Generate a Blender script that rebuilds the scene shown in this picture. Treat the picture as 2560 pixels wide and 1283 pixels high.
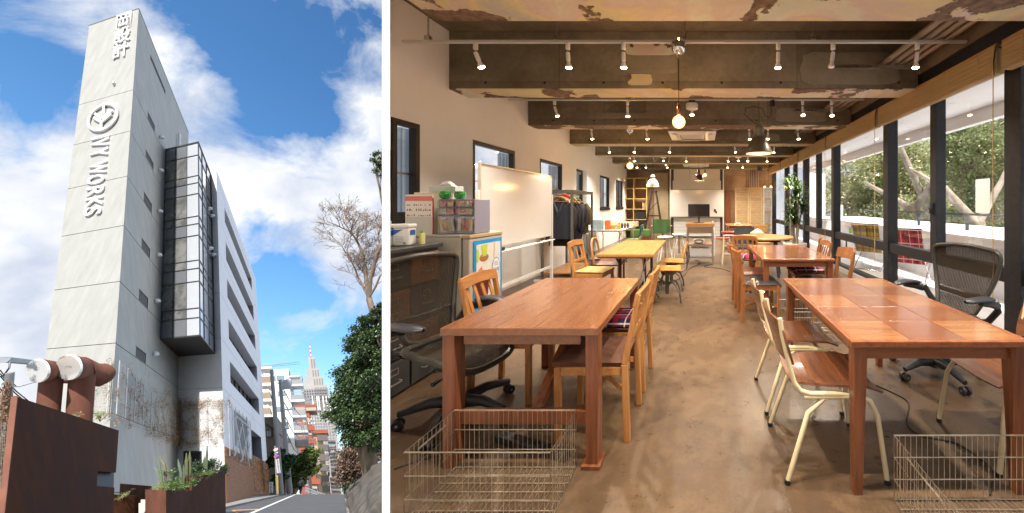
import bpy, bmesh, math, random
import numpy as np
from mathutils import Vector, Matrix
PI = math.pi; R = math.radians
for o in list(bpy.data.objects): bpy.data.objects.remove(o)
SC = bpy.context.scene; COL = SC.collection
# ---------------------------------------------------------------- camera
H = 1.35; FPX = 880.0; CX, CY = 1757.0, 510.0       # eye height, focal length and central vanishing point (photo pixels)
cd = bpy.data.cameras.new('camera'); cam = bpy.data.objects.new('camera', cd); COL.objects.link(cam)
cam.location = (0, 0, H); cam.rotation_euler = (R(90), 0, 0)
cd.sensor_width = 36; cd.lens = FPX/2560*36
cd.shift_x = -(CX-1280)/2560; cd.shift_y = -(641.5-CY)/2560
cd.clip_start = .05; cd.clip_end = 3000
SC.camera = cam
# ---------------------------------------------------------------- directions of the street's slope
def ray(px, py): return Vector(((px-CX)/FPX, 1, (CY-py)/FPX))
VU = ray(477, -1850).normalized()                    # up along the street's buildings
VR = ray(838, 1250).normalized()                     # along the street
VS = ray(-2913, 1136).normalized()                   # across the street
NUP = -VS.cross(VR).normalized() if VS.cross(VR).z < 0 else VS.cross(VR).normalized()
# ---------------------------------------------------------------- sun, sky, exposure
SUN = Vector((.18, -.365, .91)).normalized()
sl = bpy.data.lights.new('sun', 'SUN'); sl.energy = 5.0; sl.angle = R(.6); sl.color = (1, .95, .88)
so = bpy.data.objects.new('sun', sl); COL.objects.link(so)
so.rotation_euler = SUN.to_track_quat('Z', 'Y').to_euler(); so.location = (0, 0, 30)
W = bpy.data.worlds.new('World'); SC.world = W; W.use_nodes = True
def build_world():
    nt = W.node_tree; N = nt.nodes; L = nt.links
    for n in list(N): N.remove(n)
    def nd(t, **k):
        n = N.new(t)
        for a, b in k.items(): setattr(n, a, b)
        return n
    out = nd('ShaderNodeOutputWorld'); bg = nd('ShaderNodeBackground'); bg.inputs[1].default_value = .145
    tc = nd('ShaderNodeTexCoord')
    # the sky's zenith stands over the sloping street
    q = NUP.rotation_difference(Vector((0, 0, 1)))
    mp = nd('ShaderNodeMapping'); mp.vector_type = 'POINT'; mp.inputs['Rotation'].default_value = q.to_euler('XYZ')
    sk = nd('ShaderNodeTexSky', sky_type='NISHITA'); sk.sun_disc = False
    s2 = q @ SUN
    sk.sun_elevation = math.asin(s2.z); sk.sun_rotation = math.atan2(s2.x, s2.y)
    sk.altitude = 400; sk.air_density = 1.1; sk.dust_density = .3; sk.ozone_density = 4
    L.new(tc.outputs['Generated'], mp.inputs[0]); L.new(mp.outputs[0], sk.inputs[0])
    hs = nd('ShaderNodeHueSaturation'); hs.inputs['Saturation'].default_value = 1.16; hs.inputs['Value'].default_value = .84
    L.new(sk.outputs[0], hs.inputs['Color'])
    n1 = nd('ShaderNodeTexNoise'); n1.inputs['Scale'].default_value = 7.5; n1.inputs['Detail'].default_value = 10
    n1.inputs['Roughness'].default_value = .62; n1.inputs['Distortion'].default_value = .35
    L.new(tc.outputs['Generated'], n1.inputs[0])
    def m(op, a, b=None, c=None):
        n = nd('ShaderNodeMath', operation=op)
        for i, x in enumerate((a, b, c)):
            if x is None: continue
            if isinstance(x, (int, float)): n.inputs[i].default_value = x
            else: L.new(x, n.inputs[i])
        return n.outputs[0]
    # broad banks of cloud and gaps of blue between them
    acc = None
    blobs = [((690, 130), .20, -.50), ((600, 200), .14, -.30), ((760, 300), .12, -.30), ((500, 60), .08, -.10), ((40, 120), .13, -.30), ((130, 250), .10, -.20), ((60, 560), .08, -.12), ((700, 760), .16, -.20), ((840, 880), .12, -.18), ((610, 330), .08, -.2), ((700, 690), .10, -.3), ((770, 900), .08, -.25), ((640, 560), .06, -.15),
             ((250, 60), .10, .22), ((430, 120), .10, .24), ((500, 230), .08, .2), ((60, 420), .16, .3), ((60, 800), .3, .35), ((740, 500), .20, .16), ((900, 100), .10, .14), ((900, 620), .10, .15), ((560, 420), .10, .18), ((1230, 430), .35, .6), ((1000, 420), .2, .5), ((1500, 460), .3, .5), ((1990, 450), .4, .6), ((2300, 400), .5, .5)]
    for (p, w, a) in blobs:
        d = ray(*p).normalized()
        vm = nd('ShaderNodeVectorMath', operation='DOT_PRODUCT'); L.new(tc.outputs['Generated'], vm.inputs[0]); w *= .55; vm.inputs[1].default_value = d
        e = m('MULTIPLY', m('SUBTRACT', vm.outputs['Value'], 1.0), 2.0/(w*w)*1.0)
        g = m('MULTIPLY', m('POWER', 2.718, m('MAXIMUM', e, -30.0)), a)
        acc = g if acc is None else m('ADD', acc, g)
    dens = m('ADD', m('MULTIPLY_ADD', n1.outputs['Fac'], 2.1, -.56), m('MULTIPLY', acc, 1.15))
    cr = nd('ShaderNodeValToRGB'); L.new(dens, cr.inputs[0])
    cr.color_ramp.elements[0].position = .22; cr.color_ramp.elements[0].color = (0, 0, 0, 1)
    cr.color_ramp.elements[1].position = .72; cr.color_ramp.elements[1].color = (1, 1, 1, 1)
    n2 = nd('ShaderNodeTexNoise'); n2.inputs['Scale'].default_value = 11; n2.inputs['Detail'].default_value = 6
    L.new(tc.outputs['Generated'], n2.inputs[0])
    cc = nd('ShaderNodeValToRGB'); L.new(n2.outputs['Fac'], cc.inputs[0])
    cc.color_ramp.elements[0].position = .36; cc.color_ramp.elements[0].color = (2.5, 2.75, 3.3, 1)
    cc.color_ramp.elements[1].position = .62; cc.color_ramp.elements[1].color = (4.1, 4.15, 4.2, 1)
    mx = nd('ShaderNodeMix', data_type='RGBA'); L.new(cr.outputs[0], mx.inputs[0]); L.new(hs.outputs[0], mx.inputs[6]); L.new(cc.outputs[0], mx.inputs[7])
    L.new(mx.outputs[2], bg.inputs[0]); L.new(bg.outputs[0], out.inputs[0])
build_world()
SC.view_settings.view_transform = 'Standard'; SC.view_settings.look = 'None'; SC.view_settings.exposure = 0.86; SC.view_settings.gamma = 1
SC.view_settings.use_curve_mapping = False
SC.render.engine = 'CYCLES'
cy = SC.cycles; cy.use_denoising = True; cy.max_bounces = 7; cy.diffuse_bounces = 4; cy.glossy_bounces = 3; cy.transparent_max_bounces = 24; cy.transmission_bounces = 4
cy.sample_clamp_indirect = 4.0; cy.caustics_reflective = False; cy.caustics_refractive = False; cy.use_adaptive_sampling = True; cy.adaptive_threshold = .015
# ---------------------------------------------------------------- helpers: naming
def tag(o, label=None, cat=None, group=None, kind=None):
    if label: o['label'] = label
    if cat: o['category'] = cat
    if group: o['group'] = group
    if kind: o['kind'] = kind
    return o
def thing(name, label, cat, loc=(0, 0, 0), rz=0, group=None):
    o = bpy.data.objects.new(name, None); COL.objects.link(o); o.empty_display_size = .1
    o.location = loc; o.rotation_euler = (0, 0, rz)
    return tag(o, label, cat, group)
def dup(root, loc, rz=0, label=None, group=None, scale=None):
    r = root.copy(); COL.objects.link(r); r.location = loc; r.rotation_euler = (0, 0, rz)
    if scale: r.scale = scale
    if label: r['label'] = label
    if group: r['group'] = group
    for ch in KIDS.get(root.name, []):
        c = ch.copy(); COL.objects.link(c); c.parent = r; KIDS.setdefault(r.name, []).append(c)
        for g in KIDS.get(ch.name, []):
            d = g.copy(); COL.objects.link(d); d.parent = c; KIDS.setdefault(c.name, []).append(d)
    return r
KIDS = {}
# ---------------------------------------------------------------- helpers: meshes
class MB:
    def __init__(s, T=None): s.v = []; s.f = []; s.T = T
    def add(s, vs, fs):
        n = len(s.v); s.v += [tuple(p) for p in vs]; s.f += [tuple(i+n for i in f) for f in fs]; return s
    def box(s, x0, x1, y0, y1, z0, z1):
        return s.add([(x0,y0,z0),(x1,y0,z0),(x1,y1,z0),(x0,y1,z0),(x0,y0,z1),(x1,y0,z1),(x1,y1,z1),(x0,y1,z1)],
                     [(3,2,1,0),(4,5,6,7),(0,1,5,4),(1,2,6,5),(2,3,7,6),(3,0,4,7)])
    def cbox(s, c, d): return s.box(c[0]-d[0]/2, c[0]+d[0]/2, c[1]-d[1]/2, c[1]+d[1]/2, c[2]-d[2]/2, c[2]+d[2]/2)
    def rbox(s, c, d, M):
        m = MB().cbox((0,0,0), d); c = Vector(c)
        return s.add([c + M @ Vector(p) for p in m.v], m.f)
    def beam(s, p0, p1, w, d, up=(0, 0, 1), w1=None, d1=None):
        p0 = Vector(p0); p1 = Vector(p1); t = (p1-p0).normalized(); u = Vector(up)
        if abs(t.dot(u)) > .98: u = Vector((0, 1, 0))
        a = t.cross(u).normalized(); b = a.cross(t); w1 = w1 or w; d1 = d1 or d
        vs = []
        for p, ww, dd in ((p0, w, d), (p1, w1, d1)):
            for i, j in ((-1,-1),(1,-1),(1,1),(-1,1)): vs.append(p + a*(i*ww/2) + b*(j*dd/2))
        return s.add(vs, [(3,2,1,0),(4,5,6,7),(0,1,5,4),(1,2,6,5),(2,3,7,6),(3,0,4,7)])
    def tube(s, pts, r, n=8, caps=True, closed=False):
        pts = [Vector(p) for p in pts]; k = len(pts); rs = r if isinstance(r, (list, tuple)) else [r]*k
        vs = []; prev = None
        for i, p in enumerate(pts):
            if closed: t = (pts[(i+1) % k]-pts[i-1])
            else: t = pts[min(i+1, k-1)]-pts[max(i-1, 0)]
            t = t.normalized() if t.length > 1e-9 else Vector((0, 0, 1))
            if prev is None:
                u = Vector((0, 0, 1)) if abs(t.z) < .9 else Vector((1, 0, 0)); a = t.cross(u).normalized()
            else: a = (prev - t*prev.dot(t)).normalized()
            prev = a; b = t.cross(a)
            for j in range(n):
                an = 2*PI*j/n; vs.append(p + (a*math.cos(an)+b*math.sin(an))*rs[i])
        fs = []
        for i in range(k if closed else k-1):
            i2 = (i+1) % k
            for j in range(n): fs.append((i*n+j, i*n+(j+1) % n, i2*n+(j+1) % n, i2*n+j))
        if caps and not closed: fs.append(tuple(range(n-1, -1, -1))); fs.append(tuple((k-1)*n+j for j in range(n)))
        return s.add(vs, fs)
    def cyl(s, p0, p1, r0, r1=None, n=16): return s.tube([p0, p1], [r0, r0 if r1 is None else r1], n)
    def lathe(s, prof, c=(0, 0, 0), n=24, M=None, sx=1, sy=1):
        vs = []; fs = []; k = len(prof)
        for (r, z) in prof:
            for j in range(n):
                a = 2*PI*j/n; p = Vector((r*math.cos(a)*sx, r*math.sin(a)*sy, z)); p = M @ p if M else p
                vs.append(p + Vector(c))
        for i in range(k-1):
            for j in range(n): fs.append((i*n+j, i*n+(j+1) % n, (i+1)*n+(j+1) % n, (i+1)*n+j))
        return s.add(vs, fs)
    def prism(s, poly, z0, z1, M=None):
        k = len(poly); vs = [Vector((x, y, z0)) for x, y in poly] + [Vector((x, y, z1)) for x, y in poly]
        if M: vs = [M @ p for p in vs]
        fs = [tuple(range(k-1, -1, -1)), tuple(range(k, 2*k))] + [(i, (i+1) % k, (i+1) % k+k, i+k) for i in range(k)]
        return s.add(vs, fs)
    def grid(s, fn, nu, nv, thick=None):
        """surface fn(u,v)->point, u,v in 0..1; thick gives it a real thickness"""
        P = [[Vector(fn(i/nu, j/nv)) for j in range(nv+1)] for i in range(nu+1)]
        vs = [p for row in P for p in row]; w = nv+1
        fs = [(i*w+j, (i+1)*w+j, (i+1)*w+j+1, i*w+j+1) for i in range(nu) for j in range(nv)]
        if thick:
            Nn = []
            for i in range(nu+1):
                for j in range(nv+1):
                    du = P[min(i+1, nu)][j]-P[max(i-1, 0)][j]; dv = P[i][min(j+1, nv)]-P[i][max(j-1, 0)]
                    Nn.append(du.cross(dv).normalized())
            n0 = len(vs); vs = vs + [p - q*thick for p, q in zip(vs, Nn)]
            fs = fs + [tuple(reversed([a+n0 for a in f])) for f in fs]
            for i in range(nu): fs += [(i*w, i*w+n0, (i+1)*w+n0, (i+1)*w), (i*w+nv, (i+1)*w+nv, (i+1)*w+nv+n0, i*w+nv+n0)]
            for j in range(nv): fs += [(j, j+1, j+1+n0, j+n0), (nu*w+j, nu*w+j+n0, nu*w+j+1+n0, nu*w+j+1)]
        return s.add(vs, fs)
    def holes(s, x0, x1, z0, z1, y0, y1, hs):
        """wall slab x0..x1 by z0..z1, thickness y0..y1, with rectangular holes (hx0,hx1,hz0,hz1)"""
        xs = sorted({x0, x1, *[min(max(h[i], x0), x1) for h in hs for i in (0, 1)]}); zs = sorted({z0, z1, *[min(max(h[i], z0), z1) for h in hs for i in (2, 3)]})
        def solid(i, j):
            if not (0 <= i < len(xs)-1 and 0 <= j < len(zs)-1): return False
            a = (xs[i]+xs[i+1])/2; b = (zs[j]+zs[j+1])/2
            return not any(h[0] < a < h[1] and h[2] < b < h[3] for h in hs)
        for i in range(len(xs)-1):
            for j in range(len(zs)-1):
                if not solid(i, j): continue
                a, b, c, d = xs[i], xs[i+1], zs[j], zs[j+1]
                s.add([(a,y0,c),(b,y0,c),(b,y0,d),(a,y0,d)], [(0,1,2,3)]); s.add([(a,y1,c),(b,y1,c),(b,y1,d),(a,y1,d)], [(3,2,1,0)])
                if not solid(i-1, j): s.add([(a,y0,c),(a,y0,d),(a,y1,d),(a,y1,c)], [(0,1,2,3)])
                if not solid(i+1, j): s.add([(b,y0,c),(b,y1,c),(b,y1,d),(b,y0,d)], [(0,1,2,3)])
                if not solid(i, j-1): s.add([(a,y0,c),(a,y1,c),(b,y1,c),(b,y0,c)], [(0,1,2,3)])
                if not solid(i, j+1): s.add([(a,y0,d),(b,y0,d),(b,y1,d),(a,y1,d)], [(0,1,2,3)])
        return s
    def build(s, name, mat, parent=None, smooth=False, bev=0, kind=None, seg=2, fixn=True):
        me = bpy.data.meshes.new(name)
        vs = [s.T(p) for p in s.v] if s.T else s.v
        me.from_pydata([tuple(v) for v in vs], [], s.f); me.materials.append(mat)
        if fixn and len(s.f) < 60000:
            bm = bmesh.new(); bm.from_mesh(me)
            if smooth: bmesh.ops.remove_doubles(bm, verts=bm.verts, dist=1e-5)
            bmesh.ops.recalc_face_normals(bm, faces=bm.faces); bm.to_mesh(me); bm.free()
        if smooth:
            me.polygons.foreach_set('use_smooth', [True]*len(me.polygons)); me.set_sharp_from_angle(angle=R(40))
        o = bpy.data.objects.new(name, me); COL.objects.link(o)
        if parent: o.parent = parent; KIDS.setdefault(parent.name, []).append(o)
        if bev:
            b = o.modifiers.new('bevel', 'BEVEL'); b.width = bev; b.segments = seg; b.limit_method = 'ANGLE'; b.angle_limit = R(45)
        if kind: o['kind'] = kind
        return o
def frame(O, ex, ey, ez): return lambda p: O + ex*p[0] + ey*p[1] + ez*p[2]
def onplane(P0, d1, d2, px, py):
    n = d1.cross(d2); d = ray(px, py); c = Vector((0, 0, H)); return c + d*((P0-c).dot(n)/d.dot(n))
def P(px, py, Y): return Vector((0, 0, H)) + ray(px, py)*Y
def F(px, py, h=0):
    Y = FPX*(H-h)/(py-CY); return ((px-CX)/FPX*Y, Y)
def text_poly(body, offset=0.0, extrude=0.0, res=3, align='CENTER', sx=1, sy=1):
    c = bpy.data.curves.new('t', 'FONT'); c.body = body; c.offset = offset; c.extrude = extrude; c.resolution_u = res; c.align_x = align; c.align_y = 'CENTER'
    o = bpy.data.objects.new('t', c); COL.objects.link(o); bpy.context.view_layer.update()
    me = bpy.data.meshes.new_from_object(o)
    vs = [(v.co.x*sx, v.co.y*sy, v.co.z) for v in me.vertices]; fs = [tuple(p.vertices) for p in me.polygons]
    bpy.data.objects.remove(o); bpy.data.meshes.remove(me); bpy.data.curves.remove(c)
    return vs, fs
def leaf_mesh(name, mat, pts, size, seed=0, aspect=.45, parent=None, kind='stuff', droop=0.0, jitter=.5):
    """one small bent leaf (two quads) at each point"""
    rng = np.random.default_rng(seed); C = np.array(pts, dtype=np.float64); n = len(C)
    d = rng.normal(size=(n, 3)); d[:, 2] -= droop; d /= np.linalg.norm(d, axis=1)[:, None]
    u = rng.normal(size=(n, 3)); w = np.cross(d, u); w /= np.linalg.norm(w, axis=1)[:, None]; nn = np.cross(d, w)
    sz = size*(1-jitter/2+jitter*rng.random(n))[:, None]
    L = d*sz; Wd = w*sz*aspect*.5; B = nn*sz*.15
    V = np.stack([C, C+L*.5+Wd+B, C+L, C+L*.5-Wd+B], 1).reshape(-1, 3)
    me = bpy.data.meshes.new(name); me.vertices.add(4*n); me.vertices.foreach_set('co', V.ravel())
    me.loops.add(4*n); me.loops.foreach_set('vertex_index', np.arange(4*n, dtype=np.int32))
    me.polygons.add(n); me.polygons.foreach_set('loop_start', np.arange(0, 4*n, 4, dtype=np.int32)); me.polygons.foreach_set('loop_total', np.full(n, 4, dtype=np.int32))
    me.update(calc_edges=True); me.materials.append(mat)
    o = bpy.data.objects.new(name, me); COL.objects.link(o)
    if parent: o.parent = parent; KIDS.setdefault(parent.name, []).append(o)
    if kind: o['kind'] = kind
    return o
# ---------------------------------------------------------------- materials
MATS = {}
def mat(name, col, rough=.6, metal=0, col2=None, scale=8, stretch=None, bump=0, bscale=None, detail=5, spec=.5, mixpos=(.35, .65), island=0, emit=0, alpha=1, coat=0, rvar=0, trans=0):
    if name in MATS: return MATS[name]
    m = bpy.data.materials.new(name); m.use_nodes = True; nt = m.node_tree; N = nt.nodes; L = nt.links; b = N['Principled BSDF']
    b.inputs['Base Color'].default_value = (*col, 1); b.inputs['Roughness'].default_value = rough; b.inputs['Metallic'].default_value = metal
    b.inputs['Specular IOR Level'].default_value = spec; b.inputs['Coat Weight'].default_value = coat; b.inputs['Coat Roughness'].default_value = .12
    if emit: b.inputs['Emission Color'].default_value = (*col, 1); b.inputs['Emission Strength'].default_value = emit
    if alpha < 1: b.inputs['Alpha'].default_value = alpha
    if trans: b.inputs['Transmission Weight'].default_value = trans
    tc = N.new('ShaderNodeTexCoord'); mp = N.new('ShaderNodeMapping'); L.new(tc.outputs['Object'], mp.inputs[0])
    if stretch: mp.inputs['Scale'].default_value = stretch
    src = None
    if col2 or bump or rvar:
        n = N.new('ShaderNodeTexNoise'); n.inputs['Scale'].default_value = scale; n.inputs['Detail'].default_value = detail; n.inputs['Roughness'].default_value = .62
        L.new(mp.outputs[0], n.inputs[0]); src = n.outputs['Fac']
    if col2:
        cr = N.new('ShaderNodeValToRGB'); L.new(src, cr.inputs[0]); e = cr.color_ramp.elements
        e[0].position = mixpos[0]; e[0].color = (*col, 1); e[1].position = mixpos[1]; e[1].color = (*col2, 1)
        outc = cr.outputs[0]
        if island:
            g = N.new('ShaderNodeNewGeometry'); hs = N.new('ShaderNodeHueSaturation'); mr = N.new('ShaderNodeMapRange')
            L.new(g.outputs['Random Per Island'], mr.inputs[0]); mr.inputs[3].default_value = 1-island; mr.inputs[4].default_value = 1+island
            L.new(mr.outputs[0], hs.inputs['Value']); L.new(outc, hs.inputs['Color']); outc = hs.outputs[0]
        L.new(outc, b.inputs['Base Color'])
    if rvar:
        mr = N.new('ShaderNodeMapRange'); L.new(src, mr.inputs[0]); mr.inputs[1].default_value = .3; mr.inputs[2].default_value = .7
        mr.inputs[3].default_value = max(rough-rvar, .02); mr.inputs[4].default_value = rough+rvar; L.new(mr.outputs[0], b.inputs['Roughness'])
    if bump:
        s2 = src
        if bscale:
            n2 = N.new('ShaderNodeTexNoise'); n2.inputs['Scale'].default_value = bscale; n2.inputs['Detail'].default_value = 4; L.new(mp.outputs[0], n2.inputs[0]); s2 = n2.outputs['Fac']
        bp = N.new('ShaderNodeBump'); bp.inputs['Strength'].default_value = min(bump, 1); bp.inputs['Distance'].default_value = .02; L.new(s2, bp.inputs['Height']); L.new(bp.outputs[0], b.inputs['Normal'])
    MATS[name] = m; return m
def wood(name, c1, c2, axis='x', rough=.38, coat=.15, scale=6, contrast=(.36, .64)):
    st = {'x': (.5, 6, 6), 'y': (6, .5, 6), 'z': (6, 6, .5)}[axis]
    return mat(name, c1, rough, 0, c2, scale, st, bump=.12, bscale=24, detail=8, mixpos=contrast, coat=coat, rvar=.07)
def glassmat(name, tint=(.95, .97, .98), refl=.55, rough=.02, f0=.08):
    m = bpy.data.materials.new(name); m.use_nodes = True; nt = m.node_tree; N = nt.nodes; L = nt.links
    for n in list(N): N.remove(n)
    o = N.new('ShaderNodeOutputMaterial'); t = N.new('ShaderNodeBsdfTransparent'); t.inputs[0].default_value = (*tint, 1)
    g = N.new('ShaderNodeBsdfGlossy'); g.inputs['Roughness'].default_value = rough; g.inputs[0].default_value = (.95, .97, 1, 1)
    fr = N.new('ShaderNodeLayerWeight'); fr.inputs[0].default_value = .35; mr = N.new('ShaderNodeMapRange'); L.new(fr.outputs['Fresnel'], mr.inputs[0]); mr.inputs[3].default_value = f0; mr.inputs[4].default_value = refl
    mx = N.new('ShaderNodeMixShader'); L.new(mr.outputs[0], mx.inputs[0]); L.new(t.outputs[0], mx.inputs[1]); L.new(g.outputs[0], mx.inputs[2]); L.new(mx.outputs[0], o.inputs[0])
    return m
def emitmat(name, col, st):
    m = bpy.data.materials.new(name); m.use_nodes = True; b = m.node_tree.nodes['Principled BSDF']
    b.inputs['Base Color'].default_value = (.8, .8, .8, 1); b.inputs['Emission Color'].default_value = (*col, 1); b.inputs['Emission Strength'].default_value = st
    m.cycles.emission_sampling = 'NONE'; return m
def leafmat(name, c1, c2, rough=.45, tr=.25):
    m = mat(name, c1, rough, 0, c2, 1.3, island=.45, mixpos=(.3, .7)); nt = m.node_tree; N = nt.nodes; L = nt.links
    b = N['Principled BSDF']; o = [n for n in N if n.type == 'OUTPUT_MATERIAL'][0]
    t = N.new('ShaderNodeBsdfTranslucent'); mx = N.new('ShaderNodeMixShader'); mx.inputs[0].default_value = tr
    for l in list(L):
        if l.to_socket == b.inputs['Base Color']: L.new(l.from_socket, t.inputs[0])
    L.new(b.outputs[0], mx.inputs[1]); L.new(t.outputs[0], mx.inputs[2]); L.new(mx.outputs[0], o.inputs[0]); return m
def plaid(name, base, c1, c2, s=1.0):
    """woven tartan: stripes along x and y of the object"""
    m = bpy.data.materials.new(name); m.use_nodes = True; nt = m.node_tree; N = nt.nodes; L = nt.links; b = N['Principled BSDF']; b.inputs['Roughness'].default_value = .9; b.inputs['Specular IOR Level'].default_value = .1
    tc = N.new('ShaderNodeTexCoord'); sx = N.new('ShaderNodeSeparateXYZ'); L.new(tc.outputs['Object'], sx.inputs[0])
    def st(sock, per, duty, off):
        a = N.new('ShaderNodeMath'); a.operation = 'MULTIPLY_ADD'; L.new(sock, a.inputs[0]); a.inputs[1].default_value = s/per; a.inputs[2].default_value = off+50
        f = N.new('ShaderNodeMath'); f.operation = 'FRACT'; L.new(a.outputs[0], f.inputs[0]); g = N.new('ShaderNodeMath'); g.operation = 'LESS_THAN'; L.new(f.outputs[0], g.inputs[0]); g.inputs[1].default_value = duty
        return g.outputs[0]
    cur = None
    for sock, per, duty, off, c, k in ((sx.outputs[0], .13, .3, 0, c1, .6), (sx.outputs[1], .13, .3, .1, c1, .6), (sx.outputs[0], .13, .07, .45, c2, .75), (sx.outputs[1], .13, .07, .55, c2, .75)):
        mk = st(sock, per, duty, off); mm = N.new('ShaderNodeMath'); mm.operation = 'MULTIPLY'; L.new(mk, mm.inputs[0]); mm.inputs[1].default_value = k
        mx = N.new('ShaderNodeMix'); mx.data_type = 'RGBA'; L.new(mm.outputs[0], mx.inputs[0])
        if cur is None: mx.inputs[6].default_value = (*base, 1)
        else: L.new(cur, mx.inputs[6])
        mx.inputs[7].default_value = (*c, 1); cur = mx.outputs[2]
    L.new(cur, b.inputs['Base Color'])
    n = N.new('ShaderNodeTexNoise'); n.inputs['Scale'].default_value = 300; bp = N.new('ShaderNodeBump'); bp.inputs['Strength'].default_value = .3; L.new(tc.outputs['Object'], n.inputs[0]); L.new(n.outputs[0], bp.inputs['Height']); L.new(bp.outputs[0], b.inputs['Normal'])
    return m
M_white = mat('white_wall_paint', (.87, .865, .85), .85, 0, (.83, .825, .81), 2, bump=.05, bscale=60)
M_black = mat('black_frame_metal', (.018, .019, .024), .42, .3, (.028, .03, .036), 20)
M_brownframe = mat('dark_brown_window_frame', (.035, .026, .022), .45, .2)
M_steel = mat('brushed_steel', (.55, .54, .52), .32, 1, (.42, .41, .4), 30, rvar=.08)
M_chrome = mat('chrome', (.75, .75, .76), .1, 1)
M_wire = mat('wire_steel', (.60, .55, .45), .35, .9, (.38, .33, .26), 12)
M_cream = mat('cream_enamel', (.72, .62, .40), .3, 0, (.66, .56, .35), 6, coat=.3)
M_ply = wood('dark_plywood', (.20, .075, .030), (.09, .032, .015), 'x', .3, .4, 4)
M_chair = wood('honey_wood', (.50, .235, .075), (.36, .15, .045), 'z', .42, .1)
M_chairx = wood('honey_wood_rail', (.50, .235, .075), (.36, .15, .045), 'x', .42, .1)
M_teak = wood('teak_wood', (.34, .135, .042), (.22, .08, .026), 'z', .38, .15)
M_teakx = wood('teak_wood_rail', (.34, .135, .042), (.22, .08, .026), 'x', .38, .15)
M_tableB = wood('red_brown_tabletop', (.25, .10, .040), (.17, .062, .027), 'y', .24, .5, 4)
M_tableA = wood('orange_brown_tabletop', (.26, .100, .040), (.19, .058, .020), 'x', .30, .35, 5)
M_tableAy = wood('orange_brown_edge', (.29, .095, .032), (.17, .05, .018), 'y', .32, .3, 5)
M_tableAz = wood('orange_brown_leg', (.25, .082, .030), (.13, .038, .016), 'z', .35, .3, 5)
M_tableD = wood('oak_tabletop', (.46, .23, .068), (.34, .15, .04), 'y', .38, .15, 5)
M_plastic = mat('black_plastic', (.022, .023, .027), .42, 0, (.03, .031, .036), 30)
M_olive = mat('graphite_plastic', (.035, .033, .028), .35)
M_rubber = mat('black_rubber', (.012, .012, .013), .7)
M_whitemetal = mat('white_painted_metal', (.75, .75, .73), .35)
M_leather = mat('black_leather', (.02, .018, .018), .33, 0, (.03, .026, .025), 40, bump=.2)
M_brleather = mat('brown_leather', (.13, .045, .025), .4, 0, (.09, .03, .018), 25, bump=.2)
M_cord = mat('brown_corduroy', (.14, .06, .035), .85, 0, (.09, .038, .022), 3, bump=.2)
M_yel = mat('mustard_fabric', (.42, .27, .09), .85, 0, (.30, .19, .07), 60, bump=.2)
M_plaid = plaid('tartan_fabric', (.03, .02, .07), (.42, .02, .03), (.75, .62, .60))
M_green = mat('green_canvas', (.07, .17, .055), .85, 0, (.09, .20, .07), 60, bump=.2)
M_gglass = glassmat('window_glass', (1, 1, 1), refl=.12, f0=.01)
M_bulb = emitmat('lit_bulb', (1, .68, .34), 26)
M_bulb2 = emitmat('filament_glow', (1, .50, .16), 5)
M_cable = mat('black_cable', (.014, .013, .013), .5)
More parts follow.
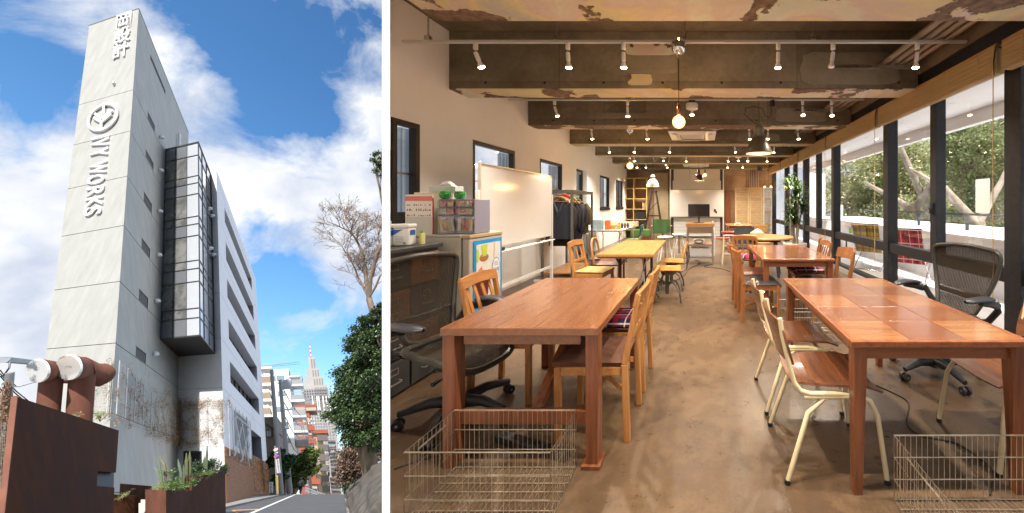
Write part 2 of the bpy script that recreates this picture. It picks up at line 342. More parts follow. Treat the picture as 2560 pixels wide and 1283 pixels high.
# ================================================================ THE ROOM
XL, XR, YB, ZB, ZC = -3.1, 2.75, 14.5, 2.75, 3.46      # left wall, window line, far wall, beam soffit, ceiling
def concrete(name, c1, c2, c3, panel=1.8, ph=.9, seam=.5, rot=None, bias=0.0, off=(0, 0, 0)):
    m = bpy.data.materials.new(name); m.use_nodes = True; nt = m.node_tree; N = nt.nodes; L = nt.links; b = N['Principled BSDF']; b.inputs['Roughness'].default_value = .82
    tc = N.new('ShaderNodeTexCoord'); mp = N.new('ShaderNodeMapping'); L.new(tc.outputs['Object'], mp.inputs[0]); mp.inputs['Location'].default_value = off
    if rot: mp.inputs['Rotation'].default_value = rot
    bt = N.new('ShaderNodeTexBrick'); bt.offset = 0; bt.inputs['Brick Width'].default_value = panel; bt.inputs['Row Height'].default_value = ph; bt.inputs['Scale'].default_value = 1; bt.inputs['Mortar Size'].default_value = .006
    bt.inputs['Color1'].default_value = (.35, .35, .35, 1); bt.inputs['Color2'].default_value = (.65, .65, .65, 1); bt.inputs['Mortar'].default_value = (0, 0, 0, 1)
    sw = N.new('ShaderNodeSeparateXYZ'); cb = N.new('ShaderNodeCombineXYZ'); L.new(mp.outputs[0], sw.inputs[0]); L.new(sw.outputs[0], cb.inputs[0]); L.new(sw.outputs[2], cb.inputs[1]); L.new(cb.outputs[0], bt.inputs[0])
    n1 = N.new('ShaderNodeTexNoise'); n1.inputs['Scale'].default_value = 1.1; n1.inputs['Detail'].default_value = 8; n1.inputs['Roughness'].default_value = .6; L.new(mp.outputs[0], n1.inputs[0])
    n2 = N.new('ShaderNodeTexNoise'); n2.inputs['Scale'].default_value = 14; n2.inputs['Detail'].default_value = 8; n2.inputs['Roughness'].default_value = .7; L.new(mp.outputs[0], n2.inputs[0])
    a = N.new('ShaderNodeMath'); a.operation = 'MULTIPLY_ADD'; L.new(bt.outputs[0], a.inputs[0]); a.inputs[1].default_value = seam; a.inputs[2].default_value = -.5*seam
    s = N.new('ShaderNodeMath'); s.operation = 'ADD'; L.new(n1.outputs[0], s.inputs[0]); L.new(a.outputs[0], s.inputs[1])
    s2 = N.new('ShaderNodeMath'); s2.operation = 'MULTIPLY_ADD'; L.new(n2.outputs[0], s2.inputs[0]); s2.inputs[1].default_value = .35; L.new(s.outputs[0], s2.inputs[2])
    cr = N.new('ShaderNodeValToRGB'); L.new(s2.outputs[0], cr.inputs[0]); e = cr.color_ramp.elements
    e[0].position = .42+bias; e[0].color = (*c1, 1); e[1].position = .90+bias; e[1].color = (*c3, 1); k = e.new(.66+bias); k.color = (*c2, 1)
    L.new(cr.outputs[0], b.inputs['Base Color'])
    bp = N.new('ShaderNodeBump'); bp.inputs['Strength'].default_value = .5; bp.inputs['Distance'].default_value = .02; L.new(s2.outputs[0], bp.inputs['Height']); L.new(bp.outputs[0], b.inputs['Normal'])
    return m
def plaster(name, thr, off):
    """old paint in cream, pink, yellow and grey that has come away from brown concrete in places"""
    m = bpy.data.materials.new(name); m.use_nodes = True; nt = m.node_tree; N = nt.nodes; L = nt.links; b = N['Principled BSDF']; b.inputs['Roughness'].default_value = .8
    tc = N.new('ShaderNodeTexCoord'); mp = N.new('ShaderNodeMapping'); mp.inputs['Location'].default_value = off; L.new(tc.outputs['Object'], mp.inputs[0])
    n1 = N.new('ShaderNodeTexNoise'); n1.inputs['Scale'].default_value = 1.05; n1.inputs['Detail'].default_value = 7; n1.inputs['Distortion'].default_value = 1.0; L.new(mp.outputs[0], n1.inputs[0])
    cr = N.new('ShaderNodeValToRGB'); L.new(n1.outputs[0], cr.inputs[0]); e = cr.color_ramp.elements
    e[0].position = .34; e[0].color = (.55, .60, .50, 1); e[1].position = .68; e[1].color = (.46, .45, .44, 1)
    for p, c in ((.43, (.64, .64, .50, 1)), (.475, (.62, .54, .46, 1)), (.52, (.60, .50, .43, 1)), (.56, (.66, .58, .32, 1)), (.61, (.56, .53, .34, 1))): k = e.new(p); k.color = c
    n2 = N.new('ShaderNodeTexNoise'); n2.inputs['Scale'].default_value = 1.7; n2.inputs['Detail'].default_value = 9; n2.inputs['Roughness'].default_value = .55; L.new(mp.outputs[0], n2.inputs[0])
    c2 = N.new('ShaderNodeValToRGB'); L.new(n2.outputs[0], c2.inputs[0]); q = c2.color_ramp.elements; q[0].position = thr; q[0].color = (0, 0, 0, 1); q[1].position = thr+.008; q[1].color = (1, 1, 1, 1)
    n3 = N.new('ShaderNodeTexNoise'); n3.inputs['Scale'].default_value = 16; n3.inputs['Detail'].default_value = 8; L.new(mp.outputs[0], n3.inputs[0])
    c3 = N.new('ShaderNodeValToRGB'); L.new(n3.outputs[0], c3.inputs[0]); q = c3.color_ramp.elements; q[0].position = .3; q[0].color = (.07, .045, .028, 1); q[1].position = .75; q[1].color = (.26, .17, .11, 1)
    mx = N.new('ShaderNodeMix'); mx.data_type = 'RGBA'; L.new(c2.outputs[0], mx.inputs[0]); L.new(cr.outputs[0], mx.inputs[6]); L.new(c3.outputs[0], mx.inputs[7]); L.new(mx.outputs[2], b.inputs['Base Color'])
    sb = N.new('ShaderNodeMath'); sb.operation = 'MULTIPLY_ADD'; L.new(c2.outputs[0], sb.inputs[0]); sb.inputs[1].default_value = -.8; L.new(n3.outputs[0], sb.inputs[2])
    bp = N.new('ShaderNodeBump'); bp.inputs['Strength'].default_value = .7; bp.inputs['Distance'].default_value = .02; L.new(sb.outputs[0], bp.inputs['Height']); L.new(bp.outputs[0], b.inputs['Normal'])
    return m
M_beam = concrete('beam_concrete', (.105, .080, .054), (.175, .150, .105), (.30, .26, .19), 1.45, .71, .30, off=(.3, 0, .0))
M_ceil = concrete('ceiling_concrete', (.10, .075, .05), (.17, .14, .095), (.28, .23, .16), 1.2, 5, .2)
M_back = concrete('far_wall_concrete', (.13, .066, .036), (.24, .15, .095), (.33, .24, .17), .9, 1.15, .5)
def floormat():
    m = bpy.data.materials.new('waxed_mortar_floor'); m.use_nodes = True; nt = m.node_tree; N = nt.nodes; L = nt.links; b = N['Principled BSDF']
    tc = N.new('ShaderNodeTexCoord')
    def noise(sc, det, ro=.6, st=None, dist=0):
        mp = N.new('ShaderNodeMapping'); L.new(tc.outputs['Object'], mp.inputs[0])
        if st: mp.inputs['Scale'].default_value = st
        n = N.new('ShaderNodeTexNoise'); n.inputs['Scale'].default_value = sc; n.inputs['Detail'].default_value = det; n.inputs['Roughness'].default_value = ro; n.inputs['Distortion'].default_value = dist; L.new(mp.outputs[0], n.inputs[0]); return n.outputs[0]
    a = noise(1.3, 12, .72, dist=.3); c = noise(9, 12, .78); d = noise(70, 8, .8, (1, .25, 1), 1.5)
    s = N.new('ShaderNodeMath'); s.operation = 'MULTIPLY_ADD'; L.new(c, s.inputs[0]); s.inputs[1].default_value = .55; L.new(a, s.inputs[2])
    s2 = N.new('ShaderNodeMath'); s2.operation = 'MULTIPLY_ADD'; L.new(d, s2.inputs[0]); s2.inputs[1].default_value = .34; L.new(s.outputs[0], s2.inputs[2])
    cr = N.new('ShaderNodeValToRGB'); L.new(s2.outputs[0], cr.inputs[0]); e = cr.color_ramp.elements
    e[0].position = .66; e[0].color = (.072, .045, .028, 1); e[1].position = 1.24; e[1].color = (.128, .080, .045, 1); k = e.new(.93); k.color = (.095, .059, .034, 1)
    L.new(cr.outputs[0], b.inputs['Base Color'])
    mr = N.new('ShaderNodeMapRange'); L.new(c, mr.inputs[0]); mr.inputs[1].default_value = .3; mr.inputs[2].default_value = .7; mr.inputs[3].default_value = .24; mr.inputs[4].default_value = .38; L.new(mr.outputs[0], b.inputs['Roughness'])
    w = N.new('ShaderNodeTexWave'); w.inputs['Scale'].default_value = 9; w.inputs['Distortion'].default_value = 14; w.inputs['Detail'].default_value = 3; w.inputs['Detail Scale'].default_value = .6; L.new(tc.outputs['Object'], w.inputs[0])
    hh = N.new('ShaderNodeMath'); hh.operation = 'MULTIPLY_ADD'; L.new(w.outputs['Fac'], hh.inputs[0]); hh.inputs[1].default_value = .015; L.new(s2.outputs[0], hh.inputs[2])
    bp = N.new('ShaderNodeBump'); bp.inputs['Strength'].default_value = .45; bp.inputs['Distance'].default_value = .006; L.new(hh.outputs[0], bp.inputs['Height']); L.new(bp.outputs[0], b.inputs['Normal'])
    b.inputs['Coat Weight'].default_value = .15; b.inputs['Coat Roughness'].default_value = .25
    return m
SL_R, SL_L = -.8886, -.9114          # the two faces of the oblique partition
outline = [(-.430, .20), (-.352, .4), (SL_R*3.66, 3.66), (-3.3, 3.67), (-3.3, YB+.3), (2.95, YB+.3), (2.95, -2.6), (-1.455, -2.6)]
MB().prism(outline, -.3, 0).build('floor', floormat(), kind='structure')
MB().prism([(-.352, .40), outline[2], outline[3], outline[4], outline[5], (2.95, .40)], ZC, ZC+.25).build('ceiling', M_ceil, kind='structure')
def TY(p): return (p[1], p[0], p[2])
LWIN = [(2.79+1.953*i, 3.86+1.953*i) for i in range(6)]
holes = [(max(a, 3.44), b, 1.18, 2.22) for a, b in LWIN[:3]] + [(8.63, 9.42, .02, 2.24)] + [(a, b, 1.18, 2.22) for a, b in LWIN[4:]]
MB(TY).holes(3.86, 14.36, 0, ZC, XL-.12, XL, holes[1:]).holes(3.492, 3.859, 0, ZC, XL-.035, XL, [(3.4, 3.87, 1.18, 2.22)]).build('left_wall', M_white, kind='structure', fixn=False)
# oblique white partition between the room and the street side
pz0, pz1 = -1.9, ZC+.25
MB().prism([(SL_L*.4, .4), (SL_R*.4, .4), (SL_R*3.66, 3.66), (SL_L*3.66, 3.66)], pz0, pz1).build('partition_wall', mat('bright_white_paint', (.93, .93, .93), .9), kind='structure')
MB().prism([(-.430, .20), (-.415, .20), (-1.40, -2.6), (-1.455, -2.6)], 0, 1.2).build('unseen_side_wall', M_white, kind='structure')  # unseen wall, angled to keep sun streaks off the floor
MB().box(-1.46, 2.95, -2.85, -2.602, 0, 1.2).build('rear_wall', M_white, kind='structure')
MB().box(-3.9, 2.95, YB, YB+.28, 0, ZC-.003).build('far_wall', M_back, kind='structure')
MB().box(-3.9, -3.32, 14.37, 14.498, 0, ZC-.003).build('far_recess_wall', M_back, kind='structure')
# far wall relief: a pier, a lintel band and a lower panel in the board-marked concrete
MB().box(-1.98, -1.40, YB-.14, YB-.002, 0, 2.62).build('far_wall_pier', concrete('pier_concrete', (.20, .14, .08), (.30, .23, .14), (.40, .32, .21), .7, .95, .3), kind='structure')
MB().box(.88, 1.75, YB-.10, YB-.002, 1.9, 2.745).build('far_wall_band', concrete('band_concrete', (.20, .12, .08), (.28, .19, .13), (.40, .3, .22), .6, .5, .5), kind='structure')
MB().box(.92, 1.15, YB-.05, YB-.002, 0, 1.75).build('far_wall_door_panel', wood('rust_brown_panel', (.26, .09, .03), (.17, .06, .025), 'z', .5, 0, 3), kind='structure')
# beams
for i, y in enumerate([-9, .402, 2.345, 4.296, 6.24, 8.19, 10.14, 12.05, 13.95]):
    w = .35
    if y < 0: continue
    MB().box(XL+.002 if y > 3.4 else (SL_R*2.345+.05 if y > 2 else -.34), XR-.12, y, y+w, ZB+(.012 if i in (2, 3) else 0), ZC-.002).build('ceiling_beam', M_beam, kind='structure', bev=.006)
    if 1 < i < 9:
        x0 = (SL_R*2.345+.06 if i == 2 else XL+.004); x1 = XR-.121
        M_p = plaster('old_paint_%d' % i, (.565, .53, .50, .485, .47, .47, .47)[i-2], (i*3.7, i*1.3, 0)) if i < 5 else MATS.setdefault('pale_soffit', concrete('pale_soffit', (.22, .18, .11), (.36, .31, .20), (.48, .42, .28), 2, 1, .1))
        MB().box(x0, x1, y+.001, y+w-.001, ZB-.004 if i > 3 else ZB, ZB-.002 if i > 3 else ZB+.010).build('beam_soffit_paint', M_p, kind='structure')
# broken-out patches and tie holes on the beam faces
M_patch = plaster('patched_mortar', .56, (7, 3, 2)); M_hole = mat('dark_hole', (.015, .012, .01), .9)
def patch(x0, x1, z0, z1, y, seed):
    rng = random.Random(seed); pts = []
    n = 26
    for k in range(n):
        a = 2*PI*k/n; cx = math.copysign(abs(math.cos(a))**.35, math.cos(a)); cz = math.copysign(abs(math.sin(a))**.35, math.sin(a))
        pts.append(((x0+x1)/2+(x1-x0)/2*cx*(1+rng.uniform(-.07, .05)), (z0+z1)/2+(z1-z0)/2*cz*(1+rng.uniform(-.07, .05))))
    M = Matrix(((1, 0, 0, 0), (0, 0, 1, 0), (0, 1, 0, 0), (0, 0, 0, 1)))
    MB().prism(pts, y-.014, y-.001, M).build('mortar_patch', [M_patch, M_pgrey][seed % 2], kind='structure')
M_pgrey = concrete('grey_mortar', (.17, .14, .10), (.24, .21, .15), (.33, .29, .22), 3, 3, .1)
patch(-.97, -.30, 2.93, 3.28, 4.296, 1); patch(-.95, -.32, 3.16, 3.30, 4.280, 2); patch(-.92, -.62, 2.80, 2.93, 4.296, 2); patch(1.2, 2.4, 2.80, 3.2, 4.296, 3)
patch(-1.0, -.5, 2.90, 3.2, 6.24, 3); patch(-1.9, -.7, 2.86, 2.96, 6.226, 1); patch(1.3, 2.2, 2.8, 3.05, 6.24, 3); patch(-1.2, 0, 2.8, 2.95, 8.19, 3); patch(.8, 1.8, 2.8, 2.98, 8.19, 3)
hm = MB()
for y in (4.296, 6.24, 8.19, 10.14):
    for k in range(8): hm.cyl((-2.65+k*.72, y-.003, 2.83), (-2.65+k*.72, y+.01, 2.83), .016, n=10)
hm.build('tie_hole', M_hole, kind='structure')
# header over the windows
MB().box(XR-.118, 2.95, -2.6, YB-.002, 2.93, ZC-.004).build('window_lintel', M_ceil, kind='structure')
MB().box(XR-.10, 2.93, -2.6, YB-.003, 2.70, 2.928).build('window_header', M_black, kind='structure')
MB().box(XR-.02, 2.93, -2.6, YB-.003, 0.002, .085).build('window_sill_kerb', mat('aluminium_sill', (.55, .56, .58), .4, .6), kind='structure')
# ---------------------------------------------------------------- windows of the left wall
def leftwin(a, b, lab, door=False):
    z0, z1 = (1.18, 2.22) if not door else (.02, 2.24)
    t = thing('casement_window' if not door else 'glazed_door', lab, 'window' if not door else 'door', (XL, (a+b)/2, z0), 0, 'dark framed windows of the left wall' if not door else None)
    w = (b-a)/2; h = z1-z0; o = -.16 if door else -.05; f = .055
    m = MB()
    m.box(o-.03, o+.05, -w, -w+f, 0, h).box(o-.03, o+.05, w-f, w, 0, h).box(o-.03, o+.05, -w+f, w-f, h-f, h).box(o-.03, o+.05, -w+f, w-f, 0, f+.03)
    m.build('frame', M_brownframe, t, bev=.004)
    if not door: MB().box(-.05, .03, -w-.015, w+.015, -.03, .045).build('sill', M_black, t, bev=.003); MB().box(.03, .042, -.02, .02, .06, .1).build('latch', M_steel, t)
    else: MB().box(o+.05, o+.10, -.25, .12, h-.13, h-.07).build('door_closer', M_steel, t); MB().box(o-.03, o+.05, -w+f, w-f, .85, .93).build('rail', M_brownframe, t)
    MB().box(o-.005, o+.003, -w+f, w-f, f, h-f).build('pane', M_gglass, t)
    # fixed louvre screen that stands outside at the far jamb
    s = MB(); s.box(-.36, -.32, w+.12, w+.48, 0, h)
    s.build('side_screen', mat('blue_grey_screen', (.34, .42, .50), .5, 0, (.50, .58, .64), 3, (1, 9, .4)), t)
    for k in range(4): MB().box(-.318, -.30, w+.14+k*.1, w+.155+k*.1, 0, h).build('screen_bar', M_whitemetal, t)
    if not door: MB().box(o-.02, o-.006, -w+f, w-f, h*.46, h*.46+.025).build('glazing_bar', M_steel, t)
wl = ['window nearest the camera in the left wall, above the canisters', 'second window of the left wall, behind the mobile whiteboard', 'third window of the left wall, behind the end of the whiteboard', '', 'larger of the two far windows beyond the coat rack', 'farthest window of the left wall, nearest the bookshelf']
for i, (a, b) in enumerate(LWIN):
    if i == 3: leftwin(8.63, 9.42, 'glazed door in a deep white reveal behind the coat rack', True)
    else: leftwin(max(a, 3.52), b, wl[i])
# ---------------------------------------------------------------- window wall on the right
posts = [(-1.19, .16), (.97, .16), (3.13, .17), (5.30, .14), (7.47, .14), (9.62, .14), (11.8, .14), (13.95, .14)]
t = thing('window_wall', 'long black framed glass wall along the balcony with sliding panes', 'window wall', (XR, 0, 0))
for y, w in posts: MB().box(0, .15, y-w/2, y+w/2, .086, 2.69).build('post', M_black, t, bev=.004)
for i in range(len(posts)-1):
    y0 = posts[i][0]+posts[i][1]/2; y1 = posts[i+1][0]-posts[i+1][1]/2; ym = (y0+y1)/2
    MB().box(.02, .13, y0, y1, .63, .765).build('rail', M_black, t, bev=.004)
    MB().box(.02, .13, y0, y1, .086, .14).build('bottom_rail', M_black, t)
    if i in (2, 4, 5): MB().box(.01, .13, ym-.055, ym+.055, .765, 2.69).build('sash_stile', M_black, t, bev=.004)
    if i == 2: m = MB(); m.box(-.012, .01, ym-.02, ym+.02, 1.22, 1.36).box(-.03, -.012, ym-.012, ym+.012, 1.24, 1.30); m.build('lock', M_black, t, bev=.003)
    MB().box(.070, .078, y0, y1, .14, .63).build('lower_pane', M_gglass, t)
    MB().box(.070, .078, y0, y1, .765, 2.69).build('pane', M_gglass, t)
# bamboo roller blinds
def bamboomat():
    m = mat('bamboo_slats', (.50, .37, .19), .6, 0, (.34, .235, .11), 5, (1, .35, 60), bump=.5, mixpos=(.3, .7)); return m
M_bam = bamboomat(); M_bamcord = mat('jute_cord', (.50, .38, .18), .85)
by = [-1.2, .93, 3.09, 5.25, 7.41, 9.57, 11.73, 13.89]
for i in range(len(by)-1):
    y0, y1 = by[i]+.03, by[i+1]-.03
    t = thing('bamboo_blind', ['rolled bamboo blind nearest the camera over the window wall', 'rolled bamboo blind over the second bay of the window wall', 'rolled bamboo blind over the third bay, past the first loose pull cord', 'rolled bamboo blind above the yellow plaid deck chair', 'rolled bamboo blind over the fifth window bay, above the potted plant', 'second farthest rolled bamboo blind', 'farthest rolled bamboo blind by the far wall'][i], 'blind', (XR-.10, y0, 2.5), 0, 'rolled bamboo blinds along the window wall')
    n = 16 if i < 4 else 10; m = MB()
    for k in range(n):
        zz = .016 + k*.235/n; r = .0085+(.003 if k < 3 else 0); off = .028*math.sin(k*2.1)*.35
        m.beam((-.045+off*.3, 0, zz), (-.045+off*.3, y1-y0, zz), .016, .235/n*.86)
    m.build('slats', M_bam, t, kind='stuff')
    MB().box(-.03, .04, .004, y1-y0-.004, .004, .24).build('roll', M_bam, t, bev=.02)
    MB().box(-.052, .06, 0, y1-y0, .245, .272).build('head_batten', wood('blind_batten', (.42, .27, .12), (.3, .18, .07), 'y', .6, 0), t)
    for k in range(5):
        yy = .2+k*(y1-y0-.4)/4; c = MB()
        for q in range(9): c.tube([(-.058, yy-.012, .005+q*.026), (-.060, yy+.012, .018+q*.026), (-.058, yy-.010, .031+q*.026)], .004, 4)
        c.build('tie', M_bamcord, t)
    if i > 0:
        MB().tube([(-.06, .02, .25), (-.062, .02, -.9), (-.06, .022, -2.05)], .0045, 5).build('pull_cord', M_bamcord, t)
        MB().tube([(-.055, -.01, .26), (-.06, .015, .12), (-.055, .02, .0)], .006, 5).build('cord_loop', mat('dark_cord', (.05, .03, .02), .8), t)
# ---------------------------------------------------------------- balcony
MB().box(2.952, 4.35, -3, 14.6, -.25, -.03).build('balcony_floor', mat('balcony_deck', (.72, .72, .72), .6, 0, (.66, .66, .67), 3), kind='structure')
M_wout = mat('white_render', (.82, .82, .82), .8, 0, (.78, .78, .79), 2)
MB().box(4.3, 6.6, -3, 14.6, .70, .83).build('parapet_ledge', M_wout, kind='structure')
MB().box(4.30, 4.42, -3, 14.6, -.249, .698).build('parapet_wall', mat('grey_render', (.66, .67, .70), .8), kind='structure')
MB().box(2.952, 4.2, -3, 14.6, 2.80, 2.95).build('balcony_soffit', M_wout, kind='structure')
MB().box(4.2, 4.32, -3, 14.6, 2.59, 2.949).build('soffit_fascia', M_wout, kind='structure')
MB().box(4.2, 4.95, 14.2, 14.5, -.25, 2.58).build('balcony_end_wall', M_wout, kind='structure')
MB().box(4.30, 4.62, 11.6, 11.9, .832, 1.32).build('parapet_pier', M_wout, kind='structure')
t = thing('balcony_railing', 'thin dark steel handrail on the white parapet ledge', 'railing', (5.2, 0, .83))
MB().box(-.025, .025, -3, 11.5, .295, .335).build('handrail', mat('slate_metal', (.06, .08, .10), .4, .4), t)
for k in range(9): MB().box(-.02, .02, -2.4+k*1.55, -2.35+k*1.55, .001, .295).build('post', MATS['slate_metal'], t)
lm = MB()
for k in range(10):
    tag(MB().lathe([(.0, 0), (.055, 0), (.055, -.006), (0, -.006)], (3.6, 1.2+k*1.3, 2.799), 14).build('downlight', M_whitemetal), 'round downlight in the balcony soffit, %s from the camera' % ['first', 'second', 'third', 'fourth', 'fifth', 'sixth', 'seventh', 'eighth', 'ninth', 'farthest'][k], 'light', 'downlights of the balcony soffit')
# paper notice hung on the glass
MB().box(XR+.055, XR+.057, 3.44, 3.62, 1.26, 1.60).build('paper_notice', mat('paper', (.8, .8, .8), .8)); tag(bpy.data.objects['paper_notice'], 'white paper notices taped to the near window pane', 'notice')
# stove-side partition of the far end: black framed doors right of the folding screens
# ================================================================ LAMPS UNDER THE CEILING
M_track = mat('white_track', (.62, .62, .60), .35, .2)
def bulb_spot(parent, loc, d, power, size=122, col=(1, .87, .71)):
    l = bpy.data.lights.new('spot', 'SPOT'); l.energy = power; l.spot_size = R(size); l.spot_blend = 1.0; l.shadow_soft_size = .03; l.color = col
    o = bpy.data.objects.new('bulb_light', l); COL.objects.link(o); o.parent = parent; o.location = loc; o.rotation_euler = (-Vector(d)).to_track_quat('Z', 'Y').to_euler(); return o
def track(i, Y, x0, x1, lab):
    z = 2.966
    t = thing('lighting_track', lab, 'lighting track', ((x0+x1)/2, Y, z), 0, 'lighting tracks between the ceiling beams')
    h = (x1-x0)/2
    m = MB(); m.box(-h, h, -.017, .017, -.008, .008).box(-h, h, -.017, -.006, -.016, -.008).box(-h, h, .006, .017, -.016, -.008)
    m.build('rail', M_track, t)
    for k in range(5 if i == 0 else 4):
        x = -h+.25+k*(2*h-.5)/(4 if i == 0 else 3)
        MB().cyl((x, 0, .0165), (x, 0, ZC-z-.003), .007, n=8).build('hanger_rod', M_steel, t)
        MB().box(x-.025, x+.025, -.022, .022, .009, .055).build('hanger_clip', M_steel, t, bev=.003)
track(0, 3.5, -2.98, 2.62, 'nearest ceiling track, carrying seven spotlights and the first bulb pendant')
track(1, 5.45, -3.0, 2.5, 'second ceiling track from the camera, above the grey factory pendant')
track(2, 7.4, -2.9, 2.4, 'third ceiling track, level with the nearer air conditioner')
track(3, 9.3, -2.9, 2.4, 'fourth ceiling track from the camera'); track(4, 11.25, -2.9, 2.4, 'fifth ceiling track, carrying the white projector drums'); track(5, 13.2, -2.9, 2.4, 'farthest ceiling track, beside the far wall speakers')
def spot(px, Y, tx, ty, lab, power=26, lit=True, grp='spotlights on the ceiling tracks'):
    X = (px-CX)/FPX*Y
    t = thing('track_spotlight', lab, 'spotlight', (X, Y, 2.949), 0, grp)
    M_b = M_bulb if lit else M_frost
    MB().lathe([(0, 0), (.021, 0), (.023, -.01), (.023, -.06), (.018, -.066), (0, -.066)], n=16).build('adapter', M_whitemetal, t, smooth=True)
    MB().cyl((0, 0, -.066), (0, 0, -.10), .006, n=8).build('joint', M_steel, t)
    d = Vector((tx, ty, -1)).normalized(); M = (-d).to_track_quat('Z', 'Y').to_matrix()
    c = Vector((0, 0, -.095))
    MB().lathe([(0, .005), (.019, .003), (.0205, -.01), (.0205, -.078), (.017, -.082), (0, -.082)], c, 16, M).build('holder', M_whitemetal, t, smooth=True)
    MB().lathe([(.016, -.082), (.018, -.10), (.030, -.128), (.0315, -.142)], c, 18, M).build('reflector_bulb', mat('frosted_reflector', (.75, .73, .70), .3, 0), t, smooth=True)
    MB().lathe([(.0315, -.142), (.028, -.150), (.016, -.155), (.0001, -.156)], c, 18, M).build('bulb_face', M_b, t, smooth=True)
    if lit: bulb_spot(t, c + M @ Vector((0, 0, -.175)), d, power)
M_frost = mat('unlit_bulb_face', (.8, .8, .8), .25)
PW = 118
for a in [(1189, 3.5, .32, .2, 'lit track spotlight at the left end of the nearest track, tilted right'), (1419.5, 3.5, .02, .15, 'lit spotlight left of the broken mortar patch on the nearest track'),
          (1558.6, 3.5, 0, .1, 'lit spotlight hanging just before the broken mortar patch'), (1945.6, 3.5, .0, .15, 'lit spotlight first right of the chrome canopy on the nearest track'),
          (2293, 3.5, -.05, .1, 'lit spotlight at the right end of the nearest track')]: spot(*a, power=PW)
spot(2082.5, 3.5, -.12, 0, 'unlit spotlight, the only dark one on the nearest track', lit=False)
for a in [(1386.5, 5.45, .25, .2, 'leftmost spotlight of the second track, tilted right'), (1568.5, 5.45, .0, .2, 'second spotlight from the left on the second track'), (2006.5, 5.45, 0, -.25, 'left one of the two bright spotlights on the second track near the windows'), (2079, 5.45, 0, -.1, 'right one of the two bright spotlights on the second track near the windows')]: spot(*a, power=PW)
track(6, 1.45, -1.2, 2.6, 'added ceiling track above the foreground tables, out of view')  # unseen track and lamps, added to light the foreground
for k, px in enumerate((1380, 1900, 2500, 3000)): spot(px, 1.45, 0, .1, 'added spotlight on the unseen foreground track, %s from the left' % ['first', 'second', 'third', 'fourth'][k], power=PW)
n = 0
ords = ['leftmost', 'second', 'third', 'fourth', 'fifth', 'sixth']
for Y, pxs, nm in ((7.4, [1478.5, 1616.6, 1873, 1920, 1994], 'third'), (9.3, [1521.7, 1588, 1675.5, 1836.6, 1935], 'fourth'), (11.25, [1584.9, 1715.5, 1821.6, 1869.7, 1917], 'fifth'), (13.2, [1593, 1614.6, 1669.5, 1817.6, 1857], 'sixth and farthest')):
    for k, px in enumerate(pxs):
        spot(px, Y, .15*math.sin(px), .12*math.cos(px), '%s spotlight from the left on the %s ceiling track' % (ords[k], nm) if k else 'leftmost spotlight on the %s ceiling track' % nm, power=PW*1.05)
# white drums with a spotlight (second and fifth tracks)
for px, Y, lab in ((1730, 5.45, 'white drum fitting with a lit bulb right of the first pendant cord'), (1658.6, 11.25, 'white drum fitting on the fifth track above the white enamel pendant'), (1846, 11.25, 'white drum fitting on the fifth track right of the far air conditioner')):
    X = (px-CX)/FPX*Y; t = thing('drum_fitting', lab, 'lamp', (X, Y, 2.949), 0, 'white drum fittings on the tracks')
    MB().box(-.05, .05, -.03, .03, -.045, 0).build('adapter', M_plastic, t)
    MB().lathe([(0, -.05), (.09, -.05), (.094, -.055), (.094, -.125), (.09, -.13), (0, -.13)], n=28).build('drum', M_whitemetal, t, smooth=True)
    MB().lathe([(.012, -.13), (.014, -.16), (.032, -.205), (.033, -.22)], n=16).build('reflector_bulb', MATS['frosted_reflector'], t, smooth=True)
    MB().lathe([(.033, -.22), (.028, -.23), (0.0001, -.236)], n=16).build('bulb_face', M_bulb, t, smooth=True)
    bulb_spot(t, (0, 0, -.26), (0, 0, -1), PW)
# bulb pendants
def bulb_pendant(px, Y, zb, r, lab, canopy=True, power=22):
    X = (px-CX)/FPX*Y; t = thing('bulb_pendant', lab, 'pendant lamp', (X, Y, 2.949), 0, 'bare bulb pendants')
    dz = zb-2.949
    if canopy: MB().lathe([(0, .0), (.075, -.002), (.078, -.03), (.068, -.075), (.045, -.105), (.015, -.118), (.008, -.15), (0, -.152)], n=28).build('canopy', M_chrome, t, smooth=True)
    else: MB().lathe([(0, 0), (.03, 0), (.028, -.03), (0, -.03)], n=16).build('canopy', M_plastic, t, smooth=True)
    MB().cyl((0, 0, -.03), (0, 0, dz+r+.10), .0035, n=6).build('cord', M_cable, t)
    MB().lathe([(0, r+.13), (.012, r+.125), (.013, r+.10), (.022, r+.09), (.024, r+.03), (.018, r+.0), (0, r-.005)], (0, 0, dz), 18).build('socket', mat('copper_socket', (.45, .22, .12), .25, .9), t, smooth=True)
    prof = [(r*math.sin(a), r*math.cos(a)) for a in [PI*k/14 for k in range(1, 15)]]; prof[-1] = (.0001, -r)
    MB().lathe([(.016, r+.01)]+prof, (0, 0, dz), 24).build('glass_bulb', M_bglass, t, smooth=True)
    f = MB()
    for k in range(6):
        a = PI*k/3; f.tube([(.018*math.cos(a), .018*math.sin(a), -r*.4), (.011*math.cos(a), .011*math.sin(a), r*.25)], .0028, 5)
    f.tube([(0, 0, r*.8), (0, 0, -r*.1)], .004, 6)
    f.build('filament', M_fil, t)
    l = bpy.data.lights.new('glow', 'POINT'); l.energy = power; l.shadow_soft_size = r*.45; l.color = (1, .58, .24); o = bpy.data.objects.new('bulb_light', l); COL.objects.link(o); o.parent = t; o.location = (0, 0, dz)
M_bglass = bpy.data.materials.new('glowing_bulb_glass'); M_bglass.use_nodes = True
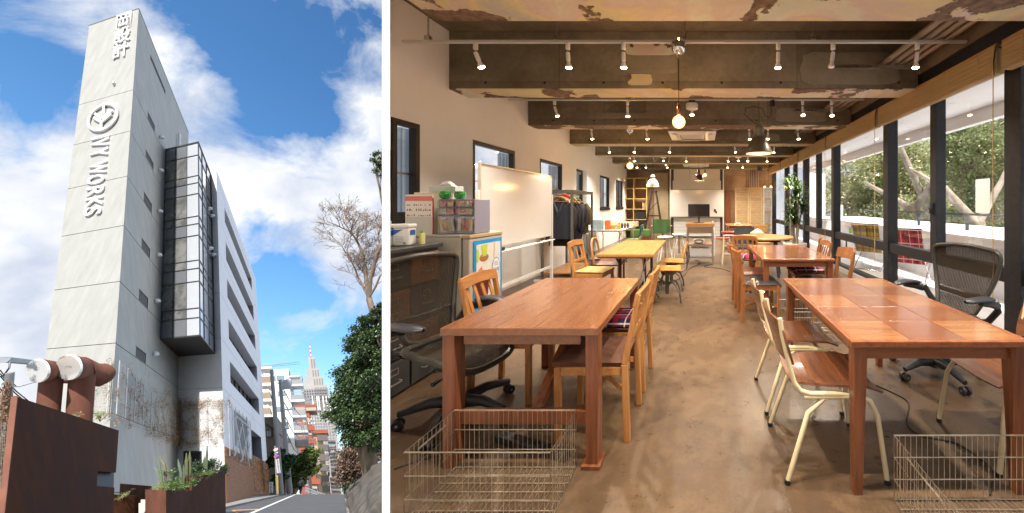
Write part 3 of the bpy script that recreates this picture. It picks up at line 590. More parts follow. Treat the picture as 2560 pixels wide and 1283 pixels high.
def _bg():
    nt = M_bglass.node_tree; N = nt.nodes; L = nt.links
    for n in list(N): N.remove(n)
    o = N.new('ShaderNodeOutputMaterial'); t = N.new('ShaderNodeBsdfTransparent'); t.inputs[0].default_value = (1, .93, .8, 1); e = N.new('ShaderNodeEmission'); e.inputs[0].default_value = (1, .60, .22, 1)
    lw = N.new('ShaderNodeLayerWeight'); lw.inputs[0].default_value = .5; mr = N.new('ShaderNodeMapRange'); L.new(lw.outputs['Facing'], mr.inputs[0]); mr.inputs[3].default_value = 5.5; mr.inputs[4].default_value = .8; L.new(mr.outputs[0], e.inputs[1])
    mx = N.new('ShaderNodeMixShader'); mx.inputs[0].default_value = .42; L.new(t.outputs[0], mx.inputs[1]); L.new(e.outputs[0], mx.inputs[2]); L.new(mx.outputs[0], o.inputs[0])
    M_bglass.cycles.emission_sampling = 'NONE'
_bg()
M_fil = emitmat('hot_filament', (1, .62, .25), 60)
bulb_pendant(1697, 3.5, 2.165, .066, 'large round filament bulb on a long cord under a chrome canopy, nearest the camera')
bulb_pendant(1575, 7.4, 2.15, .07, 'round filament bulb on a cord at the left of the room, above the oak table')
bulb_pendant(1762.5, 11.25, 2.27, .055, 'small bare bulb hanging beside the dark brown shade', False)
bulb_pendant(1911.7, 13.2, 1.97, .05, 'small bare bulb over the folding shutter screen', False, 20)
bulb_pendant(1927.6, 13.2, 1.97, .05, 'small bare bulb at the far right corner by the windows', False, 20)
# shaded pendants
def shade_pendant(px, Y, zr, R0, prof, ms, lab, chain, power=60, mi=None):
    X = (px-CX)/FPX*Y; t = thing('shade_pendant', lab, 'pendant lamp', (X, Y, zr))
    MB().lathe(prof, n=36).build('lamp_shade', ms, t, smooth=True)
    ztop = prof[-1][1]
    pi = [(max(r-.006, .0001), z-.004) for r, z in prof if z < ztop*.75]
    MB().lathe(pi, n=36).build('shade_lining', M_whitemetal, t, smooth=True)
    MB().lathe([(.0001, .13), (.03, .12), (.045, .08), (.04, .04), (.0001, .025)], n=16).build('bulb', M_bulb, t, smooth=True)
    if chain:
        c = MB(); z = ztop; k = 0; top = 2.95-zr
        while z < top:
            a = PI/2*(k % 2); c.tube([(.008*math.cos(a), .008*math.sin(a), z), (.010*math.cos(a), .010*math.sin(a), z+.015), (0, 0, z+.032), (-.010*math.cos(a), -.010*math.sin(a), z+.015), (-.008*math.cos(a), -.008*math.sin(a), z)], .0022, 4); z += .027; k += 1
        c.build('chain', M_black, t)
    else: MB().cyl((0, 0, ztop-.01), (0, 0, 2.95-zr), .0035, n=6).build('cord', M_cable, t)
    l = bpy.data.lights.new('glow', 'SPOT'); l.energy = power; l.spot_size = R(140); l.spot_blend = .5; l.shadow_soft_size = .06; l.color = (1, .84, .62); o = bpy.data.objects.new('bulb_light', l); COL.objects.link(o); o.parent = t; o.location = (0, 0, .02)
    return t
M_gun = mat('olive_grey_enamel', (.13, .115, .085), .38, .1, coat=.2)
t = shade_pendant(1897, 5.45, 2.13, .2, [(.205, 0), (.203, .02), (.175, .10), (.135, .185), (.085, .25), (.078, .255), (.078, .36), (.082, .365), (.082, .39), (.06, .40), (.055, .44), (.0001, .445)], M_gun, 'large olive grey factory pendant on a chain over the second tile table', True)
cb = MB(); cb.tube([Vector((0, 0, .44)), Vector((-.10, 0, .50)), Vector((-.22, 0, .60)), Vector((-.20, 0, .70)), Vector((-.08, 0, .73)), Vector((.05, 0, .70)), Vector((.10, 0, .58)), Vector((.17, 0, .55)), Vector((.19, 0, .62)), Vector((.20, 0, .72))], .006, 6); cb.build('flex_cable', M_cable, t)
MB().lathe([(0, .0), (.035, 0), (.042, -.05), (.04, -.10), (0, -.105)], (.21, 0, .82), 14).build('plug_adapter', M_plastic, t, smooth=True)
t = shade_pendant(1632, 11.25, 1.90, .2, [(.205, 0), (.20, .02), (.185, .09), (.15, .17), (.10, .225), (.075, .24), (.075, .33), (.05, .345), (.05, .38), (.0001, .40)], mat('white_enamel', (.78, .76, .70), .25, coat=.4), 'white enamel dome pendant with a silver neck on a looped chain', True)
lp = MB(); a = [Vector((0, 0, .95)), Vector((.05, 0, .82)), Vector((.14, 0, .86)), Vector((.22, 0, .97)), Vector((.30, 0, .97)), Vector((.34, 0, .80)), Vector((.40, 0, .68)), Vector((.50, 0, .72)), Vector((.54, 0, .97))]; lp.tube(a, .008, 5); lp.build('slack_chain', M_chrome, t)
MB().lathe([(.077, 0), (.08, .01), (.08, .05), (.077, .06)], (0, 0, .26), 20).build('neck_band', M_chrome, t, smooth=True)
shade_pendant(1747, 11.25, 2.10, .2, [(.20, 0), (.19, .03), (.16, .06), (.15, .10), (.145, .15), (.12, .18), (.06, .20), (.055, .27), (.04, .33), (.0001, .36)], mat('dark_brown_enamel', (.05, .025, .018), .2, coat=.5), 'dark brown stepped pendant shade in front of the far whiteboard', False)
# ceiling air conditioners
def aircon(x, y, lab):
    t = thing('ceiling_air_conditioner', lab, 'air conditioner', (x, y, 2.74), 0, 'cassette air conditioners')
    w = .475
    MB().box(-w, w, -w, w, 0.02, .045).build('panel', M_whitemetal, t, bev=.01)
    MB().box(-.40, .40, -.40, .40, .046, .30).build('casing', M_steel, t)
    g = MB()
    for k in range(14): g.box(-.24, .24, -.235+k*.036, -.222+k*.036, .008, .019)
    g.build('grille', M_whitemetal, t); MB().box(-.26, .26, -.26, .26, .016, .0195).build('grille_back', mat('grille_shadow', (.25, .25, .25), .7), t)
    for a in range(4):
        M = Matrix.Rotation(a*PI/2, 3, 'Z'); MB().rbox(M @ Vector((0, .37, .004)), (.56, .10, .012), M @ Matrix.Rotation(R(14), 3, 'X')).build('louvre', M_whitemetal, t, bev=.003)
    MB().tube([(.40, .1, .2), (.52, .1, .2), (.60, .1, .24), (.62, .1, .70)], .035, 10).build('duct', mat('duct_grey', (.45, .46, .47), .5), t, smooth=True)
aircon(-.21, 7.35, 'nearer square ceiling air conditioner with pale louvres'); aircon(-.25, 12.95, 'farther square ceiling air conditioner above the far whiteboard')
# conduits at the window side
cd_l = ['first', 'second', 'third', 'fourth']
for k in range(4):
    tag(MB().tube([(2.15+k*.105, -1, 3.02), (2.15+k*.105, 14.49, 3.02)], .034, 12).build('cable_conduit', mat('grey_conduit', (.30, .26, .22), .45, .3), smooth=True), 'grey conduit under the ceiling, %s from the room side of the bundle' % cd_l[k], 'pipe', 'conduits running above the blinds')
for y in (4.25, 6.15): tag(MB().box(1.55, 2.50, y-.16, y-.12, 2.93, 2.965).build('conduit_bracket', M_steel), 'steel bracket under the conduits at the %s beam' % ('near' if y < 5 else 'second'), 'bracket', 'steel brackets of the conduit bundle')
for px, lab in ((1609, 'black speaker with a white cone at the left of the far beam'), (1900, 'black speaker with a white ring at the right of the far beam')):
    X = (px-CX)/FPX*13.4; t = thing('ceiling_speaker', lab, 'speaker', (X, 13.4, 2.62))
    MB().box(-.09, .09, 0, .12, 0, .19).build('cabinet', M_plastic, t, bev=.006)
    MB().lathe([(.035, -.012), (.055, -.004), (.06, .0)], (0, -.003, .1), 20, Matrix.Rotation(R(90), 3, 'X')).build('cone', M_whitemetal, t, smooth=True)
    MB().box(-.01, .01, .04, .06, .19, .34).build('bracket', M_plastic, t)
# ================================================================ THE STREET SIDE: WHITE TOWER AND ITS SLOPE
VRn, VUn, VSn = VR, VU, VS
O = P(289, 858, 20)                                   # foot of the tower's front corner
def bu(P0, px, py):                                   # height along the tower's vertical that shows at this row
    c = Vector((0, 0, H)); best = None
    lo, hi = -40.0, 60.0
    f = lambda t: (CY-FPX*((P0+VUn*t-c).z)/((P0+VUn*t-c).y))-py
    for _ in range(60):
        mid = (lo+hi)/2
        if f(mid) > 0: lo = mid
        else: hi = mid
    return (lo+hi)/2
def coords(P0, d1, d2, px, py):                       # plane coordinates of a pixel
    q = onplane(P0, d1, d2, px, py)-P0; g = Matrix(((d1.dot(d1), d1.dot(d2)), (d1.dot(d2), d2.dot(d2)))); v = Vector((q.dot(d1), q.dot(d2))); r = g.inverted() @ v
    return r[0], r[1]
seams = [bu(O, 0, y) for y in (224.5, 327.5, 440.7, 563.7, 703.5, 857.8)]
TOP = bu(O, 0, 21.5); fl = seams[4]-seams[5]; BOT = seams[5]-fl*3.2
levels = [TOP] + seams + [seams[5]-fl, seams[5]-2*fl, BOT]
wf = coords(O, VSn, VUn, 116, 872.8)[0]               # width of the front face
dp = coords(O, VRn, VUn, 446.6, 889.5)[0]             # depth to the inner corner
dtop = coords(O, VRn, VUn, 471, 333.5)[0]
M_tower = mat('tower_coating', (.45, .45, .425), .85, 0, (.34, .345, .33), 1.6, (1, 1, .3), bump=.12, bscale=9, detail=12, mixpos=(.3, .8))
M_seam = mat('dark_joint', (.10, .10, .10), .9)
tw = thing('white_tower', 'tall grey white tower with raised lettering and emblem on its narrow front', 'building', O + VUn*BOT)
inv = Vector(tw.location)
def TF(p): return O + VRn*p[0] + VUn*p[1] + VSn*p[2] - inv     # (along street, up, across)
MB(TF).box(.04, dtop-.05, BOT, TOP-.05, .04, wf-.04).build('core', M_seam, tw)
cut = coords(O, VRn, VUn, 446, 700)[0]
slits = []
for q in [((376, 138), (413, 235), .30), ((369.6, 280), (385.8, 333), .75), ((364.6, 375), (383, 420), .75), ((360, 480.5), (378.6, 533), .75), ((354.6, 596), (374, 650), .75), ((348, 723), (369, 775), .75), ((340, 866), (363.5, 913), .75)]:
    (xa, ya), (xb, yb), hh = q; a0, b0 = coords(O, VRn, VUn, xa, ya); a1, b1 = coords(O, VRn, VUn, xb, yb); slits.append((a0, a1, min(b0, b1)-hh*.3, b0))
g = .022
for i in range(len(levels)-1):
    z1, z0 = levels[i]-(g if i else 0), levels[i+1]+g
    MB(TF).box(-.0, .037, z0, z1, .004, wf).build('front_panel', M_tower, tw)
    hs = [s for s in slits if z0 < (s[2]+s[3])/2 < z1]; hs = [(s[0], s[1], max(s[2], z0+.02), min(s[3], z1-.02)) for s in hs]
    m = MB(TF)
    T2 = MB(); T2.holes(.039, dtop, z0, z1, 0, .037, hs); m.add([(p[0], p[2], p[1]) for p in T2.v], T2.f)
    m.build('side_panel', M_tower, tw, fixn=False)
MB(TF).box(-.03, dtop+.05, TOP-.045, TOP+.05, -.03, wf+.03).build('coping', mat('dark_coping', (.16, .16, .16), .6), tw)
for s in slits:
    MB(TF).box(s[0]-.06, s[1]+.06, s[2]-.06, s[3]+.06, .30, .36).build('slit_window', mat('dark_window_glass', (.03, .035, .05), .1, 0), tw)
    fm = MB(TF); fm.box(s[0]-.03, s[1]+.03, s[3]+.002, s[3]+.06, -.03, .02).box(s[1]+.002, s[1]+.05, s[2]-.45, s[3], -.012, .02); fm.build('window_trim', mat('grey_trim', (.34, .34, .33), .7), tw)
# side vents
M_vent = mat('vent_hood_metal', (.68, .68, .68), .4, .2)
def vent(px, py, P0=None, fr=None, par=None):
    P0 = P0 or O; a, b = coords(P0, VRn, VUn, px, py); base = P0 + VRn*a + VUn*b; nrm = -VSn
    m = MB(); m.tube([base, base+nrm*.16, base+nrm*.24-VUn*.03, base+nrm*.27-VUn*.12, base+nrm*.27-VUn*.19], [.12, .12, .125, .13, .135], 10)
    o = m.build('vent_hood', M_vent, smooth=True); tag(o, None, 'vent', 'round vent hoods on the tower wall'); return o
vl = ['vent hood on the tower wall, topmost of the row beside the glass bay', 'second vent hood from the top on the tower wall', 'third vent hood from the top on the tower wall', 'fourth vent hood from the top on the tower wall', 'fifth vent hood from the top on the tower wall', 'lowest vent hood on the tower wall, under the glass bay']
for p, l in zip([(400, 343), (398, 425), (395, 527), (392.5, 636), (388.5, 751), (384.5, 883)], vl): vent(*p)['label'] = l
a0, b0 = coords(O, VSn, VUn, 286, 211)
o = MB(TF).box(-.28, -.0, b0-.12, b0+.1, a0-.1, a0+.12).build('wall_fixture', M_vent, tw)
# letters: characters read downwards, turned a quarter
def letters(vs, fs, org, ex, ey, depth, name, lab, cat, mat_, outn, parent=None, grp=None):
    nrm = outn; m = MB(); z0 = min(v[2] for v in vs); z1 = max(v[2] for v in vs)
    m.add([org + ex*v[0] + ey*v[1] + nrm*(depth[0] if (v[2]-z0) < (z1-z0)/2 else depth[1]) for v in vs], fs)
    o = m.build(name, mat_, parent, fixn=False)
    if cat: tag(o, lab, cat, grp)
    return o
M_letter = mat('white_letter_paint', (.86, .86, .85), .55)
FN = -VRn                                              # outward from the front face
def fpt(px, py): a, b = coords(O, VSn, VUn, px, py); return O + VSn*a + VUn*b
kan = [('岡', (310, 57), 'raised Japanese character at the top of the tower front'), ('設', (306, 94), 'middle raised Japanese character on the tower front'), ('計', (302.5, 131), 'lowest of the three raised Japanese characters on the tower front')]
for ch, (px, py), lab in kan:
    vs, fs = text_poly(ch, offset=.008, extrude=.1)
    c = fpt(px, py); l = fpt(px-22, py+7); s = (c-l).length*.99; ex = -VSn
    h = abs(bu(c, 0, py-18)-bu(c, 0, py+18))
    letters(vs, fs, c, ex*s*2.05, VUn*h*1.12, (.06, .19), 'raised_character', lab, 'letter', M_letter, FN, None, 'raised Japanese characters on the tower')
for ch, (px, py) in zip('IVYWORKS', [(250, 347), (249, 361.5), (246.5, 385.5), (244, 423.5), (239, 452.5), (237, 480), (234, 507), (231, 531)]):
    vs, fs = text_poly(ch, offset=.018, extrude=.1)
    c = fpt(px, py); cap = 44; l = fpt(px-cap/2, py+cap/2*.25); s = (c-l).length*2
    h = abs(bu(c, 0, py-11)-bu(c, 0, py+11))
    xw = max(v[0] for v in vs)-min(v[0] for v in vs); yw = max(v[1] for v in vs)-min(v[1] for v in vs)
    tw_ = {'I': .22, 'V': .84, 'Y': .88, 'W': 1.36, 'O': 1.0, 'R': 1.08, 'K': 1.12, 'S': .92}[ch]*h
    nm = {'I': 'letter I of the vertical sign', 'V': 'letter V of the vertical sign', 'Y': 'letter Y of the vertical sign', 'W': 'letter W of the vertical sign', 'O': 'letter O of the vertical sign', 'R': 'letter R of the vertical sign', 'K': 'letter K of the vertical sign', 'S': 'letter S at the foot of the vertical sign'}[ch]
    letters(vs, fs, c, -VUn*(tw_/xw), -VSn*(s*1.0/yw), (.05, .20), 'raised_letter', 'white raised ' + nm + ' on the tower', 'letter', M_letter, FN, None, 'raised letters of the vertical sign')
# round emblem
ec = fpt(259, 297.5); rr = (fpt(222, 306)-ec).length; hb = abs(bu(ec, 0, 264)-bu(ec, 0, 331))/2
em = thing('round_emblem', 'white ring emblem with a branching arrow, above the vertical sign', 'emblem', ec)
ex = -VSn*rr; ey = VUn*hb
def EM(p): return ex*p[0] + ey*p[1] + FN*p[2]
rg = MB(EM); n = 56; v = []; f = []
for k in range(n):
    a = 2*PI*k/n
    for rd, z in ((1, .06), (1, .26), (.86, .26), (.86, .06)): v.append((rd*math.cos(a), rd*math.sin(a), z))
for k in range(n):
    for q in range(4): f.append((k*4+q, ((k+1) % n)*4+q, ((k+1) % n)*4+(q+1) % 4, k*4+(q+1) % 4))
rg.add(v, f).build('ring', M_letter, em)
def bar(p, q, w):
    p = Vector((*p, 0)); q = Vector((*q, 0)); d = (q-p).normalized(); nrm = Vector((-d.y, d.x, 0))*w/2
    pts = [p+nrm, q+nrm, q-nrm, p-nrm]; m = MB(EM); m.prism([(x.x, x.y) for x in pts], .06, .26); return m
for p, q, w in (((-.05, -.9), (-.03, -.32), .15), ((-.03, -.36), (-.60, .14), .15), ((-.03, -.36), (.55, .08), .15), ((-.05, -.09), (-.55, .42), .15), ((-.05, -.09), (.60, .34), .15), ((.0, .92), (.04, .24), .15)):
    bar(p, q, w).build('bar', M_letter, em)
# ---------------------------------------------------------------- white block behind
I = onplane(O, VRn, VUn, 446.6, 889.5); Wc = onplane(I, VSn, VUn, 556, 969)
M_blk = mat('block_white_render', (.80, .80, .82), .8, 0, (.75, .75, .78), 1.5, bump=.06, bscale=12)
bt = bu(Wc, 0, 425); bb = bu(Wc, 0, 1258)-3
bl = thing('white_office_block', 'white office block with long ribbon openings facing the street', 'building', Wc+VUn*bb)
iv2 = Vector(bl.location)
def TB(p): return Wc + VRn*p[0] + VUn*p[1] + VSn*p[2] - iv2
wfb = (I-Wc).length
aR = coords(Wc, VRn, VUn, 638.4, 688.8)[0]
ops = []
for lt, lb, rt in [((560.7, 518), (562.6, 556), (628.5, 696)), ((564.2, 604.2), (564.7, 648), (633, 766.5)), ((567, 695.4), (568.5, 742.6), (637.2, 838.5)), ((570, 793.6), (571.7, 845.5), (641.7, 917.7)), ((574.8, 901), (576.7, 957), (646.6, 998.5))]:
    a0, b0 = coords(Wc, VRn, VUn, *lt); a1, b1 = coords(Wc, VRn, VUn, *rt); _, b2 = coords(Wc, VRn, VUn, *lb); ops.append((a0, a1, b2, (b0+b1)/2))
a0m = sum(o[0] for o in ops)/5; a1m = sum(o[1] for o in ops)/5
ent = (coords(Wc, VRn, VUn, 626.9, 1072)[0], coords(Wc, VRn, VUn, 652.6, 1094)[0], coords(Wc, VRn, VUn, 640, 1160)[1], coords(Wc, VRn, VUn, 652.6, 1094)[1])
hs = [(a0m, a1m, o[2], o[3]) for o in ops] + [(ent[0], ent[1], bb, ent[3])]
m = MB(TB); T2 = MB(); T2.holes(0, aR, bb, bt, 0, 1.3, hs); m.add([(p[0], p[2], p[1]) for p in T2.v], T2.f); m.build('street_wall', M_blk, bl, fixn=False)
MB(TB).box(0.0, .4, bb, bt, 1.302, wfb).build('front_wall', M_blk, bl)
MB(TB).box(.4, aR-.02, bt-.12, bt-.02, .02, wfb*1.0).build('roof_slab', M_blk, bl)
MB(TB).box(.42, aR-.05, bb, bt-.2, 1.9, wfb-.1).build('inner_core', mat('dim_interior', (.10, .10, .11), .9), bl)
M_dglass = mat('dark_ribbon_glass', (.09, .085, .085), .08, 0)
for o in ops:
    for k in range(7):
        aa = a0m+(a1m-a0m)*k/7; ab = a0m+(a1m-a0m)*(k+1)/7
        MB(TB).box(aa+.06, ab-.06, o[2]-.01, o[3]+.01, 1.34, 1.38).build('ribbon_window', M_dglass, bl)
    for k in range(8):
        aa = a0m+(a1m-a0m)*k/7; MB(TB).box(aa-.05, aa+.05, o[2]+.002, o[3]-.002, 1.24, 1.32).build('window_mullion', mat('mullion_brown', (.09, .06, .055), .5), bl)
for y in (448, 538, 629, 732, 844.5, 968.8):            # floor joints as fine raised strips of shadow-coloured sealant
    b = bu(Wc, 0, y); MB(TB).box(-.004, aR+.002, b-.018, b+.018, -.004, .006).build('wall_joint', mat('sealant', (.42, .42, .44), .8), bl); MB(TB).box(-.006, .006, b-.018, b+.018, -.003, wfb-.02).build('wall_joint', MATS['sealant'], bl)
MB(TB).box(ent[0]+.05, ent[1]+1.5, bb, ent[3], 2.2, 2.3).build('entrance_wall', mat('entrance_dark', (.05, .04, .04), .5), bl)
# timber cladding at the foot of the block: each board its own length and tone
ac0, ac1 = 0.0, coords(Wc, VRn, VUn, 634, 1200)[0]
M_pl = mat('clad_board', (.36, .16, .055), .6, 0, (.22, .095, .033), 3, (1, 1, 8), bump=.1, island=.38, spec=.15)
rng = random.Random(4); bp0 = bu(Wc, 0, 1262)-.6; bp1 = bu(Wc, 0, 1118); brd = []
for a0_, a1_, c0, c1, tp in ((ac0, ac1, -.07, -.02, bp1), (ac1+.15, aR*1.02, -.07, -.02, bu(Wc+VRn*aR, 0, 1159)), ):
    b = bp0
    while b < tp:
        a = a0_; h = .16
        while a < a1_-.01:
            l = min(rng.uniform(.5, 1.9), a1_-a); z = rng.uniform(-.018, .0); brd.append((a+.008, a+l-.008, b+.008, b+h-.008, c0+z, c1)); a += l
        b += h
print('boards', len(brd))
for q in brd[:280]: MB(TB).box(*q).build('cladding_board', M_pl, bl)
m = MB(TB)
for q in brd[280:]: m.box(*q)
if m.v: m.build('cladding_board', M_pl, bl, kind='stuff')
MB(TB).box(ac0, aR*1.02, bb, bp1-.2, -.018, -.004).build('cladding_back', M_seam, bl)
# stepped timber reveal of the entrance
m = MB(TB); b = bp0; k = 0; top = bu(Wc+VRn*aR, 0, 1159); sn = 0
while b < top and sn < 60:
    MB(TB).box(aR*.87, aR*.87+.05+(.06 if k % 2 else 0), b+.01, b+.20, .0, 1.6).build('stair_board', mat('orange_board', (.42, .19, .09), .6, 0, (.34, .15, .07), 3), bl); b += .22; k += 1; sn += 1
# black service door, small sign and lamp on the block's front
da0, db0 = coords(Wc, VSn, VUn, 503, 1130); da1, db1 = coords(Wc, VSn, VUn, 460, 1176)
MB(TB).box(-.03, .02, db1-.6, db0, da0, da1).build('door', mat('black_door', (.012, .01, .012), .5), bl)
fm = MB(TB); fm.box(-.05, .02, db0, db0+.07, da0-.07, da1+.07).box(-.05, .02, db1-.6, db0, da1, da1+.07).box(-.05, .02, db1-.6, db0, da0-.07, da0); fm.build('door_frame', M_seam, bl)
sa0, sb0 = coords(Wc, VSn, VUn, 489, 1117); sa1, sb1 = coords(Wc, VSn, VUn, 469, 1122)
MB(TB).box(-.05, 0, sb1, sb0, sa0, sa1).build('name_plate', M_vent, bl)
vs, fs = text_poly('IVY WORKS', extrude=.05); zz = sb1-.22
MB(TB).add([(-.03-.02*v[2], zz+v[1]*.20, (sa0+sa1)/2-v[0]*.22) for v in vs], fs).build('name_lettering', M_seam, bl, fixn=False)
# ---------------------------------------------------------------- glass bay in the inner corner
Bf = onplane(O, VRn, VUn, 400.6, 846.7); Bc = onplane(Bf, VSn, VUn, 501, 836)
bay = thing('glass_bay', 'dark framed glass bay of four storeys hanging in the inner corner', 'building', Bf, 0)
def TY_(p): return VRn*p[0] + VUn*p[1] - VSn*p[2]       # from Bf: back, up, right
bw = (Bc-Bf).length; bd = (I-Bf).length*.995; by1 = bu(Bf, 0, 375)
lv = [bu(Bf, 0, y) for y in (846.7, 803.4, 780, 714.6, 683, 663, 602, 573.8, 555, 500, 473.3, 455.7, 405.5, 376)]
M_bframe = mat('bay_frame', (.11, .11, .12), .4, .4); M_bglass2 = mat('bay_glass', (.17, .175, .175), .05, 0, (.36, .36, .34), .8, alpha=.72, coat=.6, mixpos=(.4, .6)); M_skyrefl = mat('sky_reflection_glass', (.80, .84, .90), .08, .25, coat=.8)  # the palest panes carry the sky's reflection in their base colour
M_spand = mat('spandrel_glass', (.20, .21, .23), .08, 0, coat=.5)
cols = [0, bw*.30, bw*.66, bw]
def bayface(horiz, depth_, colsx, T):
    fr = .045
    for c in colsx: MB(T).box(-.05, .09, lv[0], lv[-1], c-fr/2, c+fr/2).build('mullion', M_bframe, bay)
    for i, l in enumerate(lv): MB(T).box(-.04, .08, l-.03, l+.03, colsx[0]+fr/2, colsx[-1]-fr/2).build('transom', M_bframe, bay)
    for i in range(len(lv)-1):
        sp = i in (0, 3, 6, 9, 12)
        for c in range(len(colsx)-1):
            MB(T).box(.02, .032, lv[i]+.03, lv[i+1]-.03, colsx[c]+fr/2, colsx[c+1]-fr/2).build('spandrel' if sp else 'pane', M_skyrefl if (c == len(colsx)-2 and depth_ == 0) or (c < 2 and depth_ == 1) else (M_spand if sp else M_bglass2), bay)
bayface(True, 0, cols, lambda p: TY_((p[0], p[1], p[2])))
sc_ = [0, bd*.27, bd*.62, bd]
bayface(True, 1, sc_, lambda p: TY_((p[2], p[1], bw-p[0])))
for i in (0, 3, 6, 9, 12): MB(TY_).box(.12, bd, lv[i]+(.06 if i else 0), lv[i+1]-.06, .05, bw-.12).build('floor_slab', mat('slab_grey', (.5, .49, .47), .8), bay)
MB(TY_).box(-.06, bd, lv[0]-.10, lv[0]-.052, -.0, bw+.06).build('underside', mat('dark_soffit', (.05, .045, .045), .6, 0, (.07, .06, .06), 3), bay)
MB(TY_).box(-.06, bd, lv[-1]+.052, lv[-1]+.12, 0, bw+.06).build('roof', M_bframe, bay)
MB(TY_).box(bd*.30, bd*.34, lv[0], lv[-1], bw*.30, bw-.2).build('back_wall', mat('cream_interior', (.75, .72, .66), .8), bay)
MB(TY_).box(.14, .20, lv[0], lv[-1], .05, bw*.25).build('side_partition', MATS['cream_interior'], bay)
for i in (1, 4, 7, 10):
    b0_ = lv[i]+.35; MB(TY_).tube([(.35, b0_+.5, .2), (.35, b0_+.5, bw-.2)], .03, 6).build('guard_rail', M_bframe, bay)
    MB(TY_).box(.5, 1.0, lv[i]+.02, lv[i]+.9, bw*.38, bw*.60).build('cabinet', mat('bay_cabinet', (.45, .30, .16), .6), bay)
    MB(TY_).tube([(.6, lv[i+2]-.1, bw*.5), (1.6, lv[i+2]-1.2, bw*.62)], .035, 6).build('slanted_pipe', M_vent, bay)
for p, l in (((520.5, 521), 'upper left one of the four vent hoods beyond the glass bay'), ((527, 539), 'upper right one of the four vent hoods beyond the glass bay'), ((522, 620), 'lower left one of the four vent hoods beyond the glass bay'), ((530, 636), 'lower right one of the four vent hoods beyond the glass bay')):
    c = onplane(Bc, VRn, VUn, *p); m = MB(); m.tube([c, c-VSn*.16, c-VSn*.24-VUn*.03, c-VSn*.27-VUn*.14], [.12, .12, .125, .13], 10); tag(m.build('vent_hood', M_vent, smooth=True), l, 'vent', 'vent hoods beyond the glass bay')
q = onplane(O, VRn, VUn, 443, 380); tag(MB().cyl(q-VSn*.3, q-VSn*.3+VUn*abs(bu(q, 0, 336)-bu(q, 0, 380)), .09, n=10).build('roof_pipe', M_vent, smooth=True), 'white pipe standing on the roof of the glass bay', 'pipe')
# ================================================================ THE STREET AND WHAT STANDS ALONG IT
c0 = Vector((0, 0, H))
RD = ray(852, 1186).normalized(); RL = ray(-2913, 1080).normalized()      # road directions: along, across (left)
Wb = onplane(Wc, VRn, VUn, 566, 1258)
def road(px, py, up=0.0): return onplane(Wb + RNu*up, RD, RL, px, py)
RNu = RD.cross(RL).normalized(); RNu = RNu if RNu.z > 0 else -RNu
M_asph = mat('asphalt', (.060, .060, .063), .85, 0, (.095, .094, .094), 1.4, bump=.3, bscale=60, detail=10)
M_kerb = mat('kerb_concrete', (.30, .29, .27), .85, 0, (.22, .21, .20), 3, bump=.2)
M_grd = mat('pale_ground', (.22, .20, .17), .9, 0, (.16, .15, .13), 2, bump=.2)
crest = 1236
def sheet(name, pxs, m, up, kind='structure', thick=.02):
    pts = [road(x, y, up) for x, y in pxs]; mb = MB(); k = len(pts)
    mb.add(pts+[p-RNu*thick for p in pts], [tuple(range(k)), tuple(range(2*k-1, k-1, -1))]+[(i, (i+1) % k, (i+1) % k+k, i+k) for i in range(k)])
    return mb.build(name, m, kind=kind)
# the slope: one big sheet under everything on the street side, falling away beyond the crest
g0 = road(250, 1420, -.06); g1 = road(935, 1420, -.06); g2 = road(880, crest, -.06); g3 = road(-1600, crest+8, -.06); g4 = road(-2600, 1420, -.06)
mb = MB(); far = [g2 + RD*300 - RNu*70, g3 + RD*300 - RNu*70]
mb.add([g0, g1, g2, g3, g4, *far], [(0, 1, 2, 3, 4), (2, 5, 6, 3)]); mb.build('sloping_ground', M_grd, kind='structure')
sheet('road', [(470, 1300), (360, 1350), (884, 1350), (863, crest), (655, crest)], M_asph, .0)
sheet('pavement_strip', [(566, 1259), (640, 1241), (700, crest+1), (690, crest+3), (560, 1268), (400, 1310), (380, 1300)], M_kerb, .10, thick=.14)
sheet('pavement_strip', [(862, crest), (872, crest), (905, 1350), (884, 1350)], M_kerb, .10, thick=.14)
tag(sheet('white_line', [(621, 1284), (560, 1310), (574, 1310), (631, 1284), (741, crest+.5), (735, crest+.5)], mat('road_paint', (.72, .72, .70), .7, 0, (.60, .60, .58), 14), .006, kind='structure', thick=.003), None)
om = mat('orange_road_paint', (.70, .30, .08), .7)
for q in ([(583, 1275), (646, 1272.5), (645, 1274), (582, 1276.8)], [(583, 1276), (600, 1284), (597, 1284), (578, 1276)], [(646, 1272), (640, 1276), (636, 1276), (643, 1272)]): sheet('orange_marking', q, om, .006, thick=.003)
# ---------------------------------------------------------------- rusted steel wall with the two pipe stacks
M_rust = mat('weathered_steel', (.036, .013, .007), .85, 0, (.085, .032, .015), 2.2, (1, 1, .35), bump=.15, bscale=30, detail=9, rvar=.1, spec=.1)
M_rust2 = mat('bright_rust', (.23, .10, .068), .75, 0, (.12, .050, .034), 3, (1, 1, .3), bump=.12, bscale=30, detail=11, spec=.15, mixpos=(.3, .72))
YW = 6.5
A = P(37, 990, YW)
wn = VSn; wd = -VSn                                     # the wall runs to the right, with a sloping top edge
t = thing('rusted_steel_wall', 'dark rusted steel wall with a sloping top and a square notch at lower right', 'wall', P(37, 1300, YW))
i0 = Vector(t.location)
def wpt(px, py, dY=0): # a point on the wall's plane
    return onplane(A + VSn*dY, VR, VU, px, py)
outl = [(37, 990), (297, 1076.5), (290, 1182), (277, 1181), (277, 1206), (276, 1207), (244, 1207), (243, 1216), (286, 1219), (281, 1340), (2, 1340)]
outl = [(37, 990), (297, 1076.5), (290, 1182), (244, 1178), (242, 1215), (286, 1219), (282, 1340), (-2, 1340)]
fp = [wpt(*p) for p in outl]; bk = [p + VSn*.10 for p in fp]; k = len(fp)
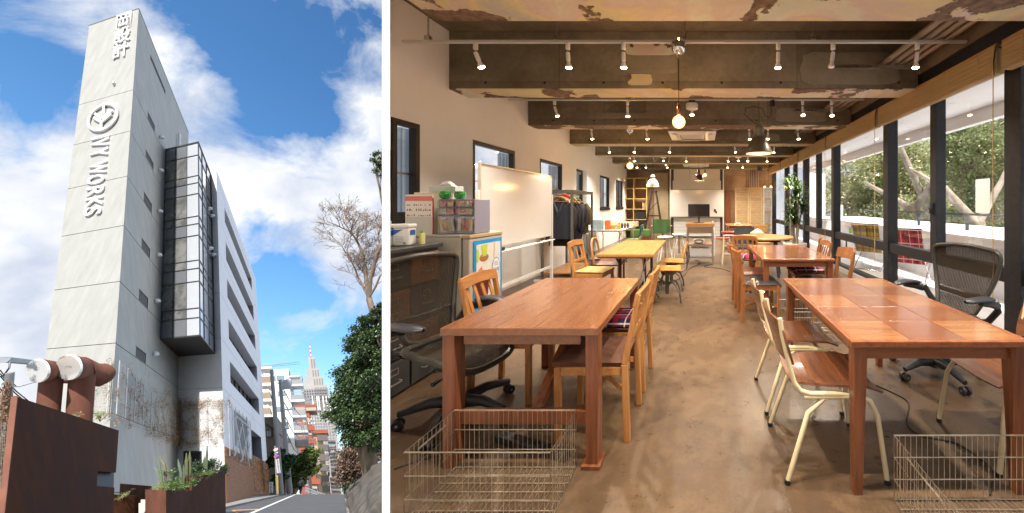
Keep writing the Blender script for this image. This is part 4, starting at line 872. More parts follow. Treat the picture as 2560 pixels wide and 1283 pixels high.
mb = MB(lambda p: Vector(p)-i0); mb.add(fp+bk, [tuple(range(k)), tuple(range(2*k-1, k-1, -1))]+[(i, (i+1) % k, (i+1) % k+k, i+k) for i in range(k)])
mb.build('plate', M_rust, t)
ep = [wpt(37, 990), wpt(-2, 1340)]; eq = [p - VSn*(-.12) + VRn*.3 for p in ep]
mb = MB(lambda p: Vector(p)-i0); mb.beam(wpt(36.5, 991), wpt(-3, 1340), .055, .05); mb.build('edge_flange', M_rust2, t)
mb = MB(lambda p: Vector(p)-i0); mb.add([wpt(238, 1172, .14), wpt(285, 1176, .14), wpt(284, 1226, .14), wpt(238, 1222, .14)], [(0, 1, 2, 3)]); mb.build('notch_grating', mat('grating_black', (.02, .02, .02), .6), t)
M_mir = mat('crumpled_mirror_foil', (.88, .87, .84), .16, .45, (.24, .26, .29), 2.6, mixpos=(.52, .60), detail=7);  # pale and dark patches put the foil's reflections into its colour
def _mir():
    nt = M_mir.node_tree; N = nt.nodes; L = nt.links; n = N.new('ShaderNodeTexVoronoi'); n.feature = 'SMOOTH_F1'; n.inputs['Scale'].default_value = 6; tc = N.new('ShaderNodeTexCoord'); L.new(tc.outputs['Object'], n.inputs[0]); bp = N.new('ShaderNodeBump'); bp.inputs['Strength'].default_value = .12; bp.inputs['Distance'].default_value = .03; L.new(n.outputs[0], bp.inputs['Height']); L.new(bp.outputs[0], N['Principled BSDF'].inputs['Normal'])
_mir()
def ringtube(cs, rs, T, n=30, cap0=True, cap1=True):
    """duct with its mouth square to the view axis, so bends join without a seam"""
    m = MB(T); vs = []; fs = []; k = len(cs)
    for c, r in zip(cs, rs):
        for j in range(n): a = 2*PI*j/n; vs.append(Vector(c)+Vector((math.cos(a)*r, 0, math.sin(a)*r)))
    for i in range(k-1):
        for j in range(n): fs.append((i*n+j, i*n+(j+1) % n, (i+1)*n+(j+1) % n, (i+1)*n+j))
    if cap0: fs.append(tuple(range(n)))
    if cap1: fs.append(tuple(range((k-1)*n, k*n)))
    return m.add(vs, fs)
def stack(base_px, top_px, face_px, rr, fr, Y, lab, tee=None):
    base = P(*base_px, Y); tp = P(*top_px, Y); r = rr/FPX*Y; rv = r*.50; rf = fr/FPX*(Y-.3)
    t = thing('rusted_pipe_stack', lab, 'pipe', base); i1 = Vector(t.location); T = lambda p: Vector(p)-i1
    MB(T).tube([base-VUn*.5, tp], rv, 28, True).build('riser', M_rust2, t, smooth=True)
    f = P(*face_px, Y-.30); b = P(top_px[0]+1, top_px[1]-1, Y+.08)
    ringtube([f, f*.6+b*.4, b], [rf, rf*1.01, rf*.96], T).build('elbow', M_rust2, t, smooth=True)
    ringtube([f-Vector((0, .03, 0)), f-Vector((0, .001, 0))], [rf*.985, rf*1.03], T, cap1=False).build('foil_cover', M_mir, t, smooth=True)
    if tee: e = P(*tee, Y+.35); ringtube([b, e, e+Vector((.03, .1, 0)), e+Vector((.05, .16, 0))], [r*.92, r*.86, r*.74, r*.5], T).build('branch', M_rust2, t, smooth=True)
    return f, b
WY = lambda px: wpt(px, 1040).y
print('wall Y', WY(40), WY(125), WY(200), WY(297))
f1, b1 = stack((198, 1062), (207, 925), (175, 918), 35, 31.5, WY(200)+.7, 'right rusted pipe stack with a crumpled foil cover and a side branch', (243, 938))
f2, b2 = stack((122, 1030), (130, 930), (97, 927), 31, 29, WY(125)+1.3, 'left rusted pipe stack with a crumpled foil cover')
t = thing('connecting_duct', 'grey metal duct joining the two rusted pipe stacks', 'pipe', P(140, 925, WY(125)+1)); i1 = Vector(t.location)
MB(lambda p: Vector(p)-i1).tube([P(118, 926, WY(125)+1.5), P(158, 921, WY(200)+.9)], .17/7.5*WY(160), 22).build('duct', mat('dull_duct_metal', (.60, .58, .54), .25, 1), t, smooth=True)
MB(lambda p: Vector(p)-i1).tube([P(130, 948, WY(125)+1.6), P(200, 948, WY(200)+1.0)], .10/7.5*WY(160), 22).build('lower_duct', M_rust2, t, smooth=True)
# grey pole, arm, cables and creeper at the left edge
gp = mat('galvanised_pole', (.36, .37, .38), .45, .5, (.28, .29, .30), 8)
tag(MB().tube([P(-60, 897, 9), P(20, 900, 8.6), P(70, 905, 9.6), P(88, 909, 9.7)], .065, 12).build('street_light_arm', gp, smooth=True), 'grey horizontal pole entering from the left above the rusted wall', 'pole')
t = thing('leaning_pole', 'slim grey leaning pole wrapped by dry creeper at the left edge', 'pole', P(-8, 1300, 7.5)); il = Vector(t.location); T = lambda p: Vector(p)-il
MB(T).tube([P(-8, 1300, 7.5), P(25, 932, 7.5)], [.06, .05], 12).build('shaft', gp, t, smooth=True)
MB(T).tube([P(25, 905, 7.6), P(23, 920, 7.55), P(10, 938, 7.5), P(6, 941, 7.5)], .012, 6).build('clamp', M_black, t)
rng = random.Random(5)
for k, (a, b) in enumerate([((0, 934), (80, 1010)), ((0, 940), (75, 1014)), ((5, 968), (90, 955)), ((0, 925), (40, 965)), ((-5, 965), (15, 980))]):
    p, q = P(*a, 7.6), P(*b, 7.9); m_ = (p+q)/2 - Vector((0, 0, .05)); tag(MB().tube([p, m_, q], .008, 5).build('overhead_cable', M_cable), ['upper of the two thick cables sloping to the rusted wall', 'lower of the two thick cables sloping to the rusted wall', 'thin cable rising towards the left pipe stack', 'short cable at the pole clamp', 'thin cable at the left edge'][k], 'cable', 'cables at the left pole')
m = MB()
for k in range(26):
    x = rng.uniform(2, 34); y0 = rng.uniform(950, 1020); pts = []; 
    yy = y0
    while yy < 1290: pts.append(P(x+rng.uniform(-4, 4)-(yy-y0)*.09, yy, 7.4+rng.uniform(-.1, .1))); yy += 35
    if len(pts) > 1: m.tube(pts, rng.uniform(.004, .011), 4)
tag(m.build('dry_creeper', mat('dry_stem', (.16, .10, .065), .9, 0, (.26, .18, .12), 10)), 'tangle of dry brown creeper stems hanging at the left edge', 'plant')
pts = [tuple(P(rng.uniform(0, 26), rng.uniform(960, 1280), 7.4+rng.uniform(-.2, .2))) for _ in range(900)]
leaf_mesh('dry_leaves', leafmat('dry_leaf', (.22, .12, .06), (.34, .21, .12)), pts, .05, 3, parent=bpy.data.objects['dry_creeper'])
m = MB()
for k in range(9): m.tube([P(-6+k*5-(0), 1060, 7.1), P(-14+k*3.8, 1290, 7.1)], .005, 4)
for k in range(14): m.tube([P(-6, 1065+k*16, 7.1), P(36-k*2.6, 1062+k*16, 7.1)], .004, 4)
tag(m.build('mesh_fence', M_wire), 'rusty wire mesh fence at the lower left edge', 'fence')
# ---------------------------------------------------------------- trellis of steel bars and wires with bare vines
M_bar = mat('trellis_zinc', (.60, .60, .59), .5, .1)
M_vine = mat('vine_bark', (.20, .13, .085), .9, 0, (.30, .21, .15), 8); M_dry = leafmat('withered_leaf', (.30, .19, .09), (.44, .32, .18))
def trellis(P0, d, bars, wires, lab, off=-.30, seed=1, leaves=2500, vines=16, dens=None, grp=None):
    t = thing('wire_trellis', lab, 'trellis', P0, 0, grp); i1 = Vector(t.location); outn = (-VSn if d is VRn else -VRn)
    rng = random.Random(seed)
    for (x0, y0, x1, y1, wdt) in bars:
        a, b = coords(P0, d, VUn, x0, y0); a2, b2 = coords(P0, d, VUn, x1, y1)
        MB(lambda p: P0 + d*p[0] + VUn*p[1] + outn*p[2] - i1).box(min(a, a2)-wdt*.5, min(a, a2)+wdt*.5, b2, b, .26, .32).build('bar', M_bar, t)
    (ax0, ax1, bx0, bx1) = wires; m = MB(lambda p: P0 + d*p[0] + VUn*p[1] + outn*p[2] - i1)
    n = int((bx1-bx0)/.14)
    for k in range(n+1): m.box(ax0, ax1, bx0+k*.14, bx0+k*.14+.006, .24, .246)
    n = int((ax1-ax0)/.14)
    for k in range(n+1): m.box(ax0+k*.14, ax0+k*.14+.006, bx0, bx1, .247, .253)
    m.build('wire_mesh', M_bar, t, kind='stuff')
    m = MB(lambda p: P0 + d*p[0] + VUn*p[1] + outn*p[2] - i1); tips = []
    for k in range(vines):
        a = rng.uniform(ax0, ax1); b = rng.uniform(bx0, bx1); an = rng.choice([0, PI])+rng.uniform(-.7, .7); pts = [(a, b, .26)]; r = rng.uniform(.008, .02)
        for q in range(rng.randint(8, 18)):
            an += rng.uniform(-.45, .45); a += math.cos(an)*.28; b += math.sin(an)*.22; b -= .02; a = min(max(a, ax0), ax1); b = min(max(b, bx0-.3), bx1)
            pts.append((a, b, .26+rng.uniform(-.04, .07)))
            if rng.random() < .85: e = (a+rng.uniform(-.35, .35), b+rng.uniform(-.35, .3), .3+rng.uniform(-.05, .1)); m.tube([pts[-1], e], [r*.35, .003], 3); tips.append(e)
            tips.append(pts[-1])
        m.tube(pts, [r*(1-.7*i/len(pts)) for i in range(len(pts))], 5)
    m.build('vine', M_vine, t)
    T = lambda p: P0 + d*p[0] + VUn*p[1] + outn*p[2] - i1
    L = []
    for _ in range(leaves):
        q = rng.choice(tips)
        if dens and rng.random() > dens((q[0]-ax0)/(ax1-ax0), (q[1]-bx0)/(bx1-bx0)): continue
        L.append(tuple(T((q[0]+rng.gauss(0, .13), q[1]+rng.gauss(0, .13), q[2]+rng.uniform(-.1, .1)))))
    if L: leaf_mesh('dry_leaves', M_dry, L, .075, seed, parent=t)
def span(P0, d, xa, ya, xb, yb):
    a, b = coords(P0, d, VUn, xa, ya); a2, b2 = coords(P0, d, VUn, xb, yb); return min(a, a2), max(a, a2), min(b, b2), max(b, b2)
bars = [(291+(i*20.5), 902+i*20, 287+i*20.5, 1038+i*9, .06) for i in range(8)]
w1 = span(O, VRn, 290, 905, 442, 1010); b0w = coords(O, VRn, VUn, 290, 1035)[1]
trellis(O, VRn, bars, (w1[0], w1[1], b0w-.2, coords(O, VRn, VUn, 290, 905)[1]), 'wire trellis with dry brown vines on the grey side wall of the tower', seed=2, leaves=9500, vines=34, dens=lambda u, v: .12+.9*u*u*(1.1-v))
bars = [(281, 902, 272, 1036, .09), (231, 904, 226, 1030, .03)]
a_, b_ = coords(O, VSn, VUn, 281, 905); a2_, b2_ = coords(O, VSn, VUn, 226, 1030)
trellis(O, VSn, bars, (a_, a2_*1.05, b2_, b_), 'wire trellis on the narrow front of the tower behind the pipe stacks', seed=3, leaves=700, vines=7, dens=lambda u, v: .8-.5*v)
bars = [(446+i*36, 1002, 445+i*36, 1103, .05) for i in range(1, 4)]
a_, b_ = coords(Wc, VSn, VUn, 555, 1004); a2_, b2_ = coords(Wc, VSn, VUn, 447, 1100)
trellis(Wc, VSn, bars, (a_, a2_, b2_, b_), 'wire trellis with dry vines on the white block front, above the black door', seed=4, leaves=5000, vines=26, dens=lambda u, v: .7)
bars = [(565+i*9.6, 1003+i*8.0, 568+i*9.6, 1140+i*4.2, .06) for i in range(7)]
w1 = span(Wc, VRn, 565, 1003, 625, 1100)
trellis(Wc, VRn, bars, (w1[0], w1[1], coords(Wc, VRn, VUn, 566, 1130)[1], coords(Wc, VRn, VUn, 565, 1005)[1]), 'trellis with diagonal white braces on the street wall above the timber boards', seed=6, leaves=900, vines=6, dens=lambda u, v: .9-u)
t = bpy.data.objects['wire_trellis.003'] if 'wire_trellis.003' in bpy.data.objects else None
for (xa, ya, xb, yb) in [(587, 1045, 606, 1150), (606, 1060, 587, 1140), (602, 1050, 622, 1165), (622, 1080, 603, 1155), (590, 1042, 624, 1070)]:
    p = onplane(Wc-VSn*.36, VRn, VUn, xa, ya); q = onplane(Wc-VSn*.36, VRn, VUn, xb, yb); ti = Vector(t.location); MB(lambda s: Vector(s)-ti).beam(p, q, .09, .05).build('brace', M_bar, t)
gx = span(Wc, VRn, 585, 1040, 622, 1150); MB(TB).box(gx[0], gx[1], gx[2]+.6, gx[3]+.5, -.03, -.004).build('dark_screen', mat('screen_grey', (.20, .20, .20), .7), bl)
# ---------------------------------------------------------------- planters, steps and cactus bed
def slab(name, corners, m, lab, cat, depth=2.5, dirn=None, kind=None):
    """rusted plate or block: front face given by pixels at a depth, running back along the street"""
    fp = [P(x, y, Y) for x, y, Y in corners]; d = (dirn or VRn)*depth; k = len(fp)
    mb = MB(); mb.add(fp+[p+d for p in fp], [tuple(range(k)), tuple(range(2*k-1, k-1, -1))]+[(i, (i+1) % k, (i+1) % k+k, i+k) for i in range(k)])
    o = mb.build(name, m); tag(o, lab, cat, kind=kind); return o
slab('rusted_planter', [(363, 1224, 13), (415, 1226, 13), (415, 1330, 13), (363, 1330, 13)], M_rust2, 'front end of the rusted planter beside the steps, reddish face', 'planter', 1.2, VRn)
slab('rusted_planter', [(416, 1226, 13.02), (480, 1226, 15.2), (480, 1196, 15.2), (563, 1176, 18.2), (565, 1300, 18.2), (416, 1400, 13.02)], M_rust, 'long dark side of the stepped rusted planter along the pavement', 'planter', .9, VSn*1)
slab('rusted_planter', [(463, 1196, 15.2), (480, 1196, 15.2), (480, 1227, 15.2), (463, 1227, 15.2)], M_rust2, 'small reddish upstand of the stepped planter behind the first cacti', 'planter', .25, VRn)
slab('low_rusted_wall', [(300, 1209, 13.8), (374, 1215, 15.5), (372, 1300, 15.5), (296, 1300, 13.8)], M_rust, 'low dark rusted wall at the foot of the tower, behind the steps', 'wall', .3, VRn)
slab('low_rusted_wall', [(283, 1236, 12.2), (335, 1240, 12.6), (335, 1320, 12.6), (283, 1340, 12.2)], M_rust, 'dark rusted bed wall between the big rusted wall and the steps', 'wall', .5, VRn)
st = thing('concrete_steps', 'flight of pale concrete steps between rusted walls', 'steps', P(330, 1290, 12.4)); is_ = Vector(st.location)
for k in range(6):
    y = 1249+k*9; Yd = 14.2-k*.34; x0 = 352-k*16
    p = P(x0, y, Yd); q = P(365, y, Yd); MB(lambda s: Vector(s)-is_).add([p, q, q-VUn*.14, p-VUn*.14, p+VRn*.5, q+VRn*.5, q+VRn*.5-VUn*.14, p+VRn*.5-VUn*.14], [(0, 1, 2, 3), (4, 7, 6, 5), (0, 4, 5, 1), (1, 5, 6, 2), (2, 6, 7, 3), (3, 7, 4, 0)]).build('step', mat('step_concrete', (.50, .47, .42), .8, 0, (.40, .38, .34), 5), st)
M_cact = mat('cactus_green', (.10, .16, .09), .6, 0, (.17, .20, .12), 3, (1, 1, .4)); M_cact2 = mat('cactus_pale', (.22, .20, .11), .7, 0, (.14, .15, .08), 4)
def cactus(pts, Y, r, m, lab):
    r *= .42
    pt = [P(x, y, Y) for x, y in pts]; n = len(pt); mb = MB(); fr = None
    mb.tube(pt, [r*(1.0 if i < n-1 else .3) for i in range(n)], 9); 
    for i in range(4):
        a = PI/2*i; o = Vector((math.cos(a), math.sin(a), 0))*r*1.0; mb.tube([p+o for p in pt[:-1]], r*.35, 4)
    return tag(mb.build('column_cactus', m, smooth=True), lab, 'cactus', 'cacti in the stepped planter')
cactus([(407, 1226), (404, 1200), (398, 1160), (392, 1148)], 13.6, .055, M_cact, 'bent column cactus with a curled tip, left of the planter')
cactus([(406, 1226), (398, 1190), (392, 1176), (384, 1168)], 13.7, .035, M_cact, 'thin leaning cactus at the left end of the planter')
cactus([(411, 1226), (414, 1190), (410, 1160), (400, 1142)], 13.9, .075, M_cact2, 'tall pale cactus curving left at the front planter')
cactus([(452, 1215), (452, 1180), (447, 1160), (445, 1148)], 15, .07, M_cact, 'cactus pair member leaning left beside the black door')
cactus([(458, 1215), (460, 1180), (459, 1162)], 15, .06, M_cact, 'short upright cactus behind the small upstand')
cactus([(466, 1190), (466, 1150), (466, 1133)], 16.5, .10, M_cact2, 'pale upright cactus in front of the black door, left one')
cactus([(474, 1190), (474, 1145), (474.5, 1128)], 16.6, .10, M_cact2, 'pale upright cactus in front of the black door, right one')
cactus([(509, 1172), (510, 1150), (511, 1141)], 17.5, .06, M_cact, 'short cactus right of the black door')
cactus([(515, 1172), (517, 1140), (518, 1115)], 17.5, .10, M_cact, 'tallest cactus, right of the black door')
M_lf1 = leafmat('fresh_leaf', (.07, .14, .03), (.14, .22, .05)); M_lf2 = leafmat('deep_leaf', (.02, .055, .015), (.045, .09, .025)); M_lf3 = leafmat('grass_blade', (.18, .24, .06), (.32, .34, .14))
def bush(px, py, Y, w, h, n, size, m, lab, seed, name='planter_shrub', cat='plant', grp=None, asp=.45):
    size *= .62; h *= .62; n = int(n*.7)
    rng = random.Random(seed); c = P(px, py, Y); k = Y/FPX; t = thing(name, lab, cat, c, 0, grp); pts = []
    cl = [(rng.uniform(-1, 1)*w*k*.42, rng.uniform(-.5, .5)*w*k*.5, rng.uniform(.1, .85)*h*k) for _ in range(9)]
    for _ in range(n):
        q = rng.choice(cl); pts.append((q[0]+rng.gauss(0, w*k*.11), q[1]+rng.gauss(0, w*k*.12), q[2]+rng.gauss(0, h*k*.11)))
    leaf_mesh('foliage', m, pts, size, seed, asp, parent=t); s = MB()
    for q in cl: s.tube([(0, 0, -.05), (q[0]*.6, q[1]*.6, q[2]*.6), q], .008, 4)
    s.build('stem', M_vine, t); return t
bush(398, 1226, 13.3, 36, 24, 900, .10, M_lf3, 'tuft of pale grassy leaves at the left end of the planter', 1, asp=.12)
bush(432, 1226, 13.6, 60, 34, 1500, .11, M_lf1, 'bright green leafy plants along the front planter', 2, asp=.35)
bush(424, 1186, 13.9, 26, 14, 300, .12, M_lf1, 'yellow green spray of leaves beside the curved cactus', 3, asp=.25)
bush(472, 1196, 15.8, 36, 18, 900, .11, M_lf2, 'dark agave clump before the black door', 4, asp=.2)
bush(504, 1196, 16.5, 44, 18, 1200, .12, M_lf1, 'low ferny plant spilling over the stepped planter', 5, asp=.25)
bush(496, 1172, 17.6, 52, 22, 1300, .14, M_lf2, 'wide leaved plant left of the tallest cactus', 6, asp=.3)
bush(533, 1178, 17.8, 36, 48, 1500, .14, M_lf2, 'tall leafy plant right of the tallest cactus', 7, asp=.3)
bush(558, 1190, 18.3, 22, 62, 1100, .12, M_lf2, 'dark creeper climbing the corner of the timber boards', 8)
bush(310, 1238, 12.4, 40, 10, 350, .08, M_lf3, 'low green ground plants in the dark bed', 9, asp=.2)
bush(250, 1050, WY(250)+1.5, 30, 34, 500, .10, M_lf3, 'sprig of pine green leaves between pipe stack and trellis', 10, asp=.12)
bush(195, 1040, WY(195)+.2, 22, 10, 160, .05, M_dry, 'small dry grey twigs at the top of the rusted wall', 11)
# ---------------------------------------------------------------- buildings beyond
def bframe(px, py, Y): o_ = P(px, py, Y); return o_
def block(name, lab, px, py, Y, wpx, toppy, depth, m, left=True, win=None, cat='building', wl=None):
    """building whose near bottom corner shows at px,py; front runs left by wpx pixels, side runs back along the street"""
    o_ = P(px, py, Y); t = thing(name, lab, cat, o_); hgt = bu(o_, 0, toppy); w = coords(o_, VSn, VUn, px-wpx, py)[0]
    T = lambda p: VSn*p[0] + VUn*p[1] + VRn*p[2]
    MB(T).box(0, w, 0, hgt, 0, depth).build('wall', m, t); return t, o_, w, hgt, T
M_wapt = mat('apartment_white', (.78, .78, .76), .85, 0, (.72, .72, .70), 2)
M_win = mat('far_window_glass', (.10, .14, .17), .12, 0)
M_brn = mat('brown_grey_render', (.24, .19, .155), .9, 0, (.20, .16, .13), 2)
t, o_, w, hg, T = block('brown_house', 'grey brown building with one dark framed window behind the utility poles', 708, 1245, 44, 62, 1042, 14, M_brn)
ro = MB(T); ro.add([(w, hg, 0), (0, hg-2.2, 0), (0, hg-2.2, 14), (w, hg, 14), (w, hg+.3, 0), (0, hg-1.9, 0), (0, hg-1.9, 14), (w, hg+.3, 14)], [(0,1,2,3),(4,5,6,7),(0,1,5,4),(2,3,7,6),(1,2,6,5)]); ro.build('roof', mat('brown_roof', (.14, .10, .085), .8), t)
for xa, ya, xb, yb in ((664, 1074, 681, 1095), ): 
    a, b = coords(o_, VSn, VUn, xa, ya); a2, b2 = coords(o_, VSn, VUn, xb, yb); f = MB(T).box(a2, a, b2, b, -.12, -.0).build('window', mat('brown_win', (.06, .045, .04), .5), t); MB(T).box(a2+.2, (a+a2)/2-.05, b2+.2, b-.2, -.15, -.125).build('pane', M_win, f); MB(T).box((a+a2)/2+.05, a-.2, b2+.2, b-.2, -.15, -.125).build('pane', mat('curtain_pane', (.5, .5, .47), .6), f)
    KIDS[t.name]
MB(T).box(-.15, -.01, hg*.42, hg*.62, 1.5, 4.5).build('window', MATS['brown_win'], t)
# white apartments with balconies
t, o_, w, hg, T = block('white_apartment_building', 'white apartment building with stacked grey balconies at its street corner', 740, 1140, 62, 95, 922, 12, M_wapt)
o2 = o_
def rc(xa, ya, xb, yb, nm, m, z0=-.2, z1=-.01, par=None):
    a, b = coords(o2, VSn, VUn, xa, ya); a2, b2 = coords(o2, VSn, VUn, xb, yb); return MB(T).box(min(a, a2), max(a, a2), min(b, b2), max(b, b2), z0, z1).build(nm, m, par or t)
M_bwin = mat('blue_window', (.22, .30, .34), .2, 0); M_bal = mat('balcony_brown_panel', (.34, .26, .20), .7, 0, (.28, .21, .16), 3); M_balg = mat('balcony_grey', (.34, .35, .37), .7)
for q in ((691, 940, 711, 950), (681, 941, 689, 951), (694, 979, 714, 989), (700, 1055, 720, 1065), (713, 1057, 721, 1072), (716, 1097, 725, 1108), (690, 1018, 712, 1028)): rc(*q, 'window', M_bwin)
for k in range(5):
    y = 945+k*39; rc(655, y, 678, y+16, 'balcony', M_bal, -1.2, -.02); rc(655, y+16.5, 680, y+22, 'balcony_slab', M_wapt, -1.3, -.02)
    rc(657, y-14, 676, y-1, 'recess', mat('cream_recess', (.55, .50, .40), .8), -.06, -.01)
    for q in (663, 671): c = onplane(o2, VSn, VUn, q, y-7)-o2; MB().tube([c-VRn*.1, c-VRn*.3], .35, 10).build('vent_disc', M_wapt, t)
rc(652, 921, 682, 925, 'canopy', M_wapt, -1.4, 0)
for k, y in enumerate([935, 957, 996, 1035, 1073, 1107]):
    b = bu(o2, 0, y+8); 
    if k: 
        MB(T).box(-3.2, -.02, b, b+.35, .3, 4.0).build('balcony_slab', M_wapt if k != 5 else M_bal, t)
        r_ = MB(T)
        for q in range(10): r_.box(-3.1+q*.33, -3.02+q*.33, b+.36, b+1.7, .32, .38)
        for q in range(8): r_.box(-3.15, -3.09, b+.36, b+1.7, .45+q*.45, .52+q*.45)
        r_.box(-3.18, -.05, b+1.7, b+1.82, .30, .42).box(-3.18, -3.06, b+1.7, b+1.82, .43, 4.0); r_.build('balcony_railing', M_balg, t)
        MB(T).box(-3.0, -.1, b+.36, b+1.25, .40, .44).build('balcony_panel', M_balg, t)
        MB(T).box(-.12, -.02, b+.5, b+3.2, 1.0, 3.4).build('window', M_bwin, t)
    else: MB(T).box(-2.6, -.02, b, b+.3, .3, 3.6).build('canopy', M_wapt, t)
MB(T).box(-.10, -.02, 0, hg-1, 4.4, 11).build('side_shadow_panel', mat('side_shade_grey', (.30, .31, .34), .8), t)  # grey sheet that paints shade onto the side wall
for k in range(9): MB(T).box(w*(k/9), w*(k/9)+.08, hg+.01, hg+1.2, .1, .18).build('roof_rail', M_balg, t)
MB(T).box(0, w, hg+1.2, hg+1.3, .1, .18).build('roof_rail', M_balg, t)
# stepped skyscraper with a red and white mast
sk = P(862, 1236, 230); t = thing('stepped_skyscraper', 'tall stepped grey skyscraper with a red and white mast', 'building', sk); T = lambda p: VSn*p[0] + VUn*p[1] + VRn*p[2]
o2 = sk
M_sky1 = mat('tower_stone', (.40, .385, .37), .8, 0, (.36, .35, .335), .05); M_sky2 = mat('tower_rib', (.26, .22, .21), .8); M_sky3 = mat('tower_window_grey', (.22, .23, .26), .5)
def sx(px, py): return coords(sk, VSn, VUn, px, py)
steps_ = [(771, 787.5, 893, 0), (766.5, 798, 922, 1), (761.5, 808.5, 944, 2), (758, 818.5, 966, 3), (757, 828, 1003, 4)]
for i, (xl, xr, yt, k) in enumerate(steps_):
    a0, b = sx(xl, yt+10); a1, _ = sx(xr, yt+10); bt_ = sx((xl+xr)/2, yt)[1]; a1 = a1
    MB(T).box(min(a0, a1), max(a0, a1), 0, bt_, -k*1.2, 14).build('tier', M_sky1, t)
    m = MB(T); A0, A1 = sorted((a0, a1)); mid = A0+(A1-A0)*.52; q = A0+.6
    while q < mid: m.box(q, q+1.0, sx(800, 1030)[1], bt_-1.5, -k*1.2-.5, -k*1.2-.05); q += 2.4
    if m.v: m.build('dark_rib', M_sky2, t)
m = MB(T)
for r_ in range(34):
    for c in range(12):
        a = .8+c*2.35; b = 3+r_*1.95; m.box(a, a+1.5, b, b+1.1, -5.3, -4.85)
m.build('window_grid', M_sky3, t, kind='stuff')
for x in (782, 793, 797.5, 808, 816, 823):
    a, b = sx(x, 998); _, b2 = sx(x, 1030); MB(T).box(a-.5, a+.5, b2, b+1, -7.2, -5.4).build('white_fin', M_wapt, t)
a, b = sx(777.5, 893); _, b2 = sx(777.5, 856); n = 7
for k in range(n): MB(T).box(a-.75+.07*k, a+.75-.07*k, b+(b2-b)*k/n, b+(b2-b)*(k+1)/n, 3, 4.5).build('mast_section', mat('mast_red', (.55, .06, .05), .6) if k % 2 == 0 else M_wapt, t)
for r_ in range(3):
    a0, b0 = sx(765+r_*1, 1004+r_*8); MB(T).box(a0-4.4, a0, b0, b0+1.2, -5.4, -5.0).build('louvre_slot', M_sky2, t)
# orange brick apartments and the yellow ones behind
M_obr = mat('orange_brick', (.36, .10, .055), .85, 0, (.29, .08, .045), 6); M_tan = mat('tan_band', (.42, .37, .29), .8)
t, o2, w, hg, T = block('orange_brick_apartments', 'orange red brick apartments with rounded tan banded balconies', 794, 1236, 95, 42, 1028, 16, M_obr)
for k in range(6):
    b = hg*(k+.4)/6.3; MB(T).box(-.15, w*.45, b, b+.9, -.3, -.02).build('band', M_tan, t)
    MB(T).box(-1.5, w*.35, b-2.4, b-1.0, -1.2, -.05).build('balcony', M_obr, t); MB(T).box(w*.5, w*.66, b+.6, b+2.2, -.2, -.02).build('window', M_bwin, t)
MB(T).box(-2.8, w+.2, hg, hg+1.0, -1.0, 8).build('cornice', M_tan, t); MB(T).box(-2.9, w+.3, hg+1.01, hg+1.7, -1.2, 8.2).build('roof_edge', M_obr, t)
t, o2, w, hg, T = block('yellow_apartments', 'tan yellow apartment building with dark balconies behind the orange one', 822, 1238, 120, 30, 1085, 20, mat('tan_yellow', (.44, .35, .20), .85))
for k in range(6):
    b = hg*(k+.2)/6; MB(T).box(-2.5, 2.5, b+.2, b+2.2, -2.0, -.1).build('balcony', mat('dark_balcony', (.14, .12, .11), .7), t); MB(T).box(2.6, w-1, b+2.3, b+3.5, -.3, -.05).build('opening', M_sky2, t)
MB(T).box(-3, w+.3, hg, hg+1.2, -2, 8).build('roof_edge', M_obr, t)
rng = random.Random(9)
spec = [(800, 1182, 26, 838, 1240, 150, (.50, .50, .50)), (830, 1100, 26, 860, 1242, 190, (.30, .31, .33)), (845, 1142, 20, 868, 1242, 260, (.62, .62, .62)), (850, 1192, 22, 850, 1240, 100, (.55, .54, .52)), (862, 1128, 20, 880, 1242, 280, (.38, .36, .35)), (838, 1180, 20, 846, 1241, 130, (.45, .36, .28)), (870, 1160, 18, 884, 1243, 200, (.7, .7, .7))]
labs = ['grey flats above the white car, half hidden by the yellow apartments', 'dark grey office block right of the skyscraper foot', 'pale distant block between dark office and rusty bush', 'white terrace houses nearest the end of the street', 'grey brown distant tower behind the rusty bush', 'tan low flats at the end of the street', 'bright white distant block beside the dark tree']
for (x0, yt, wp, px, pb, Y, c), lb in zip(spec, labs):
    t, o2, w, hg, T = block('distant_block', lb, px, pb, Y, wp, yt, Y*.08, mat('distant_%d' % Y, c, .85))
    nr = max(3, int((pb-yt)/9)); nc = 3
    for r_ in range(nr):
        b = hg*(r_+.35)/nr; MB(T).box(-.02*Y/10, w*.96, b, b+hg/nr*.45, -Y*.012, -.01).build('window_band', M_sky3 if r_ % 2 else MATS['dark_balcony'], t)
# ---------------------------------------------------------------- poles, wires and signs
M_pole = mat('utility_pole_concrete', (.27, .265, .26), .85, 0, (.22, .215, .21), 6)
def pole(x0, y0, x1, y1, Y, r, lab, arms=()):
    b0_ = P(x0, y0, Y); ln = bu(b0_, 0, y1); tp = P(x1, y1, (b0_+VUn*ln).y); t = thing('utility_pole', lab, 'pole', b0_, 0, 'utility poles along the street')
    MB().tube([Vector((0, 0, 0)), tp-b0_], [r, r*.62], 14).build('shaft', M_pole, t, smooth=True)
    for (f, l, dz) in arms:
        c = (tp-b0_)*f; m = MB(); m.beam(c + VSn*-l, c + VSn*l*.25, .10, .10); m.build('crossarm', M_balg, t)
        for q in (-.9, -.55, -.2): MB().cyl(c+VSn*(l*q), c+VSn*(l*q)+VUn*.3, .06, .05, 8).build('insulator', M_whitemetal, t)
    return t, b0_, tp
pole(703, 1238, 679, 925, 36, .20, 'stout concrete pole carrying the round traffic signs')
p1 = pole(725, 1236, 700, 950, 42, .23, 'concrete pole with a transformer box in front of the white apartments', ((.97, 1.6, 0), (.72, 1.6, 0), (.55, .8, 0)))
